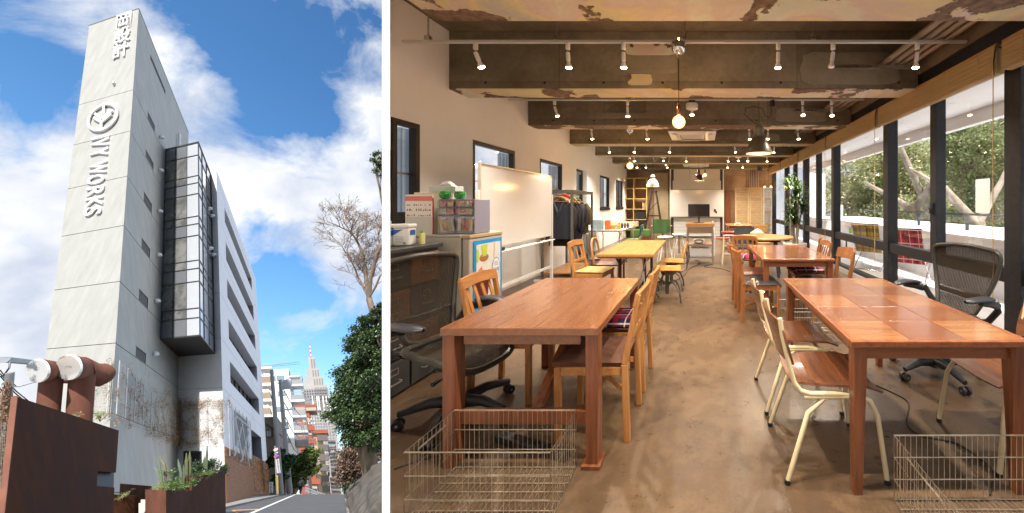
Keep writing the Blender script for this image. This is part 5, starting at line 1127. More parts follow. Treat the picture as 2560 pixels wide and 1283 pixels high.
p2 = pole(778, 1236, 766, 1046, 70, .2, 'slim pole with many crossarms in front of the orange apartments', ((.98, 2.3, 0), (.92, 2.3, 0), (.80, 2, 0), (.7, 1.6, 0), (.62, 1.4, 0)))
pole(857, 1240, 832, 1022, 85, .26, 'dark slim pole rising before the far skyscraper'); pole(829, 1238, 822, 1110, 105, .22, 'short dark pole at the end of the street', ((.95, 2.3, 0), (.85, 2, 0)))
tr = thing('transformer_box', 'grey transformer box hung at the top of the concrete pole', 'transformer', p1[2]-VSn*1.0-VUn*1.1)
MB().lathe([(0, 0), (.42, 0), (.45, .1), (.45, .9), (.40, 1.0), (0, 1.02)], n=16).build('tank', M_balg, tr, smooth=True); MB().box(-.7, .7, -.06, .06, -.12, -.01).build('hanger', M_balg, tr)
m_ = lambda a, b, s: [a, a*.75+b*.25-VUn*s*.75, a*.5+b*.5-VUn*s, a*.25+b*.75-VUn*s*.75, b]
for k, (s, lab) in enumerate([(1.0, 'upper street cable between the transformer pole and the crossarm pole'), (1.8, 'second street cable between the transformer pole and the crossarm pole'), (2.6, 'third street cable between the transformer pole and the crossarm pole'), (4.0, 'lowest thick street cable sagging before the white apartments')]):
    tag(MB().tube(m_(p1[2]-VUn*(.5+k*1.8), p2[2]-VUn*(.3+k*.9), s), .035, 5).build('street_cable', M_cable), lab, 'cable', 'cables between the street poles')
for k, x in enumerate((610, 650)):
    tag(MB().tube([P(640, 918+k*2, 55), P(750, 905+k*5, 75)], .03, 4).build('street_cable', M_cable), '%s thin cable crossing the sky above the white apartments' % ('upper' if k == 0 else 'lower'), 'cable', 'thin cables in the sky')
# sign post
sp = thing('sign_post', 'steel post with a speed sign, a blue no parking sign and a vertical notice', 'traffic sign', P(692, 1236, 33)); isg = Vector(sp.location); T = lambda p: Vector(p)-isg
MB(T).tube([P(692, 1236, 33), P(687, 1115, 33.6)], .045, 8).build('post', gp, sp)
MB(T).tube([P(694.5, 1236, 33.1), P(693, 1190, 33.1)], .06, 8).build('yellow_guard', mat('yellow_guard', (.55, .38, .05), .6), sp)
def disc(px, py, Y, r, mats, name):
    c = P(px, py, Y); fw = (c0-c).normalized(); u = VU; s = u.cross(fw).normalized(); par = None
    for i, (rr_, m) in enumerate(mats):
        n = 24; off = fw*(.012*i); vs = [c + (s*math.cos(2*PI*k/n)+u*math.sin(2*PI*k/n))*rr_ + off for k in range(n)]; vs2 = [v + fw*.01 for v in vs]
        mb = MB(T); mb.add(vs+vs2, [tuple(range(n)), tuple(range(2*n-1, n-1, -1))]+[(k, (k+1) % n, (k+1) % n+n, k+n) for k in range(n)])
        o = mb.build(name if i == 0 else 'disc_face', m, sp if par is None else par)
        if par is None: par = o
    return c, s, u, fw, par
mr_ = mat('sign_red', (.6, .02, .03), .4); mw_ = mat('sign_white', (.8, .8, .8), .4); mb_ = mat('sign_blue', (.02, .08, .42), .4)
c, s, u, fw, par = disc(689.5, 1124, 33, .20, [(.15, mr_), (.11, mw_)], 'speed_sign')
vs, fs = text_poly('20', extrude=.02, offset=.02); MB(T).add([c + s*v[0]*.14 + u*v[1]*.16 + fw*(.03+v[2]*.2) for v in vs], fs).build('number', mb_, par, fixn=False)
c, s, u, fw, par = disc(691, 1139.5, 33, .20, [(.15, mr_), (.12, mb_)], 'no_parking_sign')
MB(T).beam(c - (s-u)*.12+fw*.03, c + (s-u)*.12+fw*.03, .05, .01).build('red_bar', mr_, par)
MB(T).beam(P(690, 1130.5, 33), P(690.5, 1133.5, 33), .34, .02, up=(0, 1, 0)).build('small_plate', mw_, sp)
pl_ = MB(T).beam(P(693, 1148, 33), P(697, 1183, 33), .30, .03, up=(0, 1, 0)).build('notice_plate', mw_, sp)
for k, ch in enumerate('スクールゾーン'):
    vs, fs = text_poly(ch, extrude=.02, offset=.015); c = P(693.2+k*.62, 1150+k*4.9, 32.93); MB(T).add([c + Vector((v[0]*.19, -v[2]*.1, v[1]*.19)) for v in vs], fs).build('character', M_cable, pl_, fixn=False)
# guard rail, distant car, walker
t = thing('white_guard_rail', 'white pedestrian guard rail at the end of the street', 'railing', P(763, 1236, 60)); ig = Vector(t.location); T = lambda p: Vector(p)-ig
ps = [(763+k*7.5, 1219+k*2.6, 60+k*4) for k in range(8)]
for k, (x, y, Y) in enumerate(ps): MB(T).tube([P(x, y, Y), P(x, y+17-k*1.2, Y)], .06, 6).build('post', M_whitemetal, t)
for dy in (0, 7): MB(T).tube([P(x, y+dy, Y) for x, y, Y in ps], .05, 6).build('rail', M_whitemetal, t)
for k in range(7):
    x, y, Y = ps[k]; MB(T).tube([P(x+2.5, y+1.5, Y+1), P(x+2.5, y+14-k, Y+1)], .03, 5).build('baluster', M_whitemetal, t)
t = thing('white_gate', 'small white metal gate between the timber stairs and the sign post', 'gate', P(676, 1236, 34)); ig = Vector(t.location)
T = lambda p: Vector(p)-ig
for x in (673, 677, 681): MB(T).tube([P(x, 1206, 34), P(x+.5, 1232, 34)], .035, 6).build('bar', M_whitemetal, t)
for y in (1206, 1214, 1222): MB(T).tube([P(673, y, 34), P(681.5, y+.5, 34)], .03, 6).build('rail', M_whitemetal, t)
def car(px, py, Y, k_, lab):
    t = thing('parked_car', lab, 'car', P(px, py, Y)); s = 1.0
    T = lambda p: -VSn*p[0]*s + VRn*p[1]*s + VUn*p[2]*s
    b = MB(T); b.prism([(-.85, .25), (.85, .25), (.88, .8), (.70, .95), (.58, 1.42), (-.58, 1.42), (-.70, .95), (-.88, .8)], 0, 4.0, Matrix(((1, 0, 0, 0), (0, 0, 1, 0), (0, 1, 0, 0), (0, 0, 0, 1)))); b.build('body', mat('white_car_paint', (.75, .75, .76), .2, coat=.5), t, bev=.05)
    MB(T).box(-.55, .55, -.02, -.001, .98, 1.36).build('windscreen', M_dglass, t)
    for x in (-.68, .68): MB(T).box(x-.14, x+.14, -.02, -.001, .62, .76).build('headlight', M_chrome, t)
    for x in (-.76, .76):
        for y in (.7, 3.2): MB(T).tube([(x-.1, y, .3), (x+.1, y, .3)], .3, 14).build('wheel', M_rubber, t)
car(789, 1240, 78, 1, 'white car at the end of the street behind the guard rail')
def person(px, py, Y, hgt, lab):
    t = thing('person', lab, 'person', P(px, py, Y)); me = bpy.data.meshes.new('body')
    J = [(0, 0, .92), (0, 0, 1.15), (0, .01, 1.38), (0, .02, 1.50), (0, .03, 1.62), (0, .03, 1.72), (-.17, 0, 1.40), (-.23, .03, 1.15), (-.22, .12, .92), (.17, 0, 1.40), (.23, -.03, 1.15), (.22, -.06, .92), (-.09, 0, .88), (-.10, .10, .48), (-.10, .02, .06), (-.10, .16, .03), (.09, 0, .88), (.10, -.04, .48), (.10, -.22, .10), (.10, -.10, .03)]
    Ed = [(0, 1), (1, 2), (2, 3), (3, 4), (4, 5), (2, 6), (6, 7), (7, 8), (2, 9), (9, 10), (10, 11), (0, 12), (12, 13), (13, 14), (14, 15), (0, 16), (16, 17), (17, 18), (18, 19)]
    rad = [.15, .14, .17, .06, .095, .085, .07, .055, .04, .07, .055, .04, .10, .07, .045, .035, .10, .07, .045, .035]
    me.from_pydata([Vector(j)*hgt/1.75 for j in J], Ed, []); o = bpy.data.objects.new('body', me); COL.objects.link(o); o.parent = t; KIDS.setdefault(t.name, []).append(o)
    me.materials.append(mat('dark_clothes', (.02, .022, .035), .9)); sk_ = o.modifiers.new('skin', 'SKIN'); sk_.use_smooth_shade = True
    for v, r_ in zip(me.skin_vertices[0].data if me.skin_vertices else [], rad): v.radius = (r_, r_)
    if not me.skin_vertices:
        bpy.context.view_layer.objects.active = o
    sb = o.modifiers.new('sub', 'SUBSURF'); sb.levels = 1; sb.render_levels = 1
    MB().lathe([(.0001, .11), (.07, .09), (.105, .03), (.10, -.04), (.06, -.07)], (0, .01*hgt, 1.70*hgt/1.75), 14).build('hair', mat('black_hair', (.012, .01, .01), .6), t, smooth=True)
    MB().box(-.17, .17, -.28, -.12, 1.0, 1.42).build('backpack', mat('dark_bag', (.03, .03, .045), .8), t, bev=.04)
    t.rotation_euler = (0, 0, .3); return t
person(752, 1234, 40, 1.75, 'person in dark clothes walking at the crest of the road')
# ---------------------------------------------------------------- trees and stone wall on the right of the street
M_lev = leafmat('evergreen_leaf', (.014, .036, .010), (.060, .100, .028), rough=.42, tr=.12); M_lev2 = leafmat('pine_leaf', (.05, .085, .015), (.12, .15, .03), tr=.2); M_rl = leafmat('rusty_leaf', (.12, .07, .05), (.22, .15, .10)); M_bark = mat('tree_bark', (.15, .11, .085), .9, 0, (.26, .20, .15), 6, (1, 1, .3), bump=.5)
def tree(px, pyb, Y, crown, n, size, m, lab, seed, name='evergreen_tree', clump=None, trunk=.25):
    """crown: list of (px,py,radius px, weight) lobes that the branches end in"""
    rng = np.random.default_rng(seed); base = P(px, pyb, Y); t = thing(name, lab, 'tree', base); k = Y/FPX; tot = sum(c[3] for c in crown); pts = []; ib = np.array(base)
    mb = MB(); top = None
    for (cx, cy_, r, wgt) in crown:
        c = np.array(P(cx, cy_, Y)) - ib; c[1] += rng.uniform(-.5, .5)*r*k; nn = int(n*wgt/tot); R_ = r*k
        ncl = max(10, int(34*wgt)); d = rng.normal(size=(ncl, 3)); d /= np.linalg.norm(d, axis=1)[:, None]; rad_ = R_*(.45+.6*rng.random(ncl)**.6); cc = c + d*rad_[:, None]
        ix = rng.integers(0, ncl, nn); sig = R_*(clump or .13); q = cc[ix] + rng.normal(size=(nn, 3))*sig; pts.append(q)
        mid = c*.5 + np.array([0, 0, 0.0]); mb.tube([(0, 0, 0), tuple(c*.45+rng.normal(size=3)*R_*.08), tuple(c)], [trunk, trunk*.55, trunk*.2], 7)
        for q_ in cc[:min(ncl, 14)]: mb.tube([tuple(c*.8), tuple((c*.8+q_)/2+rng.normal(size=3)*R_*.05), tuple(q_)], [trunk*.3, trunk*.18, .015], 4)
    mb.build('trunk', M_bark, t); pts = np.concatenate(pts); leaf_mesh('crown', m, pts, size, seed, .5, parent=t, droop=.2, kind=None); return t
tree(925, 1190, 11.5, [(905, 870, 42, 1.2), (950, 850, 50, 1.2), (890, 940, 48, 1.4), (945, 950, 55, 1.4), (880, 1010, 42, 1.3), (930, 1030, 55, 1.4), (905, 1085, 42, 1.1), (950, 1080, 40, .8), (868, 960, 28, .6), (915, 815, 30, .6), (953, 790, 26, .5)], 60000, .075, M_lev, 'large glossy dark evergreen tree at the right of the street', 21, trunk=.16)
tree(992, 1180, 13.5, [(960, 395, 20, .5), (965, 430, 24, .6)], 2600, .07, M_lev, 'overhanging evergreen branch high above the bare tree', 22, 'evergreen_branch', trunk=.08)
tree(735, 1234, 46, [(742, 1160, 22, 1), (762, 1150, 18, 1), (725, 1170, 20, .8), (755, 1185, 24, 1), (775, 1175, 14, .6)], 16000, .26, M_lev2, 'round yellow green tree beside the walker at the road crest', 23, 'street_tree')
tree(712, 1236, 40, [(700, 1140, 16, 1), (712, 1160, 14, 1), (690, 1150, 12, .6), (706, 1190, 14, .8)], 7000, .22, M_lf2, 'dark green shrub between the two concrete poles', 24, 'roadside_shrub', trunk=.1)
tree(900, 1200, 15, [(885, 1140, 26, 1), (905, 1120, 26, 1), (925, 1150, 26, 1), (880, 1175, 22, .8), (940, 1130, 24, .8), (868, 1155, 14, .5)], 13000, .085, M_rl, 'rust coloured leafy bush between evergreen and stone wall', 25, 'rusty_bush', clump=.3, trunk=.05)
tree(872, 1232, 20, [(874, 1215, 14, 1), (880, 1200, 12, .8)], 2500, .10, M_lf2, 'small dark shrub at the foot of the stone wall', 26, 'roadside_shrub', trunk=.04)
# bare tree
def bare(px0, py0, Y):
    t = thing('bare_tree', 'leafless tree with pale spreading branches against the sky', 'tree', P(px0, py0, Y)); rng = random.Random(12); mb = MB(); mt = MB(); ib = Vector(t.location); k = Y/FPX; cnt = [0]
    def grow(p, d, ln, r, lvl):
        cnt[0] += 1
        if lvl > 6 or cnt[0] > 5200: return
        pts = [p]; q = p; dd = d.copy(); n = 4
        for i in range(n):
            dd = (dd + Vector((rng.gauss(0, .13), rng.gauss(0, .13), rng.gauss(.04, .10)))).normalized(); q = q + dd*(ln/n); pts.append(q)
        (mb if lvl < 3 else mt).tube(pts, [max(r*(1-.45*i/n), .0045) for i in range(n+1)], 7 if lvl < 2 else (4 if lvl < 4 else 3), caps=lvl < 2)
        nb = [3, 4, 4, 4, 3, 3, 0][lvl]
        for b in range(nb):
            i = rng.randint(1 if lvl else 2, n); f = pts[i]; s = Vector((rng.gauss(0, 1), rng.gauss(0, .8), rng.gauss(.15, .7))).normalized(); nd = (dd*.72 + s*.68).normalized()
            grow(f, nd, ln*rng.uniform(.55, .80), r*.52, lvl+1)
    for (x1, y1, r) in ((922, 745, .15),):
        p0 = Vector((0, 0, 0)); p1 = P(x1, y1, Y)-ib; mb.tube([p0, p1], [.10, .085], 9)
        for (x2, y2, rr_) in ((908, 640, .055), (938, 650, .06), (893, 690, .035), (950, 690, .035)):
            p2 = P(x2, y2, Y)-ib; mb.tube([p1, (p1+p2)/2+Vector((rng.uniform(-.06, .06), 0, 0)), p2], [rr_*1.15, rr_, rr_*.8], 8); d = (p2-p1).normalized(); grow(p2, d, .98, rr_*.78, 1); grow((p1+p2)/2, (d+Vector((rng.uniform(-.9, .5), .2, -.1))).normalized(), .75, rr_*.45, 2); grow((p1+p2)/2, (d+Vector((-.8, .2, -.2))).normalized(), .75, rr_*.4, 3)
    mb.build('trunk', M_bark, t); mt.build('twig', mat('twig_bark', (.22, .16, .12), .9), t, kind='stuff'); print('twigs', cnt)
bare(938, 802, 13)
# stone retaining wall
sw = thing('stone_wall', 'rough grey brown stone retaining wall at the right of the road', 'wall', P(905, 1283, 8)); iw = Vector(sw.location)
def swf(u, v):
    base = [P(862, 1240, 21), P(878, 1300, 8.0), P(890, 1420, 4.2)]; topp = [P(884, 1206, 21), P(940, 1150, 9.5), P(1010, 1128, 6.4)]
    def q(a, s): return a[0]*(1-s)**2 + a[1]*2*s*(1-s) + a[2]*s*s
    p = q(base, u)*(1-v) + q(topp, u)*v; bulge = math.sin(v*PI)*.10
    return p + Vector((-1, -.3, .1))*bulge + Vector((-1, -.3, .2))*.06*math.sin(u*23+v*7)*math.sin(v*11+u*5) - iw
MB().grid(swf, 60, 20, .35).build('boulder_face', mat('rough_stone', (.040, .034, .027), .95, 0, (.13, .112, .092), 5, bump=1.0, bscale=7, detail=12), sw, smooth=True)
# ================================================================ FURNITURE
def V3(*a): return Vector(a)
# ---- slat-back wooden chair (faces +y)
def slat_chair(label, loc, rz, seat_m, group, mz=None, mx=None, slats=4, cross=False, cushion=None):
    mz = mz or M_chair; mx = mx or M_chairx
    t = thing('slat_back_chair', label, 'chair', (*loc, 0), rz, group); w = .185
    for s in (-1, 1):
        m = MB(); m.beam((s*w, -.20, 0), (s*w, -.185, .44), .036, .036, up=(0, 1, 0)); m.beam((s*w, -.185, .44), (s*w, -.265, .835), .034, .034, up=(0, 1, 0), w1=.026, d1=.03); m.build('rear_leg', mz, t, bev=.004)
        MB().beam((s*w, .195, 0), (s*w, .195, .425), .036, .036, up=(0, 1, 0)).build('leg', mz, t, bev=.004)
        MB().box(s*w-.010, s*w+.010, -.165, .177, .375, .424).build('side_rail', mx, t, bev=.003)
        MB().beam((s*w, -.17, .30), (s*(w-.1), .0, .372), .014, .03).build('corner_brace', mx, t)
    MB().box(-w+.018, w-.018, .185, .205, .375, .424).build('front_rail', mx, t, bev=.003)
    MB().grid(lambda u, v: ((u-.5)*(2*w+.034), -.262-.02*math.sin(u*PI)+(v-.5)*-.018, .765+v*.075+.012*math.sin(u*PI)), 10, 2, .022).build('top_rail', mx, t, smooth=True, bev=.003)
    MB().box(-w+.014, w-.014, -.222, -.202, .56, .598).build('lower_rail', mx, t, bev=.003)
    for k in range(slats):
        x = (k-(slats-1)/2)*(2*w-.09)/(slats-1)*.92; MB().beam((x, -.215, .60), (x, -.268, .77), .030, .010, up=(0, 1, 0)).build('slat', mz, t, bev=.002)
    def seat(u, v):
        x = (u-.5)*.40; y = -.185+v*.41; e = min(u, 1-u, v, 1-v); h = .018*min(1, e*7)**.5
        return (x, y, .452+h*1.0)
    MB().grid(seat, 14, 14, .026).build('seat', seat_m, t, smooth=True)
    if cushion:
        def cu(u, v):
            x = (u-.5)*.40; y = -.17+v*.40; e = min(u, 1-u, v, 1-v); return (x, y, .470+.040*min(1, e*6)**.5)
        MB().grid(cu, 16, 16, .03).build('cushion', cushion, t, smooth=True)
    return t
# ---- curved-rail chair with saddle seat
def bow_chair(label, loc, rz, seat_m, group):
    t = thing('bow_back_chair', label, 'chair', (*loc, 0), rz, group); w = .20
    for s in (-1, 1):
        m = MB(); m.beam((s*w, -.21, 0), (s*w, -.20, .46), .034, .045, up=(0, 1, 0), w1=.036, d1=.05); m.beam((s*w, -.20, .46), (s*(w+.012), -.255, .80), .036, .05, up=(0, 1, 0), w1=.026, d1=.03); m.build('rear_leg', M_teak, t, bev=.006)
        MB().beam((s*w, .20, 0), (s*w, .20, .43), .03, .036, up=(0, 1, 0), w1=.04, d1=.04).build('leg', M_teak, t, bev=.006)
        MB().box(s*w-.011, s*w+.011, -.18, .182, .365, .425).build('side_rail', M_teakx, t, bev=.003)
        MB().beam((s*w, -.19, .19), (-s*w*.0, .0, .185), .022, .028).build('cross_stretcher', M_teakx, t); MB().beam((s*w, .19, .19), (0, 0, .185), .022, .028).build('cross_stretcher', M_teakx, t)
    MB().box(-w+.018, w-.018, .190, .210, .365, .425).build('front_rail', M_teakx, t, bev=.003)
    MB().grid(lambda u, v: ((u-.5)*.46, -.235-.075*math.sin(u*PI)**.8-(v-.5)*.03, .69+v*.135-.02*abs(u-.5)*2*v), 18, 4, .020).build('back_rail', wood('bow_rail_wood', (.36, .14, .045), (.24, .085, .026), 'x', .28, .35), t, smooth=True)
    def seat(u, v):
        x = (u-.5)*.44; y = -.20+v*.43; e = min(u, 1-u, v, 1-v); return (x, y, .432+.035*min(1, e*6)**.5)
    MB().grid(seat, 14, 14, .03).build('seat', seat_m, t, smooth=True); return t
# ---- tubular school chair with plywood shells
def tube_chair(label, loc, rz, group):
    t = thing('plywood_school_chair', label, 'chair', (*loc, 0), rz, group); r = .0125
    for s in (-1, 1):
        x = s*.185
        # back upright curving into the seat rail and front leg
        m = MB(); m.tube([(x*.98, -.275, .785), (x*.98, -.262, .70), (x*1.0, -.225, .54), (x*1.02, -.205, .47), (x*1.03, -.175, .432), (x*1.03, -.13, .418), (x*1.03, .02, .416), (x*1.0, .10, .405)], r, 12); m.build('back_tube', M_cream, t, smooth=True)
        m = MB(); m.tube([(x*1.03, -.16, .404), (x*1.03, -.02, .404), (x*1.03, .12, .404), (x*1.05, .165, .385), (x*1.12, .195, .32), (x*1.20, .235, .012)], r, 12); m.build('front_leg', M_cream, t, smooth=True)
        MB().tube([(x*1.03, -.06, .395), (x*1.08, -.14, .33), (x*1.20, -.245, .012)], r, 12).build('rear_leg', M_cream, t, smooth=True)
        for y in (.236, -.246): MB().cyl((x*1.20, y, 0), (x*1.20, y, .022), .0145, n=12).build('rubber_foot', M_rubber, t)
        for zz in (.755, .63): MB().cyl((x*.62, -.252+(.755-zz)*.30, zz), (x*.62, -.243+(.755-zz)*.30, zz), .006, n=8).build('rivet', M_chrome, t)
        for yy in (.14, -.13): MB().cyl((x*.75, yy, .441), (x*.75, yy, .4455), .007, n=8).build('rivet', M_chrome, t)
    MB().tube([(-.19, .1, .404), (.19, .1, .404)], r*.8, 8).build('cross_tube', M_cream, t, smooth=True)
    def back(u, v):
        cx = (u-.5)*2; z = .555+v*.24; wv = .20*(1-.10*abs(v-.45)**2*4); 
        x = cx*wv; y = -.262-(v-.5)*.075-.038*(1-cx*cx)
        if v > .8: z -= .018*cx*cx
        return (x, y+.012, z)
    MB().grid(back, 16, 8, .010).build('backrest', M_ply, t, smooth=True)
    def seat(u, v):
        cx = (u-.5)*2; wv = .205*(1-.22*(1-v)**2.2); y = -.205+v*.425; z = .438-.030*max(0, v-.80)**1.2*6-.010*(1-cx*cx)*(1-v)
        return (cx*wv, y, z+.014*abs(cx)**2.5)
    MB().grid(seat, 16, 16, -.010).build('seat', M_ply, t, smooth=True)
    return t
# ---- mesh office chair
def meshmat():
    m = bpy.data.materials.new('woven_mesh'); m.use_nodes = True; nt = m.node_tree; N = nt.nodes; L = nt.links; b = N['Principled BSDF']; b.inputs['Base Color'].default_value = (.035, .027, .020, 1); b.inputs['Specular IOR Level'].default_value = .1; b.inputs['Roughness'].default_value = .7
    tc = N.new('ShaderNodeTexCoord'); w = N.new('ShaderNodeTexWave'); w.bands_direction = 'X'; w.inputs['Scale'].default_value = 26; w.inputs['Distortion'].default_value = 0; L.new(tc.outputs['Object'], w.inputs[0])
    c = N.new('ShaderNodeValToRGB'); L.new(w.outputs['Fac'], c.inputs[0]); e = c.color_ramp.elements; e[0].position = .50; e[0].color = (.78, .78, .78, 1); e[1].position = .62; e[1].color = (1, 1, 1, 1); L.new(c.outputs[0], b.inputs['Alpha']); return m
M_mesh = meshmat()
def office_chair(label, loc, rz):
    t = thing('mesh_office_chair', label, 'office chair', (*loc, 0), rz, 'mesh office chairs')
    for k in range(5):
        a = 2*PI*k/5+.35; d = V3(math.cos(a), math.sin(a), 0); e = d*.315
        l = MB().tube([d*.03+V3(0, 0, .105), d*.16+V3(0, 0, .118), e+V3(0, 0, .085)], [.038, .030, .018], 10).build('base_leg', M_plastic, t, smooth=True)
        side = V3(-d.y, d.x, 0)
        c = MB(); 
        for s in (-1, 1): c.tube([e+side*(s*.010)+V3(0, 0, .03), e+side*(s*.028)+V3(0, 0, .03)], [.030, .028], 16)
        c.build('caster', M_plastic, l, smooth=True); MB().tube([e+side*-.03+V3(0, 0, .03), e+side*.03+V3(0, 0, .03)], .008, 8).build('axle', M_steel, l)
    MB().cyl((0, 0, .10), (0, 0, .27), .026, .026, 16).build('gas_column', M_steel, t, smooth=True); MB().cyl((0, 0, .06), (0, 0, .14), .042, .038, 16).build('hub', M_plastic, t, smooth=True)
    m = MB(); m.beam((0, -.15, .335), (0, .12, .325), .13, .075, w1=.17, d1=.06).beam((0, -.13, .35), (0, -.26, .40), .10, .05); m.build('tilt_mechanism', M_plastic, t, bev=.015)
    for s in (-1, 1): MB().tube([(s*.08, .02, .32), (s*.16, .03, .31), (s*.21, .03, .305)], [.007, .007, .014], 8).build('lever', M_plastic, t, smooth=True)
    # seat frame and mesh
    def sp(a):
        x = .255*math.copysign(abs(math.cos(a))**.6, math.cos(a)); y = .01+.235*math.copysign(abs(math.sin(a))**.6, math.sin(a)); z = .445 + (.018 if y < 0 else 0) - (.085*max(0, (y-.10)/.145)**2) + .02*(abs(x)/.255)**2*(1 if y < .1 else .3); return V3(x, y, z)
    MB().tube([sp(2*PI*k/40) for k in range(40)], .020, 8, closed=True).build('seat_frame', M_olive, t, smooth=True)
    def sm(u, v):
        a = (u-.5)*2; b = (v-.5)*2; x = .245*a; y = .01+.225*b; return (x, y, .440 - .085*max(0, (y-.10)/.145)**2 - .022*(1-a*a)*(1-b*b)*.9 + .012*a*a)
    MB().grid(sm, 14, 14).build('seat_mesh', M_mesh, t, smooth=True, fixn=False)
    # backrest: wide at the top, narrower at the waist
    def prof(h): # half width at height 0..1
        return .150 + .120*math.sin(min(1, h*1.02+.02)*PI*.5)**1.1 - .06*max(0, h-.86)**1.0*2.2
    def bp(h, s): return V3(s*prof(h), -.235-.10*h+.055*math.sin(h*PI)*-.6, .50+h*.50)
    loop = [bp(h/14, -1) for h in range(0, 14)] + [V3(-.235+.47*k/8*1.0, -.335+.012*math.sin(k/8*PI), .985+.028*math.sin(k/8*PI)) for k in range(0, 9)] + [bp(h/14, 1) for h in range(13, -1, -1)] + [V3(.09, -.225, .475), V3(0, -.222, .468), V3(-.09, -.225, .475)]
    MB().tube(loop, .017, 8, closed=True).build('back_frame', M_olive, t, smooth=True)
    def bm_(u, v):
        h = v; x = (u-.5)*2*prof(h)*.97; y = -.235-.10*h-.033*math.sin(h*PI)-.02*(1-((u-.5)*2)**2); return (x, y, .48+h*(.515+.018*math.sin(u*PI)))
    MB().grid(bm_, 16, 18).build('back_mesh', M_mesh, t, smooth=True, fixn=False)
    m = MB(); m.tube([(-.20, -.315, .62), (0, -.335, .60), (.20, -.315, .62)], [.02, .026, .02], 8); m.build('lumbar_pad', M_plastic, t, smooth=True)
    for s in (-1, 1):
        MB().tube([(s*.06, -.24, .40), (s*.20, -.30, .44), (s*.28, -.29, .55), (s*.29, -.24, .63)], [.026, .026, .024, .022], 10).build('arm_support', M_plastic, t, smooth=True)
        MB().tube([(s*.30, -.24, .60), (s*.315, -.15, .625), (s*.315, -.05, .640)], [.03, .028, .022], 10).build('arm_bracket', M_plastic, t, smooth=True)
        def pad(u, v, s=s):
            b = (v-.5)*2; a = u*2*PI; hw = .045*(1-.35*abs(b)**3)*(1 if abs(b) < .99 else .3); return (s*.315+hw*math.cos(a)-s*.02*b*b, -.06+.135*b, .665+.018*math.sin(a)*(1-.4*abs(b)**4)-.012*b*b)
        MB().grid(pad, 20, 16).build('arm_pad', mat('arm_pad_rubber', (.03, .032, .04), .38), t, smooth=True)
    return t
# ---- tables
def plain_table(label, loc, w, l, h=.72, top=.04):
    """loc = near left corner; boarded red-brown table with panel legs"""
    t = thing('wooden_table', label, 'table', (*loc, 0))
    MB().box(0, w, 0, l, h-top, h).build('tabletop', M_tableB, t, bev=.003)
    MB().box(.10, w-.10, .03, .05, h-top-.055, h-top-.001).build('apron', M_tableB, t, bev=.002); MB().box(.10, w-.10, l-.05, l-.03, h-top-.055, h-top-.001).build('apron', M_tableB, t, bev=.002)
    for s in (0, 1): MB().box(.06+s*(w-.14), .08+s*(w-.14), .10, l-.10, h-top-.055, h-top-.001).build('side_apron', M_tableB, t, bev=.002)
    for x in (0, w-.07):
        for y in (.01, l-.10): MB().box(x+.004, x+.066, y, y+.085, 0.0, h-top-.001).build('leg', M_tableAz, t, bev=.003)
    for y in (.05, l-.09): MB().box(.07, w-.07, y, y+.035, .20, .27).build('stretcher', M_tableAz, t, bev=.003)
    MB().beam((w*.55, .10, .235), (w*.62, l*.5, h-top-.06), .05, .05).build('diagonal_brace', M_tableAz, t, bev=.003); MB().beam((w*.45, l-.09, .235), (w*.40, l*.5, h-top-.06), .05, .05).build('diagonal_brace', M_tableAz, t, bev=.003)
    MB().box(w-.085, w+.012, -.004, .105, 0, .022).build('foot_block', M_tableAz, t, bev=.003)
    return t
plain_table('red brown plain wooden table at left front, before the mesh office chair', (-1.333, 1.785), .80, 1.21)
def tile_table(label, loc, w=.835, l=1.375, h=.72, sx_=1.0):
    t = thing('panelled_table', label, 'table', (*loc, 0), 0, 'panelled tables by the windows'); e = .022
    f = MB(); f.box(0, w, 0, e, h-.028, h).box(0, w, l-e, l, h-.028, h).box(0, e, e, l-e, h-.028, h).box(w-e, w, e, l-e, h-.028, h); f.build('edge_frame', M_tableAy, t, bev=.003)
    MB().box(e, w-e, e, l-e, h-.028, h-.012).build('base_board', M_tableAz, t)
    rng = random.Random(2); tw_ = (w-2*e)/3; tl = (l-2*e)/5
    for i in range(3):
        for j in range(5):
            MB().box(e+i*tw_+.0016, e+(i+1)*tw_-.0016, e+j*tl+.0012, e+(j+1)*tl-.0012, h-.0118, h-.0012-rng.uniform(0, .0006)).build('panel', M_tops[(i*7+j*5+i*j) % 4], t, bev=.0008, seg=1)
    for s in (0, 1):
        MB().box(.05+s*(w-.12), .07+s*(w-.12), .07, l-.07, h-.095, h-.029).build('side_apron', M_tableAy, t); MB().box(.085, w-.085, .04+s*(l-.10), .06+s*(l-.10), h-.095, h-.029).build('apron', M_tableA, t)
    for x, dx in ((.02, 0), (w-.085, .03)):
        for y in (.02, l-.085):
            vs = [(x, y, h-.029), (x+.065, y, h-.029), (x+.065, y+.065, h-.029), (x, y+.065, h-.029)]; q = .042; ox = .0 if dx == 0 else .023; oy = 0 if y < .1 else .023
            lo = [(x+ox, y+oy, 0), (x+ox+q, y+oy, 0), (x+ox+q, y+oy+q, 0), (x+ox, y+oy+q, 0)]
            MB().add(lo+vs, [(3, 2, 1, 0), (4, 5, 6, 7), (0, 1, 5, 4), (1, 2, 6, 5), (2, 3, 7, 6), (3, 0, 4, 7)]).build('leg', M_tableAz, t, bev=.003)
    return t
M_tops = [wood('panel_wood_a', (.34, .145, .050), (.24, .095, .036), 'x', .16, .8, 4), wood('panel_wood_b', (.27, .105, .044), (.19, .068, .028), 'x', .16, .8, 5), wood('panel_wood_c', (.36, .155, .055), (.27, .105, .036), 'x', .16, .8, 3), wood('panel_wood_d', (.235, .088, .038), (.19, .068, .030), 'x', .16, .8, 6)]
tile_table('panelled orange brown table at right front, covered with three by five square wood panels', (.68, 1.61))
tile_table('panelled orange brown table farther back by the windows, beside the chairs with tartan cushions', (.68, 4.02))
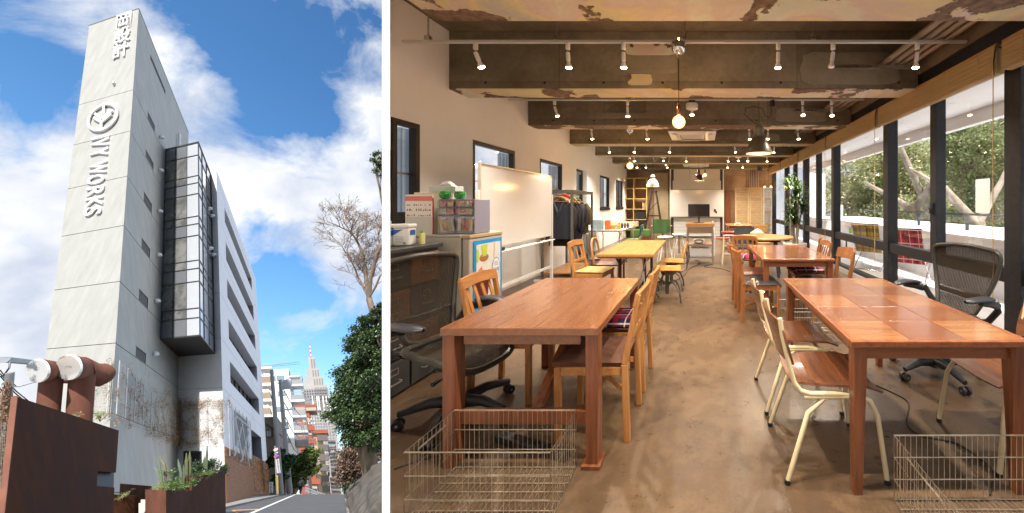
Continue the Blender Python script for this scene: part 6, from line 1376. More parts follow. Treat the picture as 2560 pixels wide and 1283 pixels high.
# baskets
def basket(label, x0, x1, y0, y1, h=.30, sp=.0245):
    t = thing('wire_basket', label, 'basket', ((x0+x1)/2, (y0+y1)/2, 0), 0, 'low wire baskets on the floor'); w = (x1-x0)/2; l = (y1-y0)/2; z0 = .006
    for k, z in enumerate((z0+.004, .10, .20, h)):
        m = MB(); r = .0035 if k == 3 else .0026; m.tube([(-w, -l, z), (w, -l, z), (w, l, z), (-w, l, z)], r, 6, closed=True); m.build('rim_wire' if k == 3 else 'hoop_wire', M_wire, t)
    m = MB(); n = int(2*w/sp); 
    for k in range(n+1):
        x = -w+2*w*k/n
        for y in (-l, l): m.tube([(x, y, z0), (x, y, h)], .0015, 4)
        m.tube([(x, -l, z0), (x, l, z0)], .0015, 4)
    n2 = int(2*l/sp)
    for k in range(n2+1):
        y = -l+2*l*k/n2
        for x in (-w, w): m.tube([(x, y, z0), (x, y, h)], .0015, 4)
        if k % 2 == 0: m.tube([(-w, y, z0+.003), (w, y, z0+.003)], .0018, 4)
    m.build('grid_wires', M_wire, t, kind='stuff')
    for s in (-1, 1): MB().tube([(s*(w-.004), -l*.55, h-.035), (s*(w-.004), l*.55, h-.035)], .004, 6).build('handle', M_wire, t)
    return t
basket('wide wire basket at lower left, before the plain table', -1.262, -.645, 1.44, 1.745)
bpy.data.objects['wire_basket'].location.y = 1.64; 
basket('wire basket at the lower right corner under the front table', .868, 1.50, 1.19, 1.597)
basket('wire basket under the far end of the red brown table', -.86, -.56, 3.15, 3.5, .30)
basket('wire basket between the two panelled tables', .84, 1.45, 3.42, 3.87, .30)
# office chairs
office_chair('mesh office chair at the left edge, left of the red brown table', (-1.54, 2.24), -PI/2-.24)
office_chair('mesh office chair on the window side of the front panelled table', (1.84, 2.80), PI/2+.32)
# slat chairs at the plain table
slat_chair('brown corduroy slat back chair, nearest on the aisle side of the red brown table', (-.63, 2.19), PI/2, M_cord, 'slat back wooden chairs')
slat_chair('slat back chair with tartan cushion on the aisle side of the red brown table', (-.63, 2.72), PI/2, M_cord, 'slat back wooden chairs', cushion=M_plaid)
slat_chair('slat back chair between the refrigerator and the red brown table', (-1.37, 2.56), -PI/2+.0, M_cord, 'slat back wooden chairs', slats=4)
tube_chair('plywood chair with cream tube legs, nearest on the aisle side of the front panelled table', (.655, 1.92), -PI/2, 'plywood chairs with cream tube frames')
tube_chair('second plywood chair with cream tube legs, behind the nearest one on the aisle side', (.655, 2.48), -PI/2, 'plywood chairs with cream tube frames')
tube_chair('plywood chair with cream tube legs at the right edge by the window', (1.70, 1.96), PI/2, 'plywood chairs with cream tube frames')
# oak table with crank bases
t = thing('oak_table', 'oak table on black crank trestles, behind the red brown table', 'table', (-1.337, 4.40, 0)); 
MB().add([(0, 0, .69), (.72, 0, .69), (.70, 1.72, .69), (0, 1.72, .69), (.02, .02, .665), (.70, .02, .665), (.68, 1.70, .665), (.02, 1.70, .665), (0, 0, .72), (.72, 0, .72), (.70, 1.72, .72), (0, 1.72, .72)], [(8, 9, 10, 11), (0, 1, 9, 8), (1, 2, 10, 9), (2, 3, 11, 10), (3, 0, 8, 11), (4, 5, 1, 0), (5, 6, 2, 1), (6, 7, 3, 2), (7, 4, 0, 3), (7, 6, 5, 4)]).build('tabletop', M_tableD, t, bev=.002)
for yy, xx in ((.35, .22), (1.35, .5), (.55, .52)):
    tr = MB().cyl((xx, yy, .12), (xx, yy, .664), .022, .022, 12).build('trestle_post', M_plastic, t, smooth=True)
    for k in range(3):
        a = 2*PI*k/3+.4; MB().tube([(xx, yy, .30), (xx+.13*math.cos(a), yy+.13*math.sin(a), .12), (xx+.21*math.cos(a), yy+.21*math.sin(a), .008)], .009, 6).build('trestle_foot', M_plastic, tr)
        MB().tube([(xx, yy, .52), (xx+.14*math.cos(a), yy+.14*math.sin(a), .664)], .008, 6).build('top_strut', M_plastic, tr)
MB().tube([(.62, .05, .01), (.50, .5, .64)], .010, 6).build('steel_brace', M_steel, t); MB().tube([(.42, .2, .01), (.56, .6, .64)], .010, 6).build('steel_brace', M_steel, t)
M_ystr = mat('yellow_striped_fabric', (.46, .30, .11), .85, 0, (.36, .22, .07), 2, (1, 14, 1))
slat_chair('slat back chair with yellow seat at the oak table, beside the coat rack', (-1.50, 4.83), -PI/2-.12, M_ystr, 'slat back wooden chairs', slats=3)
# oval back chair and grey vinyl chair
t = thing('oval_back_chair', 'tan chair with an open oval back and brown seat at the oak table', 'chair', (-1.46, 5.52, 0), -PI/2)
MB().tube([(-.18, -.19, 0), (-.18, -.19, .45), (-.17, -.22, .60), (-.15, -.24, .74), (-.09, -.25, .80), (0, -.255, .815), (.09, -.25, .80), (.15, -.24, .74), (.17, -.22, .60), (.18, -.19, .45), (.18, -.19, 0)], .017, 10).build('back_frame', M_chair, t, smooth=True)
for s in (-1, 1): MB().tube([(s*.18, .18, 0), (s*.18, .18, .43)], .017, 10).build('leg', M_chair, t, smooth=True)
MB().grid(lambda u, v: ((u-.5)*.42, -.2+v*.43, .43+.045*min(1, min(u, 1-u, v, 1-v)*6)**.5), 12, 12, .03).build('seat', M_brleather, t, smooth=True)
t = thing('vinyl_chair', 'grey vinyl upholstered chair with thin steel legs behind the coat rack', 'chair', (-1.73, 6.05, 0), -PI/2+.25)
M_gv = mat('grey_vinyl', (.13, .115, .11), .35, 0, (.09, .08, .075), 9, bump=.1)
MB().grid(lambda u, v: ((u-.5)*.36*(1-.12*abs(v-.5)), -.22-.03*v-.02*math.sin(u*PI), .52+v*.33), 12, 8, .045).build('backrest', M_gv, t, smooth=True, bev=.01)
MB().grid(lambda u, v: ((u-.5)*.40, -.2+v*.42, .44+.02*min(1, min(u, 1-u, v, 1-v)*6)), 10, 10, .04).build('seat', M_gv, t, smooth=True)
for s in (-1, 1): MB().tube([(s*.17, -.22, .55), (s*.18, -.19, .40), (s*.19, -.24, 0)], .010, 8).build('leg', M_steel, t, smooth=True); MB().tube([(s*.17, .15, .42), (s*.19, .20, 0)], .010, 8).build('leg', M_steel, t, smooth=True)
# swivel drafting chairs with plywood shells
def drafting(label, loc, rz):
    t = thing('swivel_plywood_chair', label, 'chair', (*loc, 0), rz, 'swivel plywood chairs on iron feet')
    M_y = wood('yellow_plywood', (.55, .27, .06), (.42, .18, .04), 'x', .32, .3, 4); M_i = mat('grey_iron', (.10, .095, .085), .45, .6)
    MB().grid(lambda u, v: ((u-.5)*.40*(1-.1*(1-v)), -.19+v*.40, .43-.05*max(0, v-.7)**1.5*6+.018*((u-.5)*2)**2-.01*(1-v)), 14, 14, -.012).build('seat', M_y, t, smooth=True)
    MB().grid(lambda u, v: ((u-.5)*.30*(1-.55*abs(v-.5)**2*2), -.235-.02*(1-((u-.5)*2)**2)-(v-.5)*.02, .58+v*.16), 12, 8, .012).build('backrest', M_y, t, smooth=True)
    MB().tube([(0, .0, .40), (0, -.20, .39), (0, -.27, .42), (0, -.285, .52), (0, -.27, .68)], .010, 8).build('back_bar', M_i, t, smooth=True); MB().tube([(.03, -.27, .50), (0, -.285, .66), (-.03, -.27, .50)], .006, 6).build('back_spring', M_i, t)
    MB().cyl((0, 0, .09), (0, 0, .42), .028, n=14).build('column', M_i, t, smooth=True); MB().cyl((0, 0, .36), (0, 0, .405), .08, .10, 14).build('seat_plate', M_i, t, smooth=True)
    for k in range(4):
        a = PI/4+k*PI/2; c, s = math.cos(a), math.sin(a); MB().tube([(.02*c, .02*s, .22), (.10*c, .10*s, .265), (.19*c, .19*s, .22), (.25*c, .25*s, .10), (.262*c, .262*s, 0)], .012, 8).build('leg', M_i, t, smooth=True)
    return t
drafting('nearer swivel plywood chair on iron feet beside the oak table', (-.50, 4.95), PI/2+.1); drafting('farther swivel plywood chair on iron feet beside the oak table', (-.50, 5.62), PI/2)
# chairs at the second panelled table
bow_chair('dark leather bow back chair nearest the aisle at the second panelled table', (.66, 4.20), -PI/2, M_leather, 'bow back chairs at the second panelled table')
bow_chair('brown leather bow back chair behind the nearest one at the second panelled table', (.64, 4.78), -PI/2, M_brleather, 'bow back chairs at the second panelled table')
bow_chair('bow back chair on the window side of the second panelled table', (1.47, 4.22), PI/2, M_leather, 'bow back chairs at the second panelled table')
slat_chair('slat back chair with tartan cushion on the window side of the second panelled table', (1.42, 4.80), PI/2, M_cord, 'slat back wooden chairs', M_teak, M_teakx, cushion=M_plaid)
slat_chair('reddish slat back chair farther along the windows, before the potted plant', (1.58, 5.55), PI/2-.35, M_cord, 'slat back wooden chairs', M_teak, M_teakx)
slat_chair('pale slat back chair with tartan cushion turned to the round table', (.76, 5.86), -.35, M_cord, 'slat back wooden chairs', cushion=M_plaid)
# round table with tissue box
t = thing('round_table', 'round pale wooden table near the potted plant', 'table', (1.19, 6.75, 0))
MB().lathe([(0, .695), (.52, .695), (.535, .705), (.535, .722), (.53, .73), (0, .73)], n=48).build('tabletop', wood('round_table_wood', (.42, .23, .085), (.30, .15, .05), 'x', .4, .1, 5), t, bev=0)
for a in (.5, 2.1, 3.7, 5.3): MB().beam((.36*math.cos(a), .36*math.sin(a), 0), (.26*math.cos(a), .26*math.sin(a), .694), .045, .045, w1=.055, d1=.055).build('leg', M_plastic, t, bev=.004)
MB().box(-.3, .3, -.03, .03, .62, .694).build('apron', M_plastic, t)
t = thing('tissue_box', 'white tissue box in a rough pale wooden case on the round table', 'tissue box', (1.02, 6.62, .731))
MB().box(-.12, .12, -.06, .06, 0, .085).build('case', mat('raw_pine', (.55, .44, .28), .8, 0, (.42, .32, .20), 8), t, bev=.003)
MB().grid(lambda u, v: ((u-.5)*.16+.02*math.sin(v*5), (v-.5)*.07, .088+.06*math.sin(u*PI)*math.sin(v*PI)+.012*math.sin(u*19+v*13)), 12, 8, .003).build('tissue', mat('tissue_white', (.8, .8, .8), .9), t, smooth=True)
t = thing('shell_chair', 'charcoal shell chair behind the round table', 'chair', (.92, 7.60, 0), PI)
M_ch = mat('charcoal_fabric', (.035, .038, .048), .9, 0, (.045, .048, .06), 40)
MB().grid(lambda u, v: ((u-.5)*.46*(1-.18*max(0, v-.7)), -.20-.05*v-.06*math.sin(u*PI)+.06, .46+v*.37), 14, 10, .03).build('backrest', M_ch, t, smooth=True)
MB().grid(lambda u, v: ((u-.5)*.46, -.22+v*.44, .44-.03*math.sin(u*PI)*math.sin(v*PI)), 10, 10, .03).build('seat', M_ch, t, smooth=True)
for s in (-1, 1):
    for y in (-.2, .2): MB().tube([(s*.15, y*.6, .42), (s*.22, y*1.1, 0)], .012, 8).build('leg', M_plastic, t, smooth=True)
# yellow plywood school chair, red-seat chair, white stools
t = thing('school_chair', 'yellow plywood school chair with steel tube frame behind the round table', 'chair', (1.42, 8.45, 0), PI*.98)
M_yp = wood('school_plywood', (.55, .27, .07), (.44, .19, .05), 'x', .4, .15)
for k in range(2): MB().box(-.17, .17, -.215-.01*k, -.200-.01*k, .66+k*.095, .74+k*.095).build('backrest', M_yp, t, bev=.006)
MB().box(-.18, .18, -.18, .20, .42, .436).build('seat', M_yp, t, bev=.006)
for s in (-1, 1): MB().tube([(s*.15, -.20, .80), (s*.15, -.19, .45), (s*.17, -.24, 0)], .010, 8).build('leg', M_steel, t); MB().tube([(s*.16, .17, .42), (s*.17, .22, 0)], .010, 8).build('leg', M_steel, t)
t = thing('white_metal_stool', 'white metal bar stool with a red leather seat pad, right of the wheeled cart', 'stool', (.62, 7.95, 0))
MB().box(-.17, .17, -.15, .15, .64, .665).build('seat', M_whitemetal, t, bev=.01); MB().box(-.20, .20, -.14, .14, .69, .73).build('seat_pad', mat('red_leather', (.28, .03, .02), .4), t, bev=.015); MB().box(-.15, .15, -.12, .12, .666, .689).build('pad_frame', M_brleather, t)
for sx__ in (-1, 1):
    for sy in (-1, 1): MB().tube([(sx__*.15, sy*.13, .64), (sx__*.165, sy*.15, .30), (sx__*.19, sy*.17, .06), (sx__*.18, sy*.17, 0)], .014, 8).build('leg', M_cream, t, smooth=True)
for z in (.24, .42): MB().tube([(-.165, -.145, z), (.165, -.145, z), (.165, .145, z), (-.165, .145, z)], .009, 6, closed=True).build('foot_ring', M_whitemetal, t)
t = thing('white_metal_chair', 'white bent metal chair seen from behind the bar stool', 'chair', (.52, 9.3, 0), -PI/2)
MB().tube([(-.17, -.22, 0), (-.17, -.20, .46), (-.16, -.25, .80), (-.08, -.26, .88), (.08, -.26, .88), (.16, -.25, .80), (.17, -.20, .46), (.17, -.22, 0)], .014, 8).build('back_frame', M_whitemetal, t, smooth=True)
MB().box(-.18, .18, -.19, .19, .44, .46).build('seat', mat('red_seat_pad', (.30, .04, .03), .5), t, bev=.008); MB().grid(lambda u, v: ((u-.5)*.14, -.235-.03*v, .50+v*.36), 4, 6, .006).build('back_splat', M_whitemetal, t)
for s in (-1, 1): MB().tube([(s*.17, .17, .44), (s*.19, .22, 0)], .013, 8).build('leg', M_whitemetal, t)
for (x, y, h, lab) in ((-.87, 8.15, .60, 'white wooden stool with splayed legs, nearest the oak table'), (-.60, 8.9, .60, 'second white stool, between the first one and the cart')):
    t = thing('white_stool', lab, 'stool', (x, y, 0), .3, 'white stools behind the oak table'); MB().lathe([(0, h-.03), (.17, h-.03), (.178, h-.02), (.178, h-.005), (.17, h), (0, h)], n=28).build('seat', M_whitemetal, t)
    for k in range(4): a = PI/4+k*PI/2; MB().tube([(.08*math.cos(a), .08*math.sin(a), h-.03), (.22*math.cos(a), .22*math.sin(a), 0)], .014, 8).build('leg', M_whitemetal, t, smooth=True)
    MB().lathe([(.15, .25), (.158, .25), (.158, .262), (.15, .262), (.15, .25)], n=24).build('foot_ring', M_whitemetal, t); MB().lathe([(.02, .1), (.022, h-.03)], n=8).build('screw', M_steel, t)
# steel framed kitchen cart with monitor
t = thing('kitchen_cart', 'narrow steel framed kitchen cart with a thick wooden top', 'cart', (-.06, 7.80, 0))
MB().box(-.32, .32, 0, .60, .845, .915).build('worktop', M_tableD, t, bev=.004); MB().box(-.285, .285, .02, .04, .70, .84).build('drawer_front', mat('copper_lit_steel', (.42, .33, .25), .3, .9), t, bev=.003)
for x in (-.30, .27):
    for y in (.01, .56): MB().box(x, x+.03, y, y+.03, 0, .844).build('leg', M_steel, t, bev=.002)
for z, m in ((.42, M_tableD), (.15, M_steel)): MB().box(-.27, .27, .03, .57, z, z+.025).build('shelf', m, t); 
for z in (.41, .14): MB().box(-.27, .27, .012, .028, z, z+.04).build('shelf_rail', M_steel, t)
t = thing('monitor', 'black flat monitor standing on the cart', 'monitor', (-.09, 8.1, .916))
MB().box(-.25, .25, 0, .035, .135, .43).build('screen_case', M_plastic, t, bev=.004); MB().box(-.243, .243, -.003, -.0005, .145, .423).build('screen', mat('dark_screen_glass', (.02, .012, .010), .12), t)
MB().box(-.02, .02, .02, .04, 0.01, .2).build('stand', M_plastic, t); MB().box(-.12, .12, -.07, .09, 0, .01).build('foot', M_plastic, t, bev=.003)
t = thing('white_appliance', 'white coiled projector like box on the middle shelf of the cart', 'device', (-.09, 8.05, .446)); MB().box(-.13, .13, -.12, .12, 0, .11).build('case', M_whitemetal, t, bev=.02)
c = MB(); 
for k in range(3): c.tube([(.10*math.cos(a/10*2*PI)-.0, -.14, .055+.04*math.sin(a/10*2*PI)+.006*k) for a in range(10)], .004, 5, closed=True)
c.build('coiled_cable', M_cable, t)
t = thing('storage_crate', 'clear plastic crate on the lowest shelf of the cart', 'crate', (-.06, 8.08, .176)); MB().holes(-.22, .22, 0, .16, -.2, .2, []).build('box_body', mat('milky_plastic', (.55, .58, .62), .3), t); MB().box(-.23, .23, -.21, .21, .161, .175).build('lid', M_whitemetal, t, bev=.004)
# ================================================================ LEFT WALL: cabinet, fridge, whiteboard, coat rack
M_cab = mat('grey_steel_cabinet', (.055, .06, .068), .42, .3, (.075, .08, .088), 4); M_dw = mat('scuffed_wood_drawer', (.36, .15, .055), .6, 0, (.20, .075, .03), 7, (1, 1, 3), bump=.2)
t = thing('drawer_cabinet', 'grey steel cabinet with mixed wooden and grey drawers at the left edge', 'cabinet', (-2.16, 2.0, 0))
MB().box(-.50, -.005, 0, .88, 0, 1.0).build('carcass', M_cab, t, bev=.004); MB().box(-.52, .02, -.02, .90, 1.002, 1.03).build('top', M_cab, t, bev=.004)
for r_ in range(4):
    for c in range(3):
        y0 = .02+c*.285; z0 = .02+r_*.243; wd_ = (r_+c) % 2 == 1 if r_ != 0 else c == 0
        d = MB().box(-.002, .018, y0, y0+.27, z0, z0+.225).build('drawer', M_dw if wd_ else M_cab, t, bev=.004)
        m = MB(); m.tube([(.018, y0+.09, z0+.09), (.04, y0+.095, z0+.085), (.04, y0+.175, z0+.085), (.018, y0+.18, z0+.09)], .006, 6); m.build('handle', M_steel, d)
        m = MB(); m.box(.018, .023, y0+.10, y0+.17, z0+.135, z0+.142).box(.018, .023, y0+.10, y0+.17, z0+.175, z0+.182).box(.018, .023, y0+.10, y0+.107, z0+.142, z0+.175).box(.018, .023, y0+.163, y0+.17, z0+.142, z0+.175); m.build('label_holder', M_steel, d)
def canister(label, x, y, rz):
    t = thing('wipes_canister', label, 'canister', (x, y, 1.031), rz, 'wipes canisters on the steel cabinet'); MB().box(-.055, .055, -.05, .05, 0, .135).build('tub', mat('white_plastic', (.78, .78, .78), .35), t, bev=.015, seg=3); MB().box(-.057, .057, -.052, .052, .136, .165).build('lid', MATS['white_plastic'], t, bev=.008)
    bl_ = mat('label_blue', (.02, .12, .5), .5); M9 = Matrix(((1, 0, 0, 0), (0, 0, 1, 0), (0, 1, 0, 0), (0, 0, 0, 1)))
    MB().prism([(-.05, .08), (-.05, .125), (.02, .125)], -.0525, -.051, M9).build('blue_print', bl_, t); MB().box(.02, .038, -.0525, -.051, .015, .03).build('green_mark', mat('label_green', (.15, .45, .05), .5), t)
    for k in range(5): MB().box(-.035, .02+.006*(k % 2), -.0525, -.051, .025+k*.011, .028+k*.011).build('print_line', mat('label_grey', (.35, .36, .42), .6), t)
    for s in (1,): MB().box(.0555, .057, -.03, .03, .08, .12).build('blue_print', bl_, t)
canister('left white wipes canister with a blue corner label on the steel cabinet', -2.40, 2.66, .2); canister('right white wipes canister with a blue corner label on the steel cabinet', -2.295, 2.71, .15)
t = thing('yellow_tube', 'small yellow green tube behind the wipes canisters', 'tube', (-2.21, 2.77, 1.031)); MB().box(-.012, .012, -.02, .02, 0, .09).build('tube_body', mat('pale_lime', (.6, .6, .25), .5), t, bev=.005); MB().lathe([(0, .09), (.01, .09), (.01, .11), (0, .11)], n=10).build('cap', mat('label_green', (.15, .45, .05), .5), t)
# refrigerator
FX0, FX1, FY0, FY1, FZ = -2.52, -1.955, 2.95, 3.44, 1.09
t = thing('small_refrigerator', 'small grey beige refrigerator carrying a drinks poster on its door', 'refrigerator', (FX1, FY0, 0)); M_fr = mat('fridge_enamel', (.42, .41, .36), .45, 0, (.40, .39, .345), 3)
MB().box(FX0-FX1, -.075, 0, .49, .03, FZ-.02).build('body', M_fr, t, bev=.008); MB().box(FX0-FX1-.003, -.075, -.003, .493, FZ-.018, FZ).build('top_plate', mat('fridge_top', (.50, .49, .44), .4), t, bev=.006)
MB().box(-.066, -.004, .002, .488, .05, FZ-.035).build('door', M_fr, t, bev=.012, seg=3); MB().box(-.068, .002, 0, .49, FZ-.034, FZ-.003).build('door_cap', mat('tan_cap', (.42, .33, .22), .4), t, bev=.006); MB().box(-.073, -.067, .01, .48, .05, FZ-.03).build('door_gasket', M_plastic, t)
po = thing('drinks_poster', 'blue bordered poster of iced drinks with a ¥100 roundel on the refrigerator door', 'poster', (FX1+.0, FY0, 0))
def pb(y0, y1, z0, z1, x, m, n): return MB().box(x, x+.0012, y0, y1, z0, z1).build(n, m, po)
pb(.05, .47, .40, 1.03, .001, mat('poster_blue', (.01, .26, .62), .4), 'blue_border'); pb(.085, .44, .52, .995, .0025, mat('poster_photo', (.62, .60, .62), .5, 0, (.72, .70, .66), 7), 'photo_ground')
M_p = Matrix(((0, 0, 1, 0), (1, 0, 0, 0), (0, 1, 0, 0), (0, 0, 0, 1)))
def pp_(pts, x, m, n): return MB().prism(pts, x, x+.001, M_p).build(n, m, po)
ell = lambda cy_, cz, ry, rz_, n=22: [(cy_+ry*math.cos(2*PI*k/n), cz+rz_*math.sin(2*PI*k/n)) for k in range(n)]
pp_(ell(.19, .872, .065, .034), .004, mat('coaster', (.33, .15, .05), .6), 'coaster'); pp_([(.15, .985), (.24, .985), (.225, .885), (.165, .885)], .0052, mat('green_tea', (.45, .60, .06), .4), 'green_tea_glass')
pp_(ell(.165, .665, .10, .10), .004, mat('cola', (.12, .02, .015), .3), 'cola_glass'); pp_([(.09, .76), (.16, .80), (.165, .69), (.10, .69)], .0052, mat('orange_slice', (.6, .18, .05), .4), 'orange_slice'); pp_([(.075, .685), (.26, .685), (.245, .53), (.09, .53)], .0048, MATS['cola'], 'cola_glass')
pp_(ell(.10, .90, .02, .06), .0042, MATS['green_tea'], 'green_tea_glass'); pp_([(.34, .99), (.355, .99), (.345, .85), (.33, .85)], .0042, mat('straw', (.55, .42, .3), .5), 'straw')
rd_ = pp_(ell(.368, .765, .062, .085), .005, mat('roundel_blue', (.05, .2, .5), .4), 'roundel'); pp_(ell(.368, .765, .055, .077), .0062, M_whitemetal, 'roundel_face')
for body, z, sc_t in (('BEST', .80, .028), ('DRINK', .775, .026), ('¥100', .735, .045)):
    if body != '¥100': continue
    vs, fs = text_poly(body, extrude=.01, offset=.02); MB().add([(.0078+v[2]*.02, .368+v[0]*sc_t, z+v[1]*sc_t) for v in vs], fs).build('price', MATS['roundel_blue'], po, fixn=False)
for k in range(3): pb(.335+.0, .40-.008*k, .80+k*.014-.022, .803+k*.014-.022, .0078, MATS['roundel_blue'], 'fine_print')
pp_([(.33, .57), (.36, .57), (.36, .47), (.34, .46)], .0042, mat('label_green', (.15, .45, .05), .5), 'green_can'); pp_(ell(.35, .45, .02, .018), .0042, mat('lemon', (.65, .45, .03), .4), 'lemon')
for k in range(4): pp_([(.12+k*.045, .50), (.15+k*.045, .50), (.14+k*.045, .44), (.13+k*.045, .44)], .0042, mat('poster_red', (.6, .03, .03), .5), 'red_lettering')
# things on top of the fridge
t = thing('leaflet_board', 'red headed printed board standing on the refrigerator', 'notice board', (-2.425, 3.00, FZ)); MB().box(-.11, .12, 0, .012, 0, .34).build('board', mat('paper_white', (.80, .79, .77), .7), t); MB().box(-.11, .12, -.0015, -.0005, .285, .325).build('red_header', mat('pale_red', (.72, .22, .18), .6), t); MB().box(.12, .123, 0, .012, 0, .31).build('red_edge', mat('poster_red', (.6, .03, .03), .5), t)
rng = random.Random(8)
for r_ in range(3):
    for k in range(11):
        if rng.random() < .85: MB().box(-.095+k*.019, -.095+k*.019+rng.uniform(.006, .014), -.0015, -.0005, .245-r_*.045, .245-r_*.045+rng.uniform(.008, .02)).build('product_print', mat(['print_a', 'print_b', 'print_c'][k % 3], [(.35, .12, .08), (.15, .12, .12), (.5, .28, .1)][k % 3], .7), t)
MB().box(-.105, .115, -.002, -.0006, .01, .15).build('lower_sheet', mat('grey_sheet', (.60, .60, .56), .7), t)
t = thing('cardboard_box', 'cream cardboard box behind the printed board', 'box', (-2.42, 3.12, FZ)); MB().box(-.10, .16, -.05, .08, 0, .36).build('carton', mat('cream_card', (.70, .66, .52), .8), t, bev=.003)
t = thing('drawer_organiser', 'clear grey plastic organiser with three rows of snack drawers on the refrigerator', 'organiser', (-2.26, 3.02, FZ)); M_org = mat('smoky_plastic', (.25, .25, .33), .25); M_clr = glassmat('clear_drawer', (.86, .86, .90), .5, .05, .12)
MB().box(-.02, .29, .02, .24, 0, .30).build('body', M_org, t, bev=.004)
cols_ = [(.62, .45, .18), (.65, .30, .12), (.50, .48, .25), (.60, .55, .40), (.55, .20, .12), (.70, .10, .08)]
for r_, (z0, z1) in enumerate(((.005, .155), (.165, .225), (.235, .29))):
    for c in range(2):
        x0 = -.01+c*.155; d = MB().box(x0, x0+.143, -.012, .018, z0, z1).build('drawer', M_clr, t, bev=.004)
        for q in range(4): MB().rbox((x0+.025+q*.031, .006, (z0+z1)/2), (.026, .012, (z1-z0)*.7), Matrix.Rotation(rng.uniform(-.4, .4), 3, 'Y')).build('snack_packet', mat('packet_%d' % ((c*3+q+r_*2) % 6), cols_[(c*3+q+r_*2) % 6], .4), d)
        MB().lathe([(0, 0), (.011, 0), (.013, -.008), (0, -.012)], (x0+.07, -.013, z1-.025), 12, Matrix.Rotation(R(-90), 3, 'X')).build('knob', M_clr, d)
t = thing('tissue_box', 'pale blue tissue box lying on the cream box above the refrigerator', 'tissue box', (-2.28, 3.14, FZ+.361)); MB().box(-.12, .11, -.055, .055, 0, .055).build('case', mat('pale_blue_card', (.60, .66, .66), .7), t, bev=.003)
MB().grid(lambda u, v: (-.06+u*.13, (v-.5)*.05, .056+.045*math.sin(u*PI)*(.6+.4*math.sin(v*9))), 12, 8, .002).build('tissue', MATS['tissue_white'], t, smooth=True)
for k, (x, lab) in enumerate(((-2.22, 'left green frog shaped pot on the plastic organiser'), (-2.09, 'right green frog shaped pot on the plastic organiser'))):
    t = thing('green_pot', lab, 'ornament', (x-.02, 3.06, FZ+.302), 0, 'green pots above the refrigerator'); MB().lathe([(0, 0), (.025, 0), (.042, .02), (.045, .045), (.036, .066), (0, .072)], n=24).build('pot', mat('glossy_green', (.01, .25, .05), .2, coat=.5), t, smooth=True); MB().tube([(-.04, -.025, .05), (0, -.045, .04), (.04, -.025, .05)], .003, 5).build('seam', mat('lime_seam', (.2, .5, .05), .4), t)
# mobile whiteboard
t = thing('mobile_whiteboard', 'large white board on a white mobile stand, behind the refrigerator', 'whiteboard', (-2.5, 3.96, 0)); M_wb = mat('whiteboard_enamel', (.74, .74, .73), .12, coat=.4); M_al = mat('aluminium_trim', (.66, .62, .56), .35, .5)
MB().box(-.02, .004, .0, 1.84, .84, 1.80).build('board', M_wb, t)
m = MB(); m.box(-.024, .012, -.014, -.001, .83, 1.812).box(-.024, .012, 1.841, 1.855, .83, 1.812).box(-.024, .012, 0, 1.84, 1.801, 1.814).box(-.024, .012, 0, 1.84, .826, .839); m.build('trim', M_al, t, bev=.002)
MB().box(.005, .085, .05, 1.80, .765, .778).build('pen_tray', M_whitemetal, t, bev=.003)
MB().rbox((.045, .30, .80), (.05, .14, .045), Matrix.Identity(3)).build('eraser', M_plastic, t, bev=.008)
for q in (1.25, 1.55, 1.7): MB().cyl((.045, q, .786), (.045, q+.1, .786), .008, n=8).build('marker', M_plastic, t)
MB().cyl((.05, .16, .79), (.05, .19, .79), .012, n=10).build('red_cap', mat('poster_red', (.6, .03, .03), .5), t)
for y in (-.035, 1.878): MB().box(-.03, .01, y-.018, y+.018, .06, 1.50).build('upright', M_whitemetal, t, bev=.003); MB().box(-.30, .32, y-.02, y+.02, .05, .09).build('foot', M_whitemetal, t, bev=.004)
MB().box(-.02, .0, 0, 1.84, .30, .34).build('cross_bar', M_whitemetal, t)
# coat rack with coats
RX, RY0, RY1, RH = -2.41, 6.49, 7.65, 1.59
M_rk = mat('olive_steel', (.15, .155, .13), .4, .5)
t = thing('coat_rack', 'square olive steel coat rack on a low wooden platform', 'coat rack', (RX, RY0, 0))
for x in (0, -.55):
    for y in (0, RY1-RY0): MB().box(x-.02, x+.02, y-.02, y+.02, .0, RH-.041).build('post', M_rk, t, bev=.002)
    MB().box(x-.02, x+.02, -.02, RY1-RY0+.02, RH-.04, RH+.02).build('top_rail', M_rk, t, bev=.002)
for y in (0, RY1-RY0): MB().box(-.529, -.021, y-.02, y+.02, RH-.04, RH+.02).build('top_rail', M_rk, t, bev=.002)
MB().cyl((-.27, .0, RH-.07), (-.27, RY1-RY0, RH-.07), .012, n=10).build('hanging_rail', M_steel, t)
MB().box(-.529, -.021, .02, RY1-RY0-.02, .05, .075).build('platform', M_tableD, t)
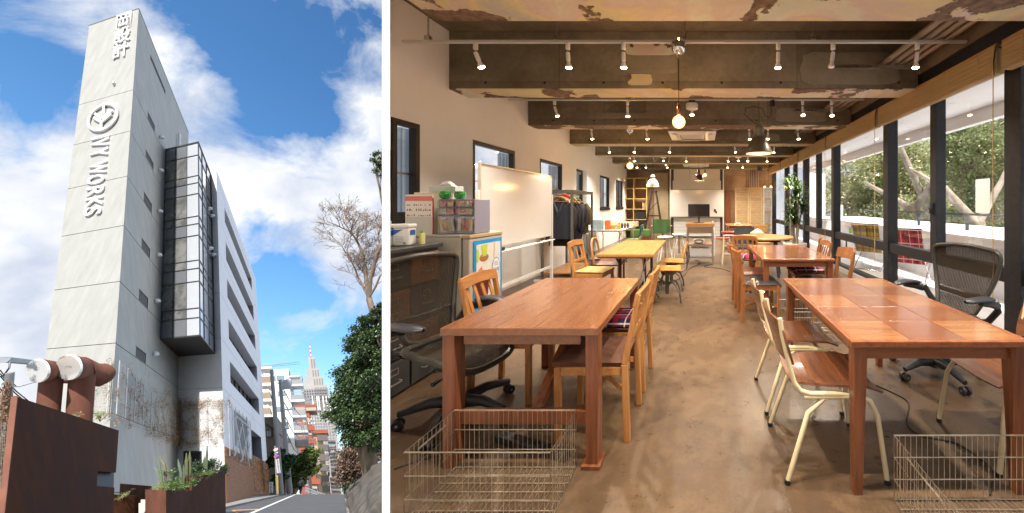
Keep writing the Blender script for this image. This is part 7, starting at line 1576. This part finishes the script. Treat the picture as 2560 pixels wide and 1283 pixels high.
def coat(label, y, m, z0, w, hg_, fur=None, tilt=0, puffer=False, col=None):
    t = thing('hanging_coat', label, 'coat', (RX-.27, RY0+y, 0), tilt, 'coats on the coat rack'); zt = RH-.16
    def body(u, v):
        a = u*2*PI; sh = min(1, (1-v)*5)**.5; hw = w*(.34+.66*sh if v > .8 else 1)*(1+.10*(1-v)); th = .055*(1+.35*math.sin(5*a)*(1-v)*.5+ .5*(1-v))
        if puffer: th *= 1+.22*abs(math.sin(v*26)); hw *= 1+.03*abs(math.sin(v*26))
        z = z0+(zt-z0)*v - (.08*abs(math.cos(a)) if v > .8 else 0)*(v-.8)*5
        return (hw*math.cos(a), th*math.sin(a), z)
    MB().grid(body, 28, 26).build('body', m, t, smooth=True)
    for s in (-1, 1):
        MB().tube([(s*w*.85, 0, zt-.09), (s*(w+.03), -.01, zt-.22), (s*(w+.035), -.015, zt-.45), (s*(w+.02), -.02, z0+hg_)], [.05, .06, .055, .045], 10).build('sleeve', m, t, smooth=True)
    if col: MB().tube([(-.10, -.045, zt-.02), (-.02, -.065, zt-.22), (0, -.07, zt-.33)], [.018, .026, .008], 6).build('lapel', col, t); MB().tube([(.10, -.045, zt-.02), (.03, -.065, zt-.22), (0, -.07, zt-.33)], [.018, .026, .008], 6).build('lapel', col, t)
    if fur: MB().tube([(-.12, .0, zt-.02), (-.06, -.05, zt+.03), (.06, -.05, zt+.03), (.12, .0, zt-.02)], [.035, .05, .05, .035], 10).build('fur_collar', fur, t, smooth=True)
    MB().tube([(-.20, 0, zt-.06), (-.05, 0, zt+.02), (0, 0, zt+.03), (.05, 0, zt+.02), (.20, 0, zt-.06)], .011, 8).build('hanger', M_chair, t, smooth=True); MB().tube([(0, 0, zt+.03), (0, 0, RH-.085), (.012, 0, RH-.072), (.02, 0, RH-.09)], .003, 5).build('hook', M_steel, t)
    return t
M_navy = mat('navy_wool', (.012, .014, .024), .85, 0, (.018, .02, .032), 30); M_blkw = mat('black_wool', (.008, .008, .010), .85, 0, (.014, .014, .016), 30)
coat('dark navy suit jacket with satin lapels, nearest on the rack', .10, M_navy, .70, .24, .18, col=mat('satin_navy', (.03, .04, .07), .35)); coat('long black coat behind the navy suit jacket', .26, M_blkw, .55, .25, .35)
coat('dark blue wool coat in the middle of the rack', .44, mat('blue_wool', (.018, .02, .045), .85), .62, .26, .2); coat('black puffer jacket with brown fur collar on the rack', .62, mat('shiny_puffer', (.02, .02, .03), .3), .78, .27, .2, fur=mat('tan_fur', (.45, .27, .10), .95), puffer=True); coat('olive green coat at the far end of the rack', .84, mat('olive_coat', (.10, .085, .04), .8), .72, .28, .2, fur=mat('green_lining', (.08, .20, .06), .9))
for k, (y, lab) in enumerate(((.03, 'empty wooden hanger nearest on the rack, with a trouser bar'), (.17, 'empty wooden hanger behind the first, over the suit jacket'))):
    t = thing('wooden_hanger', lab, 'hanger', (RX-.27, RY0+y, 0), .15*k); MB().tube([(-.21, 0, 1.40), (-.06, 0, 1.475), (0, 0, 1.485), (.06, 0, 1.475), (.21, 0, 1.40)], .013, 8).build('shoulder', M_chair, t, smooth=True); MB().tube([(-.2, 0, 1.395), (.2, 0, 1.395)], .007, 6).build('bar', M_chair, t); MB().tube([(0, 0, 1.485), (0, 0, 1.51), (.012, 0, 1.525), (.02, 0, 1.505)], .003, 5).build('hook', M_steel, t)
t = thing('red_scarf', 'red scarf bundled over the hanging rail', 'scarf', (RX-.27, RY0+.36, 1.50)); MB().tube([(-.10, 0, -.02), (-.03, .03, .02), (.04, -.01, .0), (.12, .02, -.05)], [.03, .045, .04, .025], 10).build('cloth', mat('red_wool', (.50, .07, .04), .9), t, smooth=True)
# chrome edged table on the left with its things
t = thing('chrome_table', 'white topped table with chrome tube legs along the left wall', 'table', (-3.02, 8.35, 0))
pr = [(.05, 0), (1.05, 0), (1.12, .07), (1.12, 1.98), (1.05, 2.05), (.05, 2.05), (0, 2.0), (0, .05)]; MB().prism(pr, .69, .72).build('tabletop', M_chrome, t, bev=.005); MB().prism([(x*.985+.008, y*.99+.01) for x, y in pr], .721, .724).build('laminate', M_whitemetal, t)
for (x, y) in ((.12, .12), (1.0, .12), (.12, 1.9), (1.0, 1.9)): MB().tube([(x, y, .69), (x, y+(.10 if y < 1 else -.1), .62), (x, y-.02, .45), (x, y-.03, 0)], .016, 10).build('leg', M_chrome, t, smooth=True); MB().tube([(x, y+(.30 if y < 1 else -.3), .69), (x, y+(.15 if y < 1 else -.15), .60), (x, y, .40)], .010, 8).build('leg_brace', M_chrome, t, smooth=True)
for nm, lab, cat_, x, y, d, c in (('comic_box', 'pale blue patterned box at the near end of the chrome table', 'box', -2.55, 8.55, (.24, .16, .24), (.35, .50, .58)), ('orange_drawer_box', 'orange box beside the pale blue box on the chrome table', 'box', -2.33, 8.62, (.10, .18, .22), (.70, .16, .06)), ('orange_carton', 'small orange carton on the chrome table', 'box', -2.22, 8.72, (.10, .12, .10), (.65, .28, .05)), ('honey_box', 'small mustard carton on the chrome table', 'box', -2.10, 8.78, (.10, .10, .11), (.58, .34, .08)), ('long_case', 'long pale wooden case lying on the chrome table', 'case', -2.2, 9.8, (.80, .14, .13), (.62, .52, .36))):
    t = thing(nm, lab, cat_, (x, y, .725)); MB().box(-d[0]/2, d[0]/2, -d[1]/2, d[1]/2, 0, d[2]*.93).build('carton', mat(nm+'_card', c, .7, 0, tuple(q*.75 for q in c), 14), t, bev=.003); MB().box(-d[0]/2-.002, d[0]/2+.002, -d[1]/2-.002, d[1]/2+.002, d[2]*.932, d[2]).build('lid', mat(nm+'_lid', tuple(min(1, q*1.1) for q in c), .7), t)
t = thing('glass_jar_row', 'small dark jars behind the cartons on the chrome table', 'jars', (-2.15, 9.05, .725))
for k in range(4): MB().lathe([(0, 0), (.03, 0), (.032, .09), (.02, .11), (.02, .13), (0, .135)], (k*.07, .02*k, 0), 12).build('jar', mat('jar_%d' % (k % 2), ((.18, .08, .03), (.03, .04, .10))[k % 2], .25), t, smooth=True)
# green seat chrome chair, director chair
t = thing('chrome_dinette_chair', 'chrome chair with green back and white edged green seat', 'chair', (-1.76, 8.75, 0), PI/2); M_gg = mat('teal_vinyl', (.015, .16, .13), .35); M_g2 = mat('green_vinyl', (.06, .17, .04), .4)
MB().grid(lambda u, v: ((u-.5)*.36, -.215-.05*v-.02*math.sin(u*PI), .56+v*.27), 10, 8, .035).build('backrest', M_gg, t, smooth=True, bev=.01); MB().box(-.20, .20, -.19, .21, .46, .485).build('seat', M_g2, t, bev=.01); MB().box(-.20, .20, -.19, .212, .425, .459).build('seat_edge', M_whitemetal, t, bev=.008)
for s in (-1, 1): MB().tube([(s*.13, -.27, .78), (s*.13, -.23, .55), (s*.15, -.17, .42), (s*.17, -.24, 0)], .012, 8).build('back_leg', M_chrome, t, smooth=True); MB().tube([(s*.17, .17, .42), (s*.18, .22, 0)], .012, 8).build('leg', M_chrome, t, smooth=True)
t = thing('director_chair', 'folding chair with green canvas back and wooden arms before the far wall', 'chair', (-1.33, 11.4, 0), .08)
MB().grid(lambda u, v: ((u-.5)*.56, -.06*math.sin(u*PI)+.02*v-.20, .42+v*.44), 12, 8, .006).build('canvas_back', M_green, t, smooth=True); MB().box(-.28, .28, -.18, .22, .40, .415).build('canvas_seat', mat('tan_canvas', (.30, .22, .12), .9), t)
for s in (-1, 1): MB().box(s*.30-.03, s*.30+.03, -.24, .20, .62, .65).build('armrest', M_chair, t, bev=.006); MB().tube([(s*.285, -.22, 0), (s*.285, -.22, .88)], .013, 8).build('post', M_steel, t); MB().tube([(s*.285, .18, 0), (s*.285, .18, .62)], .013, 8).build('post', M_steel, t)
# bookshelf in the recess and black wooden trestle
t = thing('open_bookshelf', 'tall open pale pine bookshelf in the far left corner', 'bookshelf', (-3.2, 14.05, 0)); M_pine = wood('pine_shelf', (.62, .42, .15), (.5, .32, .10), 'z', .5, 0)
for x in (.0, .42, .94): MB().box(x, x+.03, 0, .32, 0, 2.40).build('side_panel', M_pine, t)
for k in range(7):
    z = 2.37-k*.415
    if z > 0:
        for x0, x1 in ((.031, .419), (.451, .939)): MB().box(x0, x1, 0, .32, z, z+.028).build('shelf', M_pine, t)
for k, (x, z, h, c) in enumerate(((.78, 1.155, .26, (.6, .42, .2)), (.83, 1.155, .24, (.6, .5, .3)), (.88, 1.155, .25, (.55, .4, .2)))): tag(MB().box(-3.2+x, -3.2+x+.022, 14.07, 14.25, z, z+h).build('book', mat('book_tan_%d' % k, c, .7)), ['leftmost', 'middle', 'rightmost'][k] + ' of three tan books on the third shelf of the pine bookshelf', 'book', 'tan books on the pine bookshelf')
for k in range(7): tag(MB().box(-2.70+k*.055, -2.70+k*.055+.045, 14.07, 14.28, .740, .740+.30-.01*(k % 3)).build('black_file', M_plastic), 'black file in the dark row on the fourth shelf, %s from the left' % ['first', 'second', 'third', 'fourth', 'fifth', 'sixth', 'last'][k], 'file', 'black files on the pine bookshelf')
t = thing('wooden_trestle', 'tall black wooden trestle leaning by the pine bookshelf', 'trestle', (-1.86, 13.3, 0)); M_blkwood = mat('black_stained_wood', (.03, .022, .018), .6)
for s in (-1, 1): MB().beam((s*.38, 0, 0), (s*.08, .1, 1.82), .07, .05).build('leg', M_blkwood, t, bev=.004)
MB().box(-.13, .13, .06, .14, 1.821, 1.87).build('top_block', M_blkwood, t); MB().beam((-.2, .05, .9), (.2, .05, .9), .04, .05).build('cross_bar', M_blkwood, t); MB().tube([(-.16, .02, 1.1), (.12, .02, 1.4)], .012, 6).build('strut', M_blkwood, t)
t = thing('wooden_crate', 'green and brown crates stacked below the pine bookshelf', 'crate', (-1.95, 12.7, 0))
for z, m in ((0, M_brleather), (.22, M_g2)): MB().box(-.6, .05, -.3, .2, z, z+.21).build('crate_body', m, t, bev=.006)
# far white panel wall
t = thing('white_sliding_board', 'tall white board and slatted panel unit in the middle of the far wall', 'whiteboard', (-1.33, 14.15, 0)); w = 2.18
M_slat = mat('pale_slats', (.60, .58, .50), .7, 0, (.66, .64, .58), 6, (1, 1, 14))
for x in (0.0, w-.045): MB().box(x, x+.045, 0, .10, 0, 2.745).build('frame_post', M_whitemetal, t, bev=.003)
for x in (.05, w-.15): MB().box(x, x+.10, .05, .10, 0, 2.74).build('dark_stile', mat('brown_black_stile', (.045, .035, .03), .5), t)
MB().box(.16, w-.16, .02, .09, 2.29, 2.74).build('upper_panel', mat('ivory_panel', (.62, .58, .49), .7), t); MB().box(w/2-.3, w/2-.292, .015, .019, 2.29, 2.74).build('panel_joint', M_seam, t)
for k in range(9): MB().box(.12, w-.12, -.02, .05, 1.93+k*.040, 1.93+k*.040+.036).build('upper_slat', M_slat, t)
MB().box(.05, w-.05, -.05, -.02, .86, 1.915).build('board', M_wb, t); MB().box(.05, w-.05, -.09, -.01, .82, .855).build('tray', M_al, t)
for k in range(13): MB().box(.16, w-.16, -.0, .06, .05+k*.058, .05+k*.058+.044).build('lower_slat', mat('white_slat', (.68, .70, .70), .6), t)
MB().box(1.78, 1.86, -.07, -.05, 1.03, 1.14).build('black_clip', M_plastic, t, bev=.01); MB().box(1.84, 1.90, -.07, -.05, .98, 1.06).build('black_clip', M_plastic, t, bev=.01)
# folding louvred screens
def screen(label, x, y, w, h, rz, m):
    t = thing('louvred_screen', label, 'folding screen', (x, y, 0), rz)
    m1 = M_scr; 
    for xx in (0, w-.045): MB().box(xx, xx+.045, 0, .035, 0, h).build('stile', m, t, bev=.003)
    for z in (0, h-.07): MB().box(.046, w-.046, 0, .035, z, z+.07).build('end_rail', m, t, bev=.003)
    n = 19; s = (h-.16)/n
    for k in range(n): MB().rbox((w/2, .018, .08+s*(k+.5)), (w-.095, .010, s*.92), Matrix.Rotation(R(16), 3, 'X')).build('louvre', m if (k*7) % 5 else M_scr2, t)
M_scr = mat('weathered_shutter', (.60, .46, .27), .8, 0, (.46, .32, .16), 5, (1, 1, 6)); M_scr2 = mat('weathered_shutter_dark', (.42, .29, .15), .8, 0, (.52, .4, .24), 5)
screen('left leaf of the weathered wooden louvred screen at the far right', 1.16, 12.6, .50, 1.93, .06, M_scr); screen('right leaf of the weathered wooden louvred screen', 1.67, 12.6, .46, 1.93, -.10, M_scr); screen('whitish narrow louvred screen at the far right corner', 2.13, 12.4, .34, 1.93, .25, mat('bleached_shutter', (.58, .56, .52), .8, 0, (.40, .38, .36), 6))
# small square table before the screens
t = thing('small_square_table', 'small orange topped square table before the louvred screens', 'table', (.72, 10.2, 0)); MB().box(0, .75, 0, 1.1, .70, .722).build('tabletop', wood('orange_top', (.50, .17, .045), (.40, .12, .035), 'x', .25, .4), t, bev=.003)
for x in (.02, .70):
    for y in (.03, 1.04): MB().box(x, x+.03, y, y+.03, 0, .699).build('leg', M_steel, t)
MB().box(.04, .71, .03, .05, .66, .699).build('apron', M_plastic, t)
tag(MB().tube([(.95, 10.6, .726), (1.0, 10.65, .76), (1.1, 10.6, .765), (1.16, 10.62, .726)], .02, 8).build('crumpled_cloth', mat('tissue_white', (.8, .8, .8), .9), smooth=True), 'crumpled white cloth on the small square table', 'cloth')
# wall pipes and junction box at the right of the far wall
for k in range(6): tag(MB().tube([(1.92+k*.075, YB-.05, 2.74), (1.93+k*.07, YB-.05, 2.05)], .016, 8).build('wall_conduit', M_steel, smooth=True), 'short vertical conduit on the far wall, %s from the left' % ['first', 'second', 'third', 'fourth', 'fifth', 'sixth'][k], 'pipe', 'vertical conduits on the far wall')
tag(MB().box(1.90, 2.38, YB-.10, YB-.004, 1.78, 2.04).build('junction_box', mat('beige_box', (.50, .33, .22), .6), bev=.006), 'beige junction box under the conduits of the far wall', 'box')
# tall potted plant
t = thing('potted_dracaena', 'tall potted dracaena with bushy strap leaves beside the windows', 'potted plant', (2.0, 7.65, 0)); 
MB().lathe([(0, .0), (.15, 0), (.20, .03), (.235, .42), (.255, .45), (.255, .50), (.235, .505), (.225, .47), (0, .46)], n=32).build('pot', mat('white_pot', (.75, .74, .72), .35), t, smooth=True)
MB().lathe([(0, .462), (.222, .462)], n=20).build('soil', mat('soil', (.06, .04, .025), .95), t)
rng = random.Random(3); heads = []; m = MB()
for k in range(7):
    a = rng.uniform(0, 6.28); h = .95+k*.135; r1 = rng.uniform(.03, .18); p0 = V3(.05*math.cos(a), .05*math.sin(a), .45); p2 = V3(r1*math.cos(a), r1*math.sin(a), h); m.tube([p0, (p0+p2)/2+V3(rng.uniform(-.05, .05), 0, 0), p2], [.022, .018, .014], 8); heads.append(p2)
m.build('trunk', mat('pale_cane', (.42, .36, .26), .8, 0, (.32, .26, .18), 12), t, smooth=True)
M_dl = leafmat('dracaena_leaf', (.03, .085, .015), (.09, .16, .03), .4, .2); m = MB()
for hp in heads:
    for k in range(95):
        a = rng.uniform(0, 6.28); el = rng.uniform(-.15, 1.35); L_ = rng.uniform(.20, .38); d = V3(math.cos(a)*math.cos(el), math.sin(a)*math.cos(el), math.sin(el)); s = V3(-math.sin(a), math.cos(a), 0)*rng.uniform(.009, .014); p0 = hp+V3(0, 0, rng.uniform(-.10, .06))
        p1 = p0+d*L_*.5; p2 = p1+(d+V3(0, 0, -.45)).normalized()*L_*.32; p3 = p2+(d+V3(0, 0, -1.3)).normalized()*L_*.24
        m.add([p0-s*.6, p0+s*.6, p1+s, p1-s, p2+s*.8, p2-s*.8, p3], [(0, 1, 2, 3), (3, 2, 4, 5), (5, 4, 6)])
m.build('leaves', M_dl, t, kind='stuff', fixn=False)
# floor cables and power strip
def cable(label, pts, r=.004): 
    P_ = [V3(*p) for p in pts]; out = []
    for i in range(len(P_)-1):
        a = P_[max(i-1, 0)]; b = P_[i]; c = P_[i+1]; d = P_[min(i+2, len(P_)-1)]
        for k in range(6):
            s = k/6; out.append(.5*((2*b)+(c-a)*s+(2*a-5*b+4*c-d)*s*s+(3*b-a-3*c+d)*s*s*s))
    out.append(P_[-1]); return tag(MB().tube([V3(p.x, p.y, max(p.z, r)) for p in out], r, 6).build('floor_cable', M_cable, smooth=True), label, 'cable')
f3 = lambda x, y: (*F(x, y), .004)
cable('black cable snaking from under the front panelled table to the wire basket', [f3(2190, 965), f3(2235, 985), f3(2272, 1010), f3(2266, 1060), f3(2300, 1090), f3(2390, 1110), f3(2450, 1150), f3(2482, 1180), f3(2475, 1240)], .0045)
cable('thin cable between the two plywood chairs', [f3(1990, 890), f3(2030, 893), f3(2060, 905), f3(2100, 890), f3(2140, 885)], .0035)
cable('crooked black cable running from the cart towards the camera', [f3(1745, 664), f3(1732, 668), f3(1720, 676), f3(1712, 688), f3(1703, 695), f3(1690, 702)], .006); cable('tangle of cable on the floor under the cart', [f3(1736, 650), f3(1752, 655), f3(1745, 662), f3(1765, 664), f3(1780, 662), f3(1760, 668), f3(1800, 672), f3(1825, 680)], .006)
cable('cable hanging to the floor left of the oak table', [(-2.0, 8.6, .68), (-1.95, 8.5, .5), (-2.0, 8.4, .25), (-2.1, 8.2, .004), (-2.3, 7.9, .004)], .006); cable('dark cable at the lower left under the basket', [f3(985, 1175), f3(1060, 1150), f3(1120, 1138), f3(1190, 1140)], .004)
t = thing('power_strip', 'black power strip on the floor under the red brown table', 'power strip', (*F(1330, 1125), 0), 1.25); MB().box(-.03, .03, -.24, .24, .004, .045).build('case', M_plastic, t, bev=.006)
for k in range(6): MB().box(-.014, .014, -.20+k*.075, -.165+k*.075, .0455, .048).build('socket', M_rubber, t)
# ================================================================ ON THE BALCONY
def deck_chair(label, loc, rz, pm, edge):
    t = thing('folding_deck_chair', label, 'deck chair', (*loc, -.03), rz, 'tartan folding deck chairs on the balcony')
    MB().grid(lambda u, v: ((u-.5)*.50, -.17-.26*v, .38+v*.56), 10, 8, .01).build('back_cloth', pm, t); MB().grid(lambda u, v: ((u-.5)*.50, -.17+v*.42, .38-.03*math.sin(v*PI)), 8, 6, .01).build('seat_cloth', pm, t)
    for s in (-1, 1):
        x = s*.265; MB().tube([(x, -.45, .97), (x, -.16, .36), (x, .24, .36)], .012, 8).build('side_tube', M_chrome, t, smooth=True); MB().tube([(x, .24, .36), (x, -.30, 0)], .012, 8).build('leg', M_chrome, t, smooth=True); MB().tube([(x, -.20, .42), (x, .28, 0)], .012, 8).build('leg', M_chrome, t, smooth=True)
        MB().box(x-.02, x+.02, -.30, .16, .58, .60).build('armrest', edge, t, bev=.005)
    MB().tube([(-.265, -.45, .97), (.265, -.45, .97)], .012, 8).build('top_tube', M_chrome, t, smooth=True); MB().tube([(-.265, -.30, 0.012), (.265, -.30, 0.012)], .012, 8).build('foot_tube', M_chrome, t, smooth=True)
deck_chair('red tartan folding deck chair outside the nearest full window bay', (3.62, 6.15), -.75, plaid('red_tartan', (.45, .02, .05), (.06, .01, .05), (.75, .65, .6)), mat('red_edge', (.55, .05, .03), .5)); deck_chair('yellow tartan folding deck chair farther along the balcony', (3.62, 7.55), -.75, plaid('yellow_tartan', (.50, .38, .06), (.05, .05, .03), (.40, .04, .03)), mat('yellow_edge', (.6, .5, .1), .5))
t = thing('balcony_table', 'small round pale table on the balcony beyond the yellow chair', 'table', (3.75, 9.2, -.03)); MB().lathe([(0, .60), (.33, .60), (.33, .62), (0, .62)], n=28).build('tabletop', M_whitemetal, t); MB().cyl((0, 0, 0), (0, 0, .60), .02, n=10).build('column', M_plastic, t); MB().lathe([(0, 0), (.2, 0), (.2, .015), (0, .02)], n=20).build('base', M_plastic, t)
tag(MB().lathe([(0, 0), (.05, 0), (.06, .02), (.06, .14), (0, .15)], (3.7, 8.75, .62), 16).build('lime_lantern', mat('lime_plastic', (.35, .55, .05), .4), smooth=True), 'small lime green lantern near the yellow deck chair', 'lantern')
t = thing('white_balcony_chair', 'white chair standing at the far part of the balcony', 'chair', (3.9, 11.0, -.03)); MB().box(-.22, .22, -.2, .2, .42, .45).build('seat', M_whitemetal, t); MB().box(-.22, .22, .18, .21, .46, .85).build('backrest', M_whitemetal, t)
for s in (-1, 1):
    for y in (-.18, .18): MB().box(s*.2-.015, s*.2+.015, y-.015, y+.015, 0, .419).build('leg', M_whitemetal, t)
# trees beyond the balcony
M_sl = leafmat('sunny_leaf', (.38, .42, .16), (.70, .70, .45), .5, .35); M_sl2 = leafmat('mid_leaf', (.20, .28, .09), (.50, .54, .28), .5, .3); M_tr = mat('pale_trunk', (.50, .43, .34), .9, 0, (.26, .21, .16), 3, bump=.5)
def window_tree(label, base, limbs, lobes, n, m, seed, size=.13):
    rng = np.random.default_rng(seed); t = thing('balcony_tree', label, 'tree', base); mb = MB(); pts = []
    for l in limbs: mb.tube([V3(*p) for p in l[0]], l[1], 10)
    for (c, r) in lobes:
        nn = int(n*r*r/sum(q[1]**2 for q in lobes)); ncl = 34; d = rng.normal(size=(ncl, 3)); d /= np.linalg.norm(d, axis=1)[:, None]; cc = np.array(c)+d*(r*(.4+.6*rng.random(ncl)))[:, None]
        q = cc[rng.integers(0, ncl, nn)]+rng.normal(size=(nn, 3))*r*.14; pts.append(q)
        for e in cc[:16]: mb.tube([c, tuple((np.array(c)+e)/2+rng.normal(size=3)*.1), tuple(e)], [.05, .03, .01], 4)
    mb.build('trunk', M_tr, t, smooth=True); leaf_mesh('crown', m, np.concatenate(pts), size, seed, .5, parent=t, droop=.3, kind=None)
def lb(px, py, Y, r, bx, by_, bz): p = P(px, py, Y); return ((p.x-bx, p.y-by_, p.z-bz), r)
b = (12.5, 14, -4)
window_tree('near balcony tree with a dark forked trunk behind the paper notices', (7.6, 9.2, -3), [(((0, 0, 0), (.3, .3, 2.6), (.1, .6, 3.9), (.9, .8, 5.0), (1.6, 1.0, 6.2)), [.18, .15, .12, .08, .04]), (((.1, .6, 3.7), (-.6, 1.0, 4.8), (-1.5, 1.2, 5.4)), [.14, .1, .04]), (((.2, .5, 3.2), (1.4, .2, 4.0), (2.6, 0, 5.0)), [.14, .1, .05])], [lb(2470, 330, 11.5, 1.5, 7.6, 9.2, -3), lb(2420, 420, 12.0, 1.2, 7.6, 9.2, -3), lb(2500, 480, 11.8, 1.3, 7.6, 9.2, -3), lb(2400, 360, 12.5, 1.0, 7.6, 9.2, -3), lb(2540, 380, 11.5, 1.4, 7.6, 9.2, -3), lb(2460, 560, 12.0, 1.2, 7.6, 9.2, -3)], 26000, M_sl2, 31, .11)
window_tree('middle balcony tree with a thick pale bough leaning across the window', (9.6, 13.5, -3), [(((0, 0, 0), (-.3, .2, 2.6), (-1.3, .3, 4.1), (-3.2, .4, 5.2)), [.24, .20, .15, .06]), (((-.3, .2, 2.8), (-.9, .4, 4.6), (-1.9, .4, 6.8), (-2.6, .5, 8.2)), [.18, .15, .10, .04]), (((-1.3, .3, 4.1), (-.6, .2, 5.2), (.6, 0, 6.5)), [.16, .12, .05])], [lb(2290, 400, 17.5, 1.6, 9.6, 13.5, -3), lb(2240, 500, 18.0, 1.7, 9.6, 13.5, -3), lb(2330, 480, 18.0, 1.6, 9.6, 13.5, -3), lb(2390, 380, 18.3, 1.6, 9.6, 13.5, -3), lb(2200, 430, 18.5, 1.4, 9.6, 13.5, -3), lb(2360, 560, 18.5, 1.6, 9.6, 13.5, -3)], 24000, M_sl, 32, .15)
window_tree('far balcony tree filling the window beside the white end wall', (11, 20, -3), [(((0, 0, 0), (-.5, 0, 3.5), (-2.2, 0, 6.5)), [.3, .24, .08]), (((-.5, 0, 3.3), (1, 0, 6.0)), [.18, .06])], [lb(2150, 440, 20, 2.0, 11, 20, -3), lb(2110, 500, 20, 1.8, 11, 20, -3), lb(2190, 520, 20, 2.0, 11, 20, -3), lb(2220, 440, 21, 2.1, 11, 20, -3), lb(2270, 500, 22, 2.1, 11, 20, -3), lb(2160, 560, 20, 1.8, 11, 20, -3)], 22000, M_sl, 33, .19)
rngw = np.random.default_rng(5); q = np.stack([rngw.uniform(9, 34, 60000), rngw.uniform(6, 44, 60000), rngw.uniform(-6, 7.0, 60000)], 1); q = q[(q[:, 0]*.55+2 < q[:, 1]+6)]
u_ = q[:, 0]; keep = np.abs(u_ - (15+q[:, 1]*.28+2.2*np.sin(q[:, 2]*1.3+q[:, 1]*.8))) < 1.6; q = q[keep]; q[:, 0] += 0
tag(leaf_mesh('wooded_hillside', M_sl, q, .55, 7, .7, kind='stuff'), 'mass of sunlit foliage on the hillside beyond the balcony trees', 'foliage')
# ---------------------------------------------------------------- the partition stands in front of what runs past it
def trim(root):
    """things that reach the oblique partition end at its face"""
    pn = Vector((1, -SL_R, 0)).normalized(); pc = Vector((SL_R*1.0+.004, 1.0, 0))
    bpy.context.view_layer.update()
    st = [root]
    while st:
        o = st.pop(); st += list(KIDS.get(o.name, []))
        if o.type != 'MESH': continue
        mw = o.matrix_world; inv_ = mw.inverted(); vs = [(mw @ v.co) for v in o.data.vertices]
        if all((p-pc).dot(pn) > 0 for p in vs): continue
        o.data = o.data.copy(); bm = bmesh.new(); bm.from_mesh(o.data); nl = (mw.to_3x3().transposed() @ pn).normalized()
        bmesh.ops.bisect_plane(bm, geom=bm.verts[:]+bm.edges[:]+bm.faces[:], plane_co=inv_ @ pc, plane_no=nl, clear_inner=True)
        e = [x for x in bm.edges if x.is_boundary]
        bm.to_mesh(o.data); bm.free()
for nme in ('mesh_office_chair', 'drawer_cabinet', 'wipes_canister', 'wire_basket', 'casement_window', 'lighting_track', 'beam_soffit_paint', 'ceiling_beam.002'):
    trim(bpy.data.objects[nme])
for o in list(bpy.data.objects):
    if o.type == 'MESH' and len(o.data.vertices) == 0: bpy.data.objects.remove(o)
